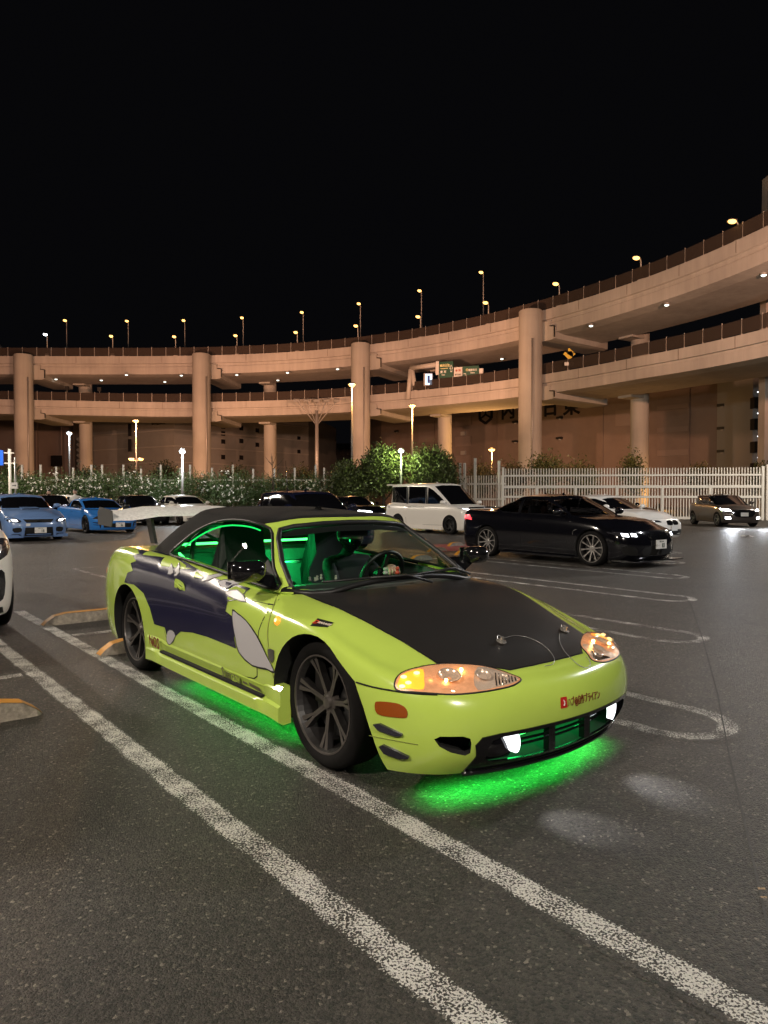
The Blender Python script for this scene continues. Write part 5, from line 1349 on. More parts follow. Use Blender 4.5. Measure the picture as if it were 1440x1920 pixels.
    # ---- mirrors
    for s in (-1, 1):
        mb = MB(); prof = [(.0, .62), (.02, .88), (.06, 1), (.10, .95), (.135, .6), (.15, .15)]
        V = []; N = 20
        for dx, k in prof:
            for i in range(N):
                t = 2 * math.pi * i / N; e = .55
                cy = .095 * math.copysign(abs(math.cos(t)) ** e, math.cos(t)); cz = .058 * math.copysign(abs(math.sin(t)) ** e, math.sin(t))
                V.append((-.60 + dx, s * (.868 + cy * k), .915 + cz * k + .01 * (dx - .05)))
        F = [(i * N + j, i * N + (j + 1) % N, (i + 1) * N + (j + 1) % N, (i + 1) * N + j) for i in range(5) for j in range(N)] + [tuple(range(N)), tuple(range(6 * N - 1, 5 * N - 1, -1))]
        mb.add(V, F)
        mb.add([(-.50, s * .70, .80), (-.66, s * .70, .83), (-.66, s * .70, .90), (-.56, s * .70, .88), (-.53, s * .84, .865), (-.60, s * .84, .865), (-.60, s * .84, .90), (-.53, s * .84, .90)],
               [(0, 1, 2, 3), (4, 5, 6, 7), (0, 1, 5, 4), (1, 2, 6, 5), (2, 3, 7, 6), (3, 0, 4, 7)])
        o = mb.build('door_mirror', M_GLOSSBLACK, root, True, sharp=45)
        MB().box((-.602, s * .868, .915), (.004, .17, .10)).build('mirror_glass', M_CHROME, o)
    # ---- tail lamps, rear wing
    for s in (-1, 1):
        drape(smoothpoly([(s * .40, .80), (s * .62, .79), (s * .735, .74), (s * .74, .66), (s * .60, .65), (s * .42, .67)], 3), .05, front_caster(-1), bvh, .003, 'tail_light', mat('tail_red', (.4, .02, .01), .15, emit=(1, .12, .02), estr=.6), root)
    wing = pempty('rear_wing', root)
    prof = [(.15, .0), (.10, .018), (0, .024), (-.10, .018), (-.17, .008), (-.16, .0), (-.05, -.012), (.08, -.012)]
    V = []; ys = np.linspace(-.74, .74, 21)
    for y in ys:
        h = 1.150 + .030 * (1 - min(1, max(0, (abs(y) - .36) / .22))) + .0
        for x, z in prof: V.append((-3.22 + x * 1.15 * (1 + .1 * (1 - abs(y))), y, h + z - x * .23))
    n = len(prof); F = [(i * n + k, i * n + (k + 1) % n, (i + 1) * n + (k + 1) % n, (i + 1) * n + k) for i in range(20) for k in range(n)] + [tuple(range(n)), tuple(range(20 * n, 21 * n))]
    MB().add(V, F).build('wing_blade', mat('wing_white', (.74, .73, .70), .35, noise=.22, nscale=45), wing, True, sharp=40)
    for s in (-1, 1):
        ep = [(-.20, -.075), (.14, -.085), (.17, -.03), (.16, .045), (.05, .060), (-.16, .075), (-.21, .03)]
        e = prism_y([(-3.23 + x, 1.15 + z) for x, z in ep], s * .745, s * .752); e.build('end_plate', mat('endplate', (.05, .05, .05), .5), wing)
        st = MB()
        st.add([(-3.10 + x, s * .40 + y, z) for x, z in ((-.02, .915), (.08, .915), (-.04, 1.17), (-.16, 1.17)) for y in (-.012, .012)], [(0, 1, 3, 2), (4, 5, 7, 6), (0, 1, 7, 6), (2, 3, 5, 4), (0, 2, 4, 6), (1, 3, 5, 7)])
        st.build('wing_strut', M_BLACK, wing)
    # ---- cockpit
    dash = [(-.42, .79), (-.40, .50), (-.85, .45), (-.86, .70), (-.80, .775), (-.62, .80)]
    prism_y(smoothpoly(dash, 2), -.66, .66).build('dashboard', mat('dash_grey', (.012, .013, .013), .6), root, True, sharp=40)
    for y in (-.36, .36): make_seat(root, -1.42, y, .40, M_SEAT)
    rearw = MB().box((-2.20, 0, .72), (.10, 1.2, .34)); rearw.build('rear_bulkhead', M_TRIM, root)
    sw = MB(); c = Vector((-.93, .36, .78)); ax = Vector((-.9, 0, .42)).normalized(); u = Vector((0, 1, 0)); v = ax.cross(u)
    ringp = [c + (u * math.cos(t) + v * math.sin(t)) * .175 for t in np.linspace(0, 2 * math.pi, 33)[:-1]]
    sw.tube(ringp, .014, 8, closed=True)
    for t in (0.2, math.pi - .2, -math.pi / 2): sw.bar(c, c + (u * math.cos(t) + v * math.sin(t)) * .17, .03, .015)
    sw.lathe([(0, .02), (.05, .01), (.05, -.03)], 16, 'X', c); sw.bar(c, c - ax * .25, .05)
    sw.build('steering_wheel', M_BLACK, root, True, sharp=40)
    mm = MB().box((-.80, .02, 1.085), (.02, .22, .06)); mm.bar((-.80, .02, 1.10), (-.83, .02, 1.145), .015); mm.build('interior_mirror', M_BLACK, root)
    # green light tubes and roll bar
    tubes = [((-2.08, -.58, .965), (-2.08, -.12, .965)), ((-2.08, .06, .965), (-2.08, .55, .965)), ((-2.02, -.62, .905), (-1.80, -.665, .875)), ((-1.30, .05, .52), (-1.30, .05, .95)), ((-.75, .60, .58), (-1.3, .62, .58)), ((-.75, -.60, .58), (-1.3, -.62, .58))]
    for a, b in tubes[:3]: MB().tube([a, b], .009, 8).build('glow_tube', M_GREENTUBE, root, True)
    point('cabin_glow', (-1.75, -.1, 1.05), 16, (.02, 1, .20), .05, root); point('cabin_glow', (-1.95, .3, .78), 13, (.02, 1, .20), .05, root); point('cabin_glow', (-1.0, -.1, .62), 4, (.02, 1, .22), .05, root)
    for s in (-1, 1):
        L = []
        for x, z in win:
            if z > .98 and x < -.95:
                l, n, _, _ = cbvh.ray_cast(Vector((x, s * 3, z - .012)), Vector((0, -s, 0))); L.append(l - n * .035)
        MB().tube(L, .005, 6).build('glow_tube', emat('green_edge', (.02, 1, .16), 1.3), root, True)  # glowing green line added along the upper window arc
    rb = MB(); rb.tube([(-2.0, -.58, .5), (-2.0, -.52, 1.0), (-1.98, -.40, 1.10), (-1.98, .40, 1.10), (-2.0, .52, 1.0), (-2.0, .58, .5)], .02, 8); rb.tube([(-2.0, -.55, .80), (-2.0, .55, .80)], .015, 8); rb.tube([(-1.98, -.45, 1.05), (-2.1, .4, .6)], .012, 8)
    rb.build('roll_bar', mat('roll_bar', (.06, .06, .06), .3, metal=.6), root, True)
    # ---- underglow
    for s in (-1, 1):
        MB().box((-1.2, s * .68, .155), (1.7, .02, .012)).build('underglow_strip', M_GREENTUBE, root)
        area('underglow_side', (-1.15, s * .60, .150), (0, 0, 0), 1.5, .03, 8, (.02, 1, .08), root, 108)
    for yy in (-.52, -.40, -.26, -.09, .09, .26, .40, .52): area('underglow_front', (nosex(yy, .24) - .21, yy, .126), (0, 0, 0), .03, .16, 1.9, (.02, 1, .08), root, 114)
    area('underglow_rear', (-3.2, 0, .15), (0, 0, 0), .03, 1.0, 3, (.02, 1, .12), root, 130)
    # ---- writing
    def put(nm, body, px, py, h, m, rightpx, sx=1, off=.004, bold=0, shear=0, size_px=None):
        l, n, _, _ = bvh.ray_cast(*pxc(px, py)); l2, _, _, _ = bvh.ray_cast(*pxc(*rightpx))
        X = (l2 - l).normalized(); Y = n.cross(X).normalized(); X = Y.cross(n)
        Mx = Matrix((X, Y, n)).transposed().to_4x4(); Mx.translation = l + n * off
        return text(nm, body, h, m, root, Mx, .0006, sx=sx, bold=bold, shear=shear)
    put('sticker_lettering', 'NOS', 297, 1203, .105, M_MAROON, (306, 1207), sx=.82, off=.03, bold=.002)
    put('handle_name', 'ハブ@自作ブライアン', 1095, 1310.5, .042, M_MAROON, (1116, 1304.5), sx=.60, off=.003, bold=.0006)
    def quad_px(pp, off, nm, m):
        return drape(pp, 6, cast_px, bvh, off, nm, m, root)
    quad_px([(1050, 1308), (1062, 1306), (1063.5, 1326), (1051, 1329)], .0022, 'app_badge', M_RED)
    put('badge_note', '♪', 1057, 1318, .036, M_WHITE, (1062, 1316), off=.004, bold=.001)
    quad_px([(582, 1174), (596, 1160), (626, 1168), (614, 1177)], .003, 'fender_sticker', M_BLACK)
    put('sticker_lettering', 'D', 592, 1168, .040, mat('sticker_orange', (.55, .05, .02), .4), (600, 1170), off=.006, shear=.3, bold=.001)
    put('sticker_lettering', 'GARAGE', 608, 1171, .020, mat('sticker_cream', (.7, .6, .5), .4), (616, 1173), off=.006, shear=.3, bold=.0006)
    M_BROWN = mat('sticker_brown', (.09, .085, .04), .4)
    put('sticker_lettering', 'S', 421.5, 1260, .085, M_BROWN, (430, 1264), off=.013, sx=.8, bold=.001); put('sticker_lettering', 'TREET', 431, 1266, .050, M_BROWN, (440, 1270), off=.013, sx=.62, bold=.0008)
    quad_px([(437.5, 1261), (451.6, 1267.7), (456.3, 1281.8), (439.5, 1273.5)], .013, 'skirt_sticker', M_BROWN); put('sticker_lettering', 'GLOW', 446.5, 1272.5, .052, M_LIME, (456, 1277), off=.016, sx=.62, bold=.0008)
    quad_px([(458.6, 1275.3), (466.7, 1279), (467, 1283), (459, 1279.5)], .012, 'skirt_sticker', M_BROWN); quad_px([(470, 1278), (490.4, 1288.6), (493.3, 1296.6), (471.9, 1285)], .012, 'skirt_sticker', M_BROWN)
    quad_px([(503, 1217), (509, 1216), (515, 1219), (515, 1236), (511, 1243), (504, 1232)], .005, 'shield_emblem', mat('emblem_grey', (.12, .12, .10), .4, metal=.5))
    return root, bvh
hero_car()
# ------------------------------------------------------------------ the other cars
M_TINT = mat('tinted_glass', (.004, .004, .005), .04, spec=.6, coat=.3, coat_rough=.02)
M_SEAM = mat('panel_gap', (.01, .01, .01), .8)
M_LAMPDARK = mat('lamp_dark', (.03, .03, .035), .12, coat=.6)
M_LAMPWHITE = mat('lamp_clear', (.55, .55, .56), .12, metal=.6)
M_TAIL = mat('tail_lit', (.5, .02, .02), .2, emit=(1, .06, .08), estr=2.0)
def auto_spec(wb, fo, ro, W, H, zb=.19, hood_f=.66, cowl=.93, belt_f=.90, belt_r=.96, deck=.98, xcowl=-.30, xwst=-1.05, xrr=-2.2, xbl=-2.95, nose=.26, tail=.18, tumble=.74, zmid=.50, crownh=.03):
    xt = -wb - ro; ra = -wb
    out = [(xt, 0), (xt + .01, .40 * W), (xt + tail * .35, .72 * W), (xt + tail, .91 * W), (xt + tail + .28, .98 * W), (ra + .1, W), (ra * .72, .992 * W), (ra * .5, .99 * W), (ra * .28, .992 * W), (.0, W), (fo - nose - .26, .985 * W), (fo - nose, .92 * W), (fo - nose * .38, .70 * W), (fo - .015, .38 * W), (fo, 0)]
    side = lambda d: [(xt, deck - d * .9), (ra, belt_r - d), (ra * .5, (belt_r + belt_f) / 2 - d), (xcowl, belt_f - d), (0, belt_f - .05 - d * .9), (fo * .6, hood_f + .035 - d * .7), (fo, hood_f - d * .8)]
    rails = [dict(w=.955, dxf=-.07, dxr=.06, z=[(xt, zb + .05), (ra, zb), (0, zb), (fo, zb - .01)]), dict(w=.985, dxf=-.01, dxr=.01, z=[(xt, zb + .18), (ra, zb + .13), (0, zb + .12), (fo, zb + .10)]),
             dict(w=1.0, z=[(xt, zmid + .08), (ra, zmid + .08), (0, zmid + .04), (fo, zmid - .05)]), dict(w=.972, dxf=-.035, dxr=.02, z=side(.13)), dict(w=.905, dxf=-.09, dxr=.06, z=side(.02)),
             dict(w=.78, dxf=-.13, dxr=.10, z=side(-.01)), dict(w=.42, dxf=-.22, dxr=.22, crown=.01), dict(w=0, dxf=-.26, dxr=.26, crown=0)]
    ztop = [(xt + .1, deck), (xbl - .05, deck + .01), (xcowl - .1, cowl), (0, cowl - .045 + crownh * .3), (fo * .5, (cowl + hood_f) / 2 + .045), (fo - .10, hood_f + .012)]
    wt, wbt = tumble * W, .885 * W; zr = H - .05
    def L(t, a, b): return a + (b - a) * t
    bz = lambda x: float(np.interp(x, [ra, xcowl], [belt_r, belt_f])) - .01
    cab = [((xbl, 0, deck), (xrr, 0, zr - .01)), ((xbl + .03, .40 * W, deck), (xrr + .02, .36 * W, zr - .015)), ((xbl + .14, .70 * W, bz(xbl)), (xrr + .08, .60 * W, zr - .035)), ((L(.25, xbl, xcowl), wbt, bz(L(.25, xbl, xcowl))), (L(.12, xrr, xwst), wt, zr - .045)),
           ((L(.40, xbl, xcowl), wbt, bz(L(.4, xbl, xcowl))), (L(.35, xrr, xwst), wt, zr - .03)), ((L(.58, xbl, xcowl), wbt, bz(L(.58, xbl, xcowl))), (L(.6, xrr, xwst), wt, zr - .03)), ((L(.75, xbl, xcowl), wbt, bz(L(.75, xbl, xcowl))), (L(.82, xrr, xwst), wt, zr - .04)),
           ((L(.90, xbl, xcowl), wbt * .985, bz(L(.90, xbl, xcowl))), (L(.97, xrr, xwst), wt * .965, zr - .06)), ((xcowl - .08, .70 * W, belt_f - .005), (xwst + .02, .60 * W, zr - .045)), ((xcowl + .06, .40 * W, belt_f + .005), (xwst + .06, .34 * W, zr - .03)), ((xcowl + .09, 0, belt_f + .01), (xwst + .07, 0, zr - .022))]
    return dict(fa=0, ra=ra, outline=out, rails=rails, ztop=ztop, cab=cab, roof=H, roofc=(xwst + xrr) / 2, barrel=.02, W=W, H=H, wb=wb, fo=fo, xt=xt, xcowl=xcowl, xwst=xwst, xrr=xrr, xbl=xbl, belt_f=belt_f, belt_r=belt_r, deck=deck, wt=wt, zb=zb, hood_f=hood_f)
def gen_car(name, label, cat, loc, heading, sp, paint, R=.325, rim=.245, group=None, style='twin', n=5, windows=None, ws_top=None, face=None, hi=False, track=None, roofpaint=None, seams=True, extra=None, glass=None, fwd=FW):
    root = thing(name, label, cat, loc, heading, group); W, H = sp['W'], sp['H']; glass = glass or M_TINT
    me = grid_to_mesh(body_surface(sp, 6, 5)); bvh = bvh_of(me); tw = track or W - .115
    wells = merge(*[cyl_y(x, R - .005, R + .04, s * (W - .36), s * (W + .4), 32) for x in (0, -sp['wb']) for s in (-1, 1)])
    cuts = [wells]
    if extra and 'cut' in extra: cuts += extra['cut'](sp)
    finish(boolean(me.copy(), cuts, mats=(paint, M_DARK)), 'body', [paint, M_DARK], root)
    for x in (0, -sp['wb']):
        for s in (-1, 1): wheel(root, x, s * (W - .112), R, R, rim, .21, s, n, style, face, hi=hi)
    cme = grid_to_mesh(cab_surface(sp, 6, 5), False); cb = bvh_of(cme); shell = solidify(cme, .03)
    xa, xb2 = sp['xcowl'], sp['xbl']; bz = lambda x: float(np.interp(x, [-sp['wb'], xa], [sp['belt_r'], sp['belt_f']])) + .02
    if windows is None:
        xf, xr = sp['xwst'] - .10, sp['xrr'] + .12
        whole = [(xa - .20, bz(xa) + .012), (xa - .5 * (xa - xf), (bz(xa) + H - .11) / 2 + .02), (xf, H - .125), ((xf + xr) / 2, H - .105), (xr, H - .125), ((xr + xb2) / 2 + .10, (H + sp['deck']) / 2 - .03), (xb2 + .42, bz(xb2) + .03)]
        xm = (xf + xr) / 2 - .12
        zt = H - .108
        w1 = [whole[0], whole[1], whole[2], (xm + .03, zt), (xm + .03, bz(xm))]; w2 = [(xm - .03, bz(xm)), (xm - .03, zt), whole[4], whole[5], whole[6]]
        windows = [w1, w2]
    wy = sp['wt'] - .055; wyb = .885 * W - .10
    ws = [(-wyb, sp['belt_f'] + .02), (0, sp['belt_f'] + .03), (wyb, sp['belt_f'] + .02), (wy, H - .14), (wy * .6, H - .105), (0, H - .098), (-wy * .6, H - .105), (-wy, H - .14)]
    bl = [(-wyb * .85, sp['deck'] + .04), (wyb * .85, sp['deck'] + .04), (wy * .9, H - .15), (0, H - .12), (-wy * .9, H - .15)]
    cut = [prism_y(w, -2, 2) for w in windows] + [prism_x(ws, sp['xwst'] - .10, 1.5), prism_x(bl, sp['xt'] - .5, sp['xrr'] + .10)]
    rp = roofpaint or paint
    finish(boolean(shell, cut, mats=(rp, M_BLACK)), 'roof', [rp, M_BLACK], root)
    for s in (-1, 1):
        for w in windows: drape(w, .12, side_caster(s), cb, -.008, 'side_window', glass, root)
    drape(ws, .12, front_caster(1), cb, -.008, 'windshield', glass, root); drape(bl, .12, front_caster(-1), cb, -.008, 'rear_window', glass, root)
    # a dark cabin floor so nothing shines through
    xs = lambda pts, nm='panel_gap', r_=.004, mt=M_SEAM: [MB().tube([(lambda q: q[0] + q[1] * .001)(bvh.ray_cast(Vector((x, s * 3, z)), Vector((0, -s, 0)))) for x, z in pts], r_, 5).build(nm, mt, root, True) for s in (-1, 1)]
    if seams:
        zt0 = sp['belt_f'] - .02
        d1, d2, d3 = xa - .18, (sp['xwst'] + sp['xrr']) / 2 - .12, sp['xrr'] - .05
        for x in (d1, d2) if seams == 2 else (d1, d2, d3): xs([(x + .02, sp['zb'] + .16), (x, .55), (x, zt0)])
        xs([(d1, sp['zb'] + .15), ((d1 + d2) / 2, sp['zb'] + .14), (d2 if seams == 2 else d3, sp['zb'] + .15)])
        for x in ((d2 + .20,) if seams == 2 else (d2 + .20, d3 + .20)):
            for s in (-1, 1):
                l, n_, _, _ = bvh.ray_cast(Vector((x, s * 3, bz(x) - .14)), Vector((0, -s, 0))); MB().bar(l + n_ * .018 + Vector((-.09, 0, 0)), l + n_ * .018 + Vector((.09, 0, .004)), .02, .022).build('door_handle', extra.get('handle', paint) if extra else paint, root)
    for s in (-1, 1):                           # mirrors
        c = Vector((xa - .32, s * (W + (extra or {}).get('mirror_out', .065)), sp['belt_f'] + .095)); m_ = MB().sphere(tuple(c), (.085, .115, .072), 14, 8); m_.bar(c - Vector((0, s * .08, .05)), (xa - .30, s * (W * .88), sp['belt_f'] + .02), .05, .03)
        m_.build('door_mirror', extra.get('mirror', paint) if extra else paint, root, True, sharp=50)
    fc, rc = front_caster(1), front_caster(-1)
    def f_patch(poly, nm, m, off=.004, both=True, smooth=2, step=.09):
        for s in ((-1, 1) if both else (1,)):
            q = smoothpoly([(y * s, z) for y, z in poly], smooth) if smooth else [(y * s, z) for y, z in poly]
            drape(q, step, fc, bvh, off, nm, m, root)
    def f_box(y, z, sy, sz, nm, m, depth=.02, off=.01, parent=root):
        l, n_, _, _ = bvh.ray_cast(Vector((8, y, z)), Vector((-1, 0, 0))); return MB().box((l.x + off, y, z), (depth, sy, sz)).build(nm, m, parent)
    def plate(y, z, num, off=.03):
        l, n_, _, _ = bvh.ray_cast(Vector((8, y, z)), Vector((-1, 0, 0))); p = MB().box((0, 0, 0), (.012, .33, .165)).build('number_plate', M_PLATE, root); p.location = (l.x + off, y, z)
        if not num: return
        Mx = Matrix(((0, 0, 1, .008), (1, 0, 0, .055), (0, 1, 0, -.025), (0, 0, 0, 1))); text('plate_number', num, .115, M_INK, p, Mx, .001, sx=.8, bold=.002)
        Mx2 = Mx.copy(); Mx2.translation = (.008, 0, .052); text('plate_number', '横浜 300', .035, M_INK, p, Mx2, .001)
        Mx3 = Mx.copy(); Mx3.translation = (.008, -.105, -.02); text('plate_number', 'さ・・', .045, M_INK, p, Mx3, .001)
    for s in (-1, 1):
        drape(smoothpoly([(s * .52 * W, sp['deck'] - .10), (s * .9 * W, sp['deck'] - .12), (s * .93 * W, sp['deck'] - .24), (s * .55 * W, sp['deck'] - .24)], 2), .1, rc, bvh, .004, 'tail_light', extra.get('tail', mat('tail_red_dim', (.25, .01, .01), .15)) if extra else mat('tail_red_dim', (.25, .01, .01), .15), root)
    return dict(root=root, bvh=bvh, cb=cb, f_patch=f_patch, f_box=f_box, plate=plate, sp=sp, xs=xs)
def head(deg): return HERO_RZ + math.radians(deg)
P_BLUE1 = mat('car_paint_blue', (.12, .21, .42), .28, coat=.7); P_BLUE2 = mat('car_paint_bright_blue', (.03, .17, .52), .25, coat=.7); P_WHITE = mat('car_paint_white', (.80, .76, .70), .28, coat=.6); P_BLACK = mat('car_paint_black', (.004, .004, .006), .12, coat=.9)
P_NAVY = mat('car_paint_navy', (.008, .010, .028), .16, coat=.8); P_BROWN = mat('car_paint_bronze', (.062, .050, .044), .3, metal=.4, coat=.6); P_PEARL = mat('car_paint_pearl', (.70, .66, .60), .25, coat=.6)
M_DRL = emat('led_white', (.92, .95, 1), 9); M_DRLHOT = emat('led_white_hot', (.88, .93, 1), 40)
def place(px, py, x_local=0.0, y_local=0.0, hd=0):
    """origin so that the local ground point (x_local, y_local) shows at the photo pixel"""
    p = gnd(px, py); a = head(hd); c, s = math.cos(a), math.sin(a)
    return (p.x - (c * x_local - s * y_local), p.y - (s * x_local + c * y_local), 0)

# --- black coupe
sp = auto_spec(2.81, .84, 1.00, .93, 1.385, zb=.15, hood_f=.70, cowl=.96, belt_f=.93, belt_r=1.00, deck=1.03, xcowl=-.42, xwst=-1.22, xrr=-2.15, xbl=-3.05, nose=.30)
hd = -3
wn1 = [(-.66, .965), (-.95, 1.12), (-1.30, 1.265), (-1.62, 1.285), (-1.86, 1.280), (-1.90, .985)]; wn2 = [(-1.97, .99), (-1.93, 1.275), (-2.25, 1.235), (-2.55, 1.12), (-2.62, 1.04), (-2.40, 1.005)]
ck = gen_car('coupe_car', 'black two-door coupe with lit headlight and machined wheels parked side-on', 'car', place(1114, 1061, 0, -.82, hd), head(hd), sp, mat('car_paint_midnight', (.004, .004, .006), .12, coat=.9), .335, .262, 'cars parked in the bays', 'mesh', 10, [wn1, wn2], hi=True, seams=2, face=mat('rim_bright', (.40, .38, .36), .3, metal=.6), extra=dict(tail=M_TAIL), glass=glassmat('coupe_glass', (.13, .13, .14)))
ck['f_patch']([(.50, .585), (.60, .555), (.84, .60), (.89, .665), (.76, .66), (.56, .63)], 'headlight', M_LAMPDARK, .004, step=.05)
for yy in (.60, .74): ck['f_patch']([(yy - .045, .575), (yy + .05, .585), (yy + .05, .640), (yy - .045, .632)], 'daytime_lamp', M_DRL, .010, smooth=0, step=.05)
ck['f_patch']([(.04, .52), (.26, .53), (.30, .58), (.26, .635), (.05, .64)], 'grille', M_GLOSSBLACK, .008, step=.05)
for y in (.08, .13, .18, .23): ck['f_patch']([(y, .53), (y + .012, .53), (y + .012, .63), (y, .63)], 'grille_bar', M_CHROME, .014, smooth=0)
ck['f_patch']([(.05, .24), (.42, .24), (.46, .34), (.30, .40), (.04, .40)], 'lower_intake', M_DARK, .004, step=.06); ck['f_patch']([(.56, .24), (.78, .26), (.80, .40), (.60, .38)], 'side_intake', M_DARK, .004, step=.06)
ck['plate'](0, .43, '83', .05)
r = ck['root']; MB().box((.60, 0, .125), (.55, 1.55, .02)).build('front_splitter', M_GLOSSBLACK, r); 
for s in (-1, 1):
    MB().box((-1.4, s * .90, .14), (1.9, .08, .03)).build('side_skirt', M_GLOSSBLACK, r)
    l, n_, _, _ = ck['bvh'].ray_cast(Vector((-.42, s * 3, .66)), Vector((0, -s, 0))); MB().tube([l + n_ * .006 + Vector((.09, 0, .03)), l + n_ * .006, l + n_ * .004 + Vector((-.02, 0, -.10))], .008, 6).build('fender_vent', M_CHROME, r, True)
    ck['f_patch']
MB().tube([(-3.72, -.6, 1.065), (-3.74, 0, 1.075), (-3.72, .6, 1.065)], .018, 8).build('boot_spoiler', M_GLOSSBLACK, r, True)
for s in (-1, 1):
    p4 = [(-3.30, .80), (-3.62, .83), (-3.66, .90), (-3.40, .92)]; drape(p4, .05, side_caster(s), ck['bvh'], .004, 'tail_light', M_TAIL, r)
for y in (-.38, .38): make_seat(r, -1.75, y, .38, mat('pale_seat', (.30, .29, .28), .6))
MB().box((-1.5, 0, .34), (2.2, 1.5, .04)).build('floor', M_DARK, r)

# --- white car and dark car behind the coupe
sp_s = auto_spec(2.81, .82, 1.0, .91, 1.40, zb=.17, hood_f=.70, cowl=.97, belt_f=.94, belt_r=1.00, deck=1.04, xcowl=-.42, xwst=-1.20, xrr=-2.25, xbl=-3.1, nose=.30)
k2 = gen_car('saloon_car', 'white saloon with dark kidney grille mostly hidden behind the black coupe', 'car', place(1185, 1018, 0, -.8, 0), head(0), sp_s, P_WHITE, .335, .25, 'cars parked in the bays', 'y', 5)
k2['f_patch']([(.50, .60), (.84, .62), (.88, .68), (.56, .66)], 'headlight', M_LAMPDARK, .004); k2['f_patch']([(.03, .52), (.28, .53), (.30, .58), (.26, .65), (.03, .655)], 'grille', M_GLOSSBLACK, .008); k2['f_patch']([(.03, .24), (.74, .25), (.76, .36), (.04, .40)], 'lower_intake', M_DARK, .004); k2['plate'](0, .44, '', .03)
k3 = gen_car('saloon_car', 'dark saloon behind the white one, only its roof and bonnet showing', 'car', place(1180, 996, 0, -.8, 0), head(0), sp_s, P_BLACK, .335, .25, 'cars parked in the bays', 'y', 5)
k3['f_patch']([(.50, .60), (.84, .62), (.88, .68), (.56, .66)], 'headlight', M_LAMPDARK, .004); k3['f_patch']([(-.42, .48), (.42, .48), (.45, .60), (-.45, .60)], 'grille', M_GLOSSBLACK, .006, False)

# --- white van
sp = auto_spec(2.89, .88, .92, .86, 1.86, zb=.17, hood_f=.90, cowl=1.10, belt_f=1.04, belt_r=1.06, deck=1.07, xcowl=.05, xwst=-.95, xrr=-3.62, xbl=-3.74, nose=.24, tail=.10, tumble=.86, zmid=.55)
vw = [[(-.28, 1.10), (-.62, 1.36), (-.95, 1.58), (-1.22, 1.69), (-1.26, 1.07), (-.80, 1.075)], [(-1.38, 1.08), (-1.36, 1.70), (-2.32, 1.73), (-2.34, 1.09)], [(-2.46, 1.09), (-2.44, 1.73), (-3.42, 1.72), (-3.50, 1.12)]]
vn = gen_car('minivan', 'white boxy minivan with dark windows parked behind the black coupe', 'van', place(847, 1002, 0, -.74, -1), head(-1), sp, P_WHITE, .33, .235, 'cars parked in the bays', 'y', 5, vw, face=M_RIMDARK, extra=dict(handle=M_CHROME))
vn['f_patch']([(.42, .80), (.60, .74), (.80, .82), (.83, .95), (.70, .90), (.48, .86)], 'headlight', M_LAMPDARK, .004); vn['f_patch']([(.58, .86), (.70, .89), (.70, .92), (.58, .885)], 'daytime_lamp', M_DRL, .010, smooth=0)
vn['f_patch']([(-.42, .72), (.42, .72), (.44, .84), (-.44, .84)], 'grille', M_CHROME, .006, False); vn['f_patch']([(-.60, .28), (.60, .28), (.55, .45), (-.55, .45)], 'lower_intake', M_DARK, .004, False); vn['plate'](0, .56, '', .03)
for s in (-1, 1):
    for x in (-1.31, -2.40): drape([(x - .055, 1.075), (x + .055, 1.075), (x + .05, 1.70), (x - .05, 1.70)], .1, side_caster(s), vn['cb'], .006, 'window_pillar', M_BLACK, vn['root'])
    vn['xs']([(-3.6, .985), (-2.6, .975), (-1.4, .96)], 'door_track', .008); MB().box((-1.45, s * .845, .20), (2.1, .05, .10)).build('side_skirt', P_WHITE, vn['root'])
MB().box((-3.70, 0, 1.80), (.26, 1.30, .05)).build('roof_spoiler', P_WHITE, vn['root'], bevel=.015)

# --- compact car with blazing headlights at the right
sp = auto_spec(2.60, .80, .66, .86, 1.47, zb=.19, hood_f=.80, cowl=1.02, belt_f=.98, belt_r=1.04, deck=1.05, xcowl=-.12, xwst=-.95, xrr=-2.70, xbl=-3.02, nose=.26, tail=.12, tumble=.76, zmid=.55)
hdx = -40
sw_ = gen_car('hatchback_car', 'bronze compact hatchback with blazing white headlights in front of the gate', 'car', place(1348, 987, 0, -.75, hdx), head(hdx), sp, P_BROWN, .32, .23, 'cars parked in the bays', 'y', 5, face=mat('rim_silver', (.35, .34, .33), .3, metal=.5), roofpaint=P_BLACK)
sw_['f_patch']([(.52, .70), (.80, .72), (.82, .82), (.60, .78)], 'headlight', M_DRLHOT, .008, smooth=1); sw_['f_patch']([(.56, .36), (.74, .37), (.74, .45), (.58, .44)], 'fog_light', M_DRLHOT, .008, smooth=1); sw_['f_patch']([(-.36, .46), (.36, .46), (.46, .74), (-.46, .74)], 'grille', M_GLOSSBLACK, .006, False); sw_['plate'](0, .56, '', .03)
for s in (-1, 1): spot('head_beam', (.95, s * .66, .76), (6, s * .9, 0), 420, (.88, .93, 1), 70, .8, .05, sw_['root'])

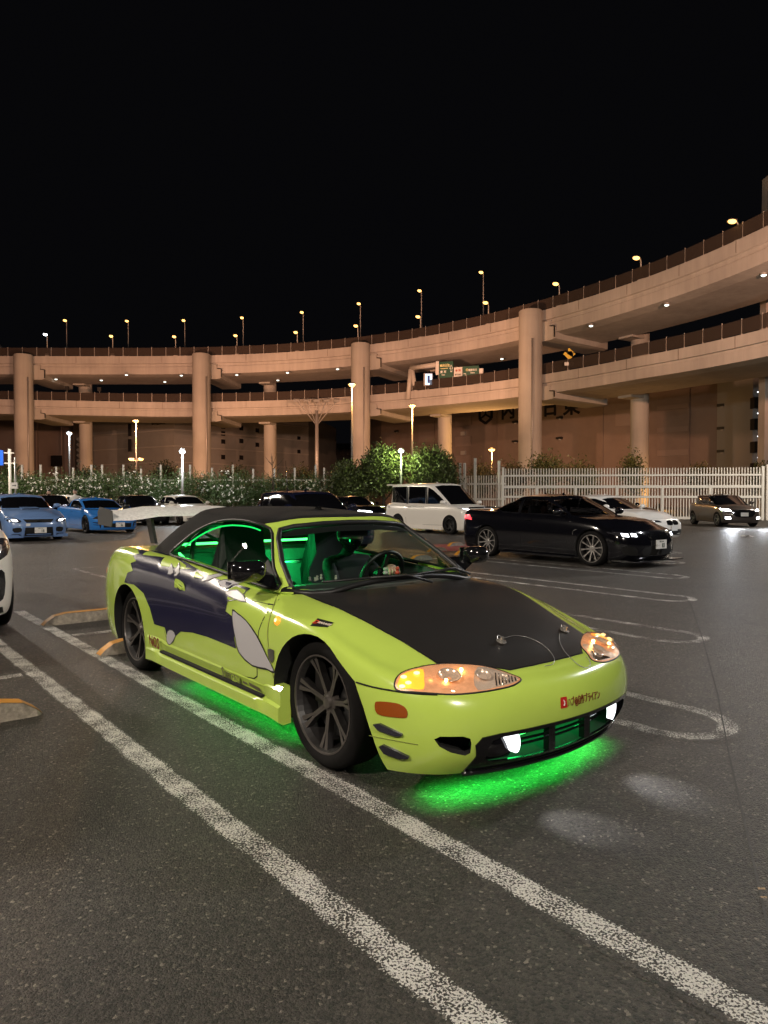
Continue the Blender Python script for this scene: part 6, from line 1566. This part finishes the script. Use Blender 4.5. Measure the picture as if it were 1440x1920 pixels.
# --- blue sedan
sp = auto_spec(2.54, .93, .90, .89, 1.43, zb=.15, hood_f=.72, cowl=.99, belt_f=.96, belt_r=1.02, deck=1.05, xcowl=-.30, xwst=-1.05, xrr=-2.2, xbl=-2.95, nose=.20)
b1 = gen_car('saloon_car', 'pale blue rally saloon with bonnet scoop and wide front bumper at the far left', 'car', place(74, 1015, .93, 0, 2), head(2), sp, P_BLUE1, .325, .245, 'cars parked in the bays', 'y', 5, face=mat('rim_silver', (.35, .34, .33), .3, metal=.5), hi=True)
b1['f_patch']([(.47, .60), (.56, .56), (.80, .60), (.84, .70), (.72, .72), (.55, .67)], 'headlight', M_LAMPDARK, .004, step=.05); b1['f_patch']([(.56, .60), (.68, .60), (.72, .66), (.60, .65)], 'projector', M_DRL, .010, step=.05)
b1['f_patch']([(-.34, .56), (.34, .56), (.43, .66), (-.43, .66)], 'grille', M_DARK, .005, False, 0); b1['f_patch']([(-.08, .60), (0, .585), (.08, .60), (0, .615)], 'badge', M_CHROME, .012, False)
b1['f_patch']([(-.40, .17), (.40, .17), (.38, .42), (-.38, .42)], 'lower_intake', M_DARK, .005, False, 0); b1['f_patch']([(.48, .30), (.66, .28), (.70, .40), (.50, .42)], 'side_intake', M_DARK, .005); b1['f_patch']([(.50, .185), (.72, .20), (.70, .23), (.52, .225)], 'side_intake', M_DARK, .005)
b1['f_box'](-.30, .50, .12, .08, 'bumper_sticker', M_WHITE, .008, .003)
for s in (-1, 1):
    b1['f_box'](s * .62, .165, .42, .09, 'bumper_lip', P_BLUE1, .10, .0); b1['f_box'](s * .44, .30, .05, .26, 'bumper_fin', P_BLUE1, .06, .005)
b1['plate'](.03, .335, '18', .03)
sc_ = MB().add([(.05, -.28, .92), (.05, .28, .92), (-.32, -.24, 1.02), (-.32, .24, 1.02), (.02, -.26, .985), (.02, .26, .985)], [(0, 1, 5, 4), (4, 5, 3, 2), (0, 4, 2), (1, 3, 5)]); sc_.build('bonnet_scoop', P_BLUE1, b1['root']); MB().box((.045, 0, .952), (.02, .48, .045)).build('scoop_mouth', M_DARK, b1['root'])
# --- blue coupe
sp = auto_spec(2.575, .85, .84, .89, 1.31, zb=.14, hood_f=.66, cowl=.92, belt_f=.89, belt_r=.96, deck=1.00, xcowl=-.34, xwst=-1.10, xrr=-1.95, xbl=-2.85, nose=.30)
b2 = gen_car('coupe_car', 'bright blue sports coupe beside the pale blue saloon', 'car', place(222, 1000, .85, 0, 4), head(4), sp, P_BLUE2, .32, .245, 'cars parked in the bays', 'y', 5, [[(-.60, .93), (-.86, 1.07), (-1.20, 1.195), (-1.70, 1.20), (-1.80, .945)], [(-1.87, .95), (-1.78, 1.195), (-2.1, 1.14), (-2.35, 1.02), (-2.30, .98)]], face=M_RIMDARK, hi=True, seams=2, extra=dict(mirror=M_BLACK))
b2['f_patch']([(.46, .555), (.60, .52), (.78, .53), (.80, .56), (.66, .64), (.56, .655)], 'headlight', M_LAMPDARK, .005, step=.05); b2['f_patch']([(-.50, .22), (.50, .22), (.52, .37), (-.52, .37)], 'grille', M_DARK, .005, False, 1); b2['f_patch']([(.60, .18), (.66, .36), (.82, .40), (.80, .42), (.62, .41), (.58, .30)], 'side_intake', M_DARK, .006, smooth=0); b2['f_patch']([(.66, .30), (.80, .32), (.80, .335), (.66, .33)], 'side_intake', M_DARK, .007, smooth=0)
b2['plate'](.06, .315, '86', .04); MB().box((.52, 0, .125), (.5, 1.5, .02)).build('front_splitter', M_BLACK, b2['root'])
# --- white sedan behind the wing
sp = auto_spec(2.75, .85, 1.0, .90, 1.45, zb=.18, hood_f=.74, cowl=1.0, belt_f=.97, belt_r=1.03, deck=1.06, xcowl=-.35, xwst=-1.12, xrr=-2.35, xbl=-3.1, nose=.28)
w1_ = gen_car('saloon_car', 'white saloon behind the rear wing of the convertible', 'car', place(384, 984, .85, 0, 3), head(3), sp, P_PEARL, .325, .24, 'cars parked in the bays', 'y', 5)
w1_['f_patch']([(.50, .64), (.84, .66), (.88, .73), (.56, .71)], 'headlight', M_LAMPDARK, .004); w1_['f_patch']([(-.40, .48), (.40, .48), (.44, .62), (-.44, .62)], 'grille', M_DARK, .005, False); w1_['f_patch']([(-.7, .24), (.7, .24), (.66, .36), (-.66, .36)], 'lower_intake', M_DARK, .005, False)
# --- low black saloon at left centre, dark saloon between the blue cars
k4 = gen_car('saloon_car', 'black saloon in shade behind the bright blue coupe', 'car', place(292, 985, .85, 0, 0), head(0), sp, P_BLACK, .325, .24, 'cars parked in the bays', 'y', 5); k4['f_patch']([(.50, .64), (.84, .66), (.88, .73), (.56, .71)], 'headlight', M_LAMPDARK, .004); k4['f_patch']([(-.40, .48), (.40, .48), (.44, .62), (-.44, .62)], 'grille', M_CHROME, .005, False)
k5 = gen_car('saloon_car', 'dark saloon seen between the two blue cars', 'car', place(118, 990, .85, 0, 0), head(0), sp, P_BLACK, .325, .24, 'cars parked in the bays', 'y', 5); k5['f_patch']([(.50, .64), (.84, .66), (.88, .73), (.56, .71)], 'headlight', M_LAMPWHITE, .004)
k6 = gen_car('saloon_car', 'pale saloon whose roof shows behind the dark saloon and the blue cars', 'car', place(150, 982, .85, 0, 0), head(0), sp, P_PEARL, .325, .24, 'cars parked in the bays', 'y', 5)
# --- navy wagon straight behind the convertible roof
sp = auto_spec(2.65, .88, .92, .885, 1.50, zb=.18, hood_f=.76, cowl=1.02, belt_f=.98, belt_r=1.05, deck=1.06, xcowl=-.25, xwst=-1.0, xrr=-2.9, xbl=-3.35, nose=.26, tail=.12)
nv_ = gen_car('wagon_car', 'dark navy wagon showing above the soft top of the convertible', 'car', place(572, 1034, 0, -.8, -4), head(-4), sp, P_NAVY, .325, .24, 'cars parked in the bays', 'y', 5)
nv_['f_patch']([(.50, .66), (.84, .68), (.88, .75), (.56, .73)], 'headlight', M_LAMPDARK, .004); MB().tube([(-1.9, -.3, 1.47), (-1.98, -.3, 2.30)], [.012, .006], 6).build('aerial', M_CHROME, nv_['root'], True)
# --- dark car with daylight lamps, cream car behind it
k7 = gen_car('saloon_car', 'dark saloon with a glowing white headlight left of the minivan', 'car', place(700, 985, .82, -.5, 0), head(0), sp_s, P_BLACK, .335, .25, 'cars parked in the bays', 'y', 5)
k7['f_patch']([(.50, .60), (.84, .62), (.88, .70), (.56, .67)], 'headlight', M_DRL, .006, step=.06); k7['f_patch']([(-.4, .40), (.4, .40), (.42, .58), (-.42, .58)], 'grille', M_GLOSSBLACK, .005, False)
k8 = gen_car('saloon_car', 'cream saloon behind the dark saloon left of the minivan', 'car', place(672, 972, .82, -.2, 0), head(0), sp_s, P_PEARL, .335, .25, 'cars parked in the bays', 'y', 5); k8['f_patch']([(.50, .60), (.84, .62), (.88, .70), (.56, .67)], 'headlight', M_LAMPDARK, .006)
# --- white crossover cut by the left edge
sp = auto_spec(2.80, .92, .95, .95, 1.62, zb=.20, hood_f=.92, cowl=1.12, belt_f=1.08, belt_r=1.14, deck=1.16, xcowl=-.30, xwst=-1.05, xrr=-3.0, xbl=-3.45, nose=.34, tail=.16, zmid=.62)
pw = w2car(gnd(26, 1172)); 
lw_ = gen_car('crossover_car', 'white crossover cut off by the left edge of the picture', 'car', car2w(-5.26, -2.06), head(0), sp, P_WHITE, .36, .27, 'cars parked in the bays', 'y', 5, hi=True, extra=dict(mirror_out=-.04))
lw_['f_patch']([(.50, .76), (.66, .70), (.84, .76), (.875, .88), (.80, .92), (.62, .90)], 'headlight', M_LAMPDARK, .004, step=.04); lw_['f_patch']([(.66, .78), (.76, .78), (.78, .86), (.68, .86)], 'projector', M_LAMPWHITE, .008, step=.04)
lw_['f_patch']([(.52, .34), (.74, .33), (.80, .40), (.80, .60), (.72, .63), (.54, .58)], 'side_intake', M_GLOSSBLACK, .005, step=.04); lw_['f_patch']([(-.46, .32), (.46, .32), (.46, .60), (-.46, .60)], 'lower_intake', M_DARK, .005, False, 0); lw_['f_patch']([(-.80, .22), (.80, .22), (.78, .28), (-.78, .28)], 'bumper_lip', M_BLACK, .006, False, 0)
# ------------------------------------------------------------------ people
M_SKIN = mat('skin', (.50, .31, .23), .5); M_CLOTH = mat('black_clothing', (.008, .008, .009), .75, noise=.3, nscale=20); M_HAIR = mat('dark_hair', (.012, .009, .008), .5); M_SHIRT = mat('white_shirt', (.62, .60, .58), .8)
def add_head(root, c, r=.098, face=Vector((1, 0, 0)), mask=False, hair=M_HAIR, skin=M_SKIN):
    f = Vector(face).normalized(); sd = Vector((-f.y, f.x, 0)).normalized(); c = Vector(c); u = Vector((0, 0, 1))
    hm = MB(); N, K = 20, 14; V = []
    for i in range(K + 1):
        t = math.pi * i / K
        for k in range(N):
            a = 2 * math.pi * k / N; d = f * math.cos(a) + sd * math.sin(a); z = math.cos(t)
            rr = math.sin(t); front = max(0, math.cos(a)); jaw = 1 - .22 * max(0, -z) ** 1.2
            p = c + d * rr * r * (.80 if abs(math.sin(a)) > .7 else .92) * jaw + u * z * r * 1.22
            p += f * front ** 6 * math.exp(-((z + .12) / .16) ** 2) * .022 * (1 if abs(math.sin(a)) < .3 else 0)          # nose
            p -= f * math.exp(-((z - .08) / .10) ** 2) * .010 * max(0, 1 - abs(abs(math.sin(a)) - .38) / .2) * (front > 0)  # eye sockets
            V.append(p)
    hm.add(V, [(i * N + k, (i + 1) * N + k, (i + 1) * N + (k + 1) % N, i * N + (k + 1) % N) for i in range(K) for k in range(N)])
    for s in (-1, 1): hm.sphere(tuple(c + sd * s * r * .84 - u * .01), (.016, .016, .03), 8, 6)
    h = hm.build('head', skin, root, True)
    e = MB()
    for s in (-1, 1): e.sphere(tuple(c + f * r * .80 + sd * s * .034 + u * .012), (.010, .013, .008), 8, 6)
    e.build('eye', M_DARK, h, True)
    MB().sphere(tuple(c + f * r * .82 - u * .055), (.010, .022, .006), 8, 5).build('mouth', mat('lip', (.30, .12, .10), .5), h, True)
    hv = MB(); V = []; cc = c - f * .012 + u * .018; N = 16
    for i in range(8):
        t = math.pi * .62 * i / 7
        for k in range(N):
            a = 2 * math.pi * k / N; lim = t if math.cos(a) < .2 else t * .62
            d = f * math.cos(a) + sd * math.sin(a); V.append(cc + d * math.sin(lim) * r * .98 + u * math.cos(lim) * r * 1.24)
    hv.add(V, [(i * N + k, (i + 1) * N + k, (i + 1) * N + (k + 1) % N, i * N + (k + 1) % N) for i in range(7) for k in range(N)]); hv.build('hair', hair, root, True)
    if mask:
        mv = MB(); V = []
        for i in range(6):
            z = -.02 - i * .020
            for k in range(11):
                a = -1.4 + 2.8 * k / 10; d = f * math.cos(a) + sd * math.sin(a); rr = math.sqrt(max(.05, 1 - (z / (r * 1.22)) ** 2)) * r * .97 * (1 - .12 * i / 5)
                V.append(c + d * rr + u * z + f * .012 * max(0, math.cos(a)) ** 4)
        mv.add(V, [(i * 11 + k, (i + 1) * 11 + k, (i + 1) * 11 + k + 1, i * 11 + k + 1) for i in range(5) for k in range(10)]); mv.build('face_mask', M_GLOSSBLACK, root, True)
def add_hand(root, w, d, up, r=1.0, side=1):
    """palm at w pointing along d, fingers curling down over what they hold"""
    d = Vector(d).normalized(); up = Vector(up).normalized(); s = d.cross(up).normalized() * side; w = Vector(w)
    m = MB(); palm = [w, w + d * .045 * r, w + d * .085 * r]; m.tube(palm, [.026 * r, .036 * r, .034 * r], 10)
    for k, (off, ln) in enumerate(((-.030, .062), (-.010, .072), (.010, .068), (.029, .054))):
        a = w + d * .080 * r + s * off * r; m.tube([a, a + d * ln * .45 * r + up * .008, a + d * ln * .75 * r - up * .018 * r, a + d * ln * .72 * r - up * .045 * r], [.0105 * r, .010 * r, .0095 * r, .008 * r], 7)
    a = w + d * .03 * r - s * .032 * r; m.tube([a, a - s * .022 * r + d * .026 * r - up * .01, a - s * .018 * r + d * .056 * r - up * .03 * r], [.012 * r, .011 * r, .009 * r], 7)
    m.build('hand', M_SKIN, root, True)
def seated(label, loc, rz, cloth, mask=False, face=(1, 0, 0), wheel_hand=True, lookm=M_HAIR):
    """local frame: +x forward, hips at origin height given by loc"""
    root = thing('person', label, 'person', loc, rz)
    P = [(0, 0, .10), (-.04, 0, .28), (-.07, 0, .44), (-.06, 0, .52), (-.045, 0, .575), (-.06, -.17, .46), (.13, -.22, .27), (.33, -.10, .36), (-.06, .17, .46), (.14, .22, .30), (.35, .05, .44), (.02, -.10, .08), (.42, -.13, .16), (.55, -.13, -.20), (.02, .10, .08), (.42, .13, .16), (.55, .13, -.20)]
    E_ = [(0, 1), (1, 2), (2, 3), (3, 4), (2, 5), (5, 6), (6, 7), (2, 8), (8, 9), (9, 10), (0, 11), (11, 12), (12, 13), (0, 14), (14, 15), (15, 16)]
    Rr = [(.15, .12), (.15, .11), (.15, .10), .06, .052, .062, .046, .034, .062, .046, .034, .085, .065, .045, .085, .065, .045]
    person_mesh('body', P, E_, Rr, cloth, root, 0, 2)
    add_head(root, (-.02, 0, .66), .098, face, mask, lookm)
    for s, i in ((-1, 7), (1, 10)): add_hand(root, P[i], Vector((.9, .35 * -s, .15)), (0, 0, 1), 1.0, s)
    return root
wp = car2w(-1.27, .36, .37); seated('driver in black clothes and black face mask at the wheel of the convertible', wp, HERO_RZ, M_CLOTH, True, (1, -.25, 0))
q = ck['root'].matrix_basis @ Vector((-1.62, -.38, .42)); seated('person in a white shirt in the near seat of the black coupe', q, head(-3), M_SHIRT, False, (1, .2, -.2))
def standing(label, px, Y, headpy, shirt, hair=M_HAIR, rz=0):
    p = gnd(px, YH + 1.305 * FPX / Y); h = 1.305 + (YH - headpy) / FPX * Y; k = h / 1.72
    root = thing('person', label, 'person', p, rz)
    P = [(0, 0, .92), (0, 0, 1.15), (0, 0, 1.38), (0, 0, 1.46), (0, 0, 1.52), (-.19, 0, 1.38), (-.23, .02, 1.10), (-.20, -.08, .86), (.19, 0, 1.38), (.24, .02, 1.10), (.20, -.08, .86), (-.10, 0, .88), (-.11, -.02, .48), (-.11, 0, .06), (-.11, -.14, .03), (.10, 0, .88), (.11, -.02, .48), (.11, 0, .06), (.11, -.14, .03)]
    E_ = [(0, 1), (1, 2), (2, 3), (3, 4), (2, 5), (5, 6), (6, 7), (2, 8), (8, 9), (9, 10), (0, 11), (11, 12), (12, 13), (13, 14), (0, 15), (15, 16), (16, 17), (17, 18)]
    Rr = [(.15, .11), (.14, .10), (.16, .10), .06, .052, .06, .045, .033, .06, .045, .033, .085, .062, .042, .04, .085, .062, .042, .04]
    person_mesh('body', [tuple(c * k for c in q_) for q_ in P], E_, Rr, shirt, root, 0, 2)
    add_head(root, (0, 0, 1.60 * k), .098, (0, -1, 0), False, hair)
    for s, i in ((-1, 7), (1, 10)): add_hand(root, Vector(P[i]) * k, (0, -.2, -1), (0, -1, 0), 1.0, s)
standing('person whose head shows between the two blue cars', 92, 33, 919, M_CLOTH)
standing('person in a white shirt standing behind the blue coupe', 141, 33, 918, M_SHIRT)
standing('person in a brown top behind the pale blue saloon at the left edge', 6, 23, 926, mat('brown_top', (.22, .11, .07), .8))
# ------------------------------------------------------------------ dashboard figurines
def figurine(x, y, lab, m, h=.05, fat=1.0):
    h *= .62; fat *= .62
    root = thing('figurine', lab, 'figurine', car2w(x, y, .800), HERO_RZ)
    MB().lathe([(0, 0), (.012 * fat, 0), (.015 * fat, h * .25), (.010 * fat, h * .5), (.006 * fat, h * .55), (0, h * .56)], 12, 'Z').build('body', m, root, True); MB().sphere((0, 0, h * .75), (.013 * fat, .013 * fat, h * .25), 10, 8).build('head', m, root, True)
MF = mat('figurine_ivory', (.30, .30, .24), .5)
figurine(-.775, -.324, 'tiny ivory figurine at the passenger end of the dashboard row', MF, .045); figurine(-.745, -.305, 'second tiny ivory figurine of the dashboard row', MF, .04); figurine(-.776, -.27, 'third tiny ivory figurine of the dashboard row', MF, .05); figurine(-.80, -.225, 'fourth tiny ivory figurine, tallest of the dashboard row', MF, .055); figurine(-.745, -.153, 'single ivory figurine near the middle of the dashboard', MF, .045)
figurine(-.78, .273, 'white round figurine on the dashboard by the steering wheel', mat('figurine_white', (.35, .36, .32), .5), .075, 2.2); figurine(-.735, .336, 'red figurine on the dashboard by the steering wheel', mat('figurine_red', (.5, .06, .03), .5), .08, 1.8)
# ------------------------------------------------------------------ the lot's own lamps (out of the picture) and unseen floods added to light the viaduct
def lot_lamp(x, y, h, power, col, lab, r=.3):
    root = thing('lamp_post', lab, 'lamp post', (x, y, 0))
    MB().tube([(0, 0, 0), (0, 0, h * .6), (0, 0, h)], [.12, .09, .06], 10).build('pole', M_STEELPOLE, root, True)
    MB().lathe([(0, h + .35), (.30, h + .32), (.46, h + .14), (.46, h + .10)], 18, 'Z').build('lamp_head', M_STEELPOLE, root, True, sharp=40)
    MB().sphere((0, 0, h + .08), (.36, .36, .10), 14, 8).build('bulb', emat('lot_bulb', (1, .93, .82), 12), root, True)
    point('lamp_light', (0, 0, h - .25), power, col, r, root)
WARM = (1, .87, .72)
lot_lamp(-7.5, -5.5, 9.5, 7600, WARM, 'parking lot lamp post behind the camera to the left')
lot_lamp(5.5, -9.5, 9.5, 6200, (1, .90, .78), 'parking lot lamp post behind the camera to the right')
lot_lamp(-17, 12, 9.5, 6500, (1, .87, .72), 'parking lot lamp post beyond the left edge by the blue cars')
lot_lamp(14, 13, 9.5, 4200, (.95, .96, 1), 'parking lot lamp post beyond the right edge')
lot_lamp(-24, 33, 9.5, 9500, (1, .87, .72), 'parking lot lamp post beyond the left edge by the hedge')
lot_lamp(23, 31, 9.0, 7000, (1, .90, .76), 'parking lot lamp post beyond the right edge by the gate')
FLOOD = (1, .47, .26)
def added_flood_post(x, y, h, tx, ty, power, lab, build=True, cone=112):  # added flood that brightens the viaduct
    if build:
        root = thing('added_flood_post', lab, 'lamp post', (x, y, 0)); MB().tube([(0, 0, 0), (0, 0, h)], [.14, .08], 10).build('pole', M_STEELPOLE, root, True); MB().box((0, .1, h + .1), (.6, .35, .4)).build('flood_head', M_STEELPOLE, root); MB().box((0, .29, h + .1), (.5, .02, .3)).build('flood_glass', M_SODIUM, root)
    spot('added_flood_light', (x, y + .5, h + .1), (tx, ty, 18.5), power, FLOOD, cone, .45, .3)
added_flood_post(at(660, 722, 60).x, 60.4, 10.9, 0, 95, 25000, '', False); added_flood_post(at(255, 790, 76).x, 68, 9.4, -27, 100, 17000, '', False)  # spots alone, added near the sodium posts without any lamp head
added_flood_post(-42, 58, 11, -46, 98, 25000, 'unseen floodlight post added beyond the left edge to light the viaduct'); added_flood_post(23.5, 22, 12.5, 18, 78, 60000, 'unseen floodlight post added beyond the right edge to light the viaduct', True, 58)
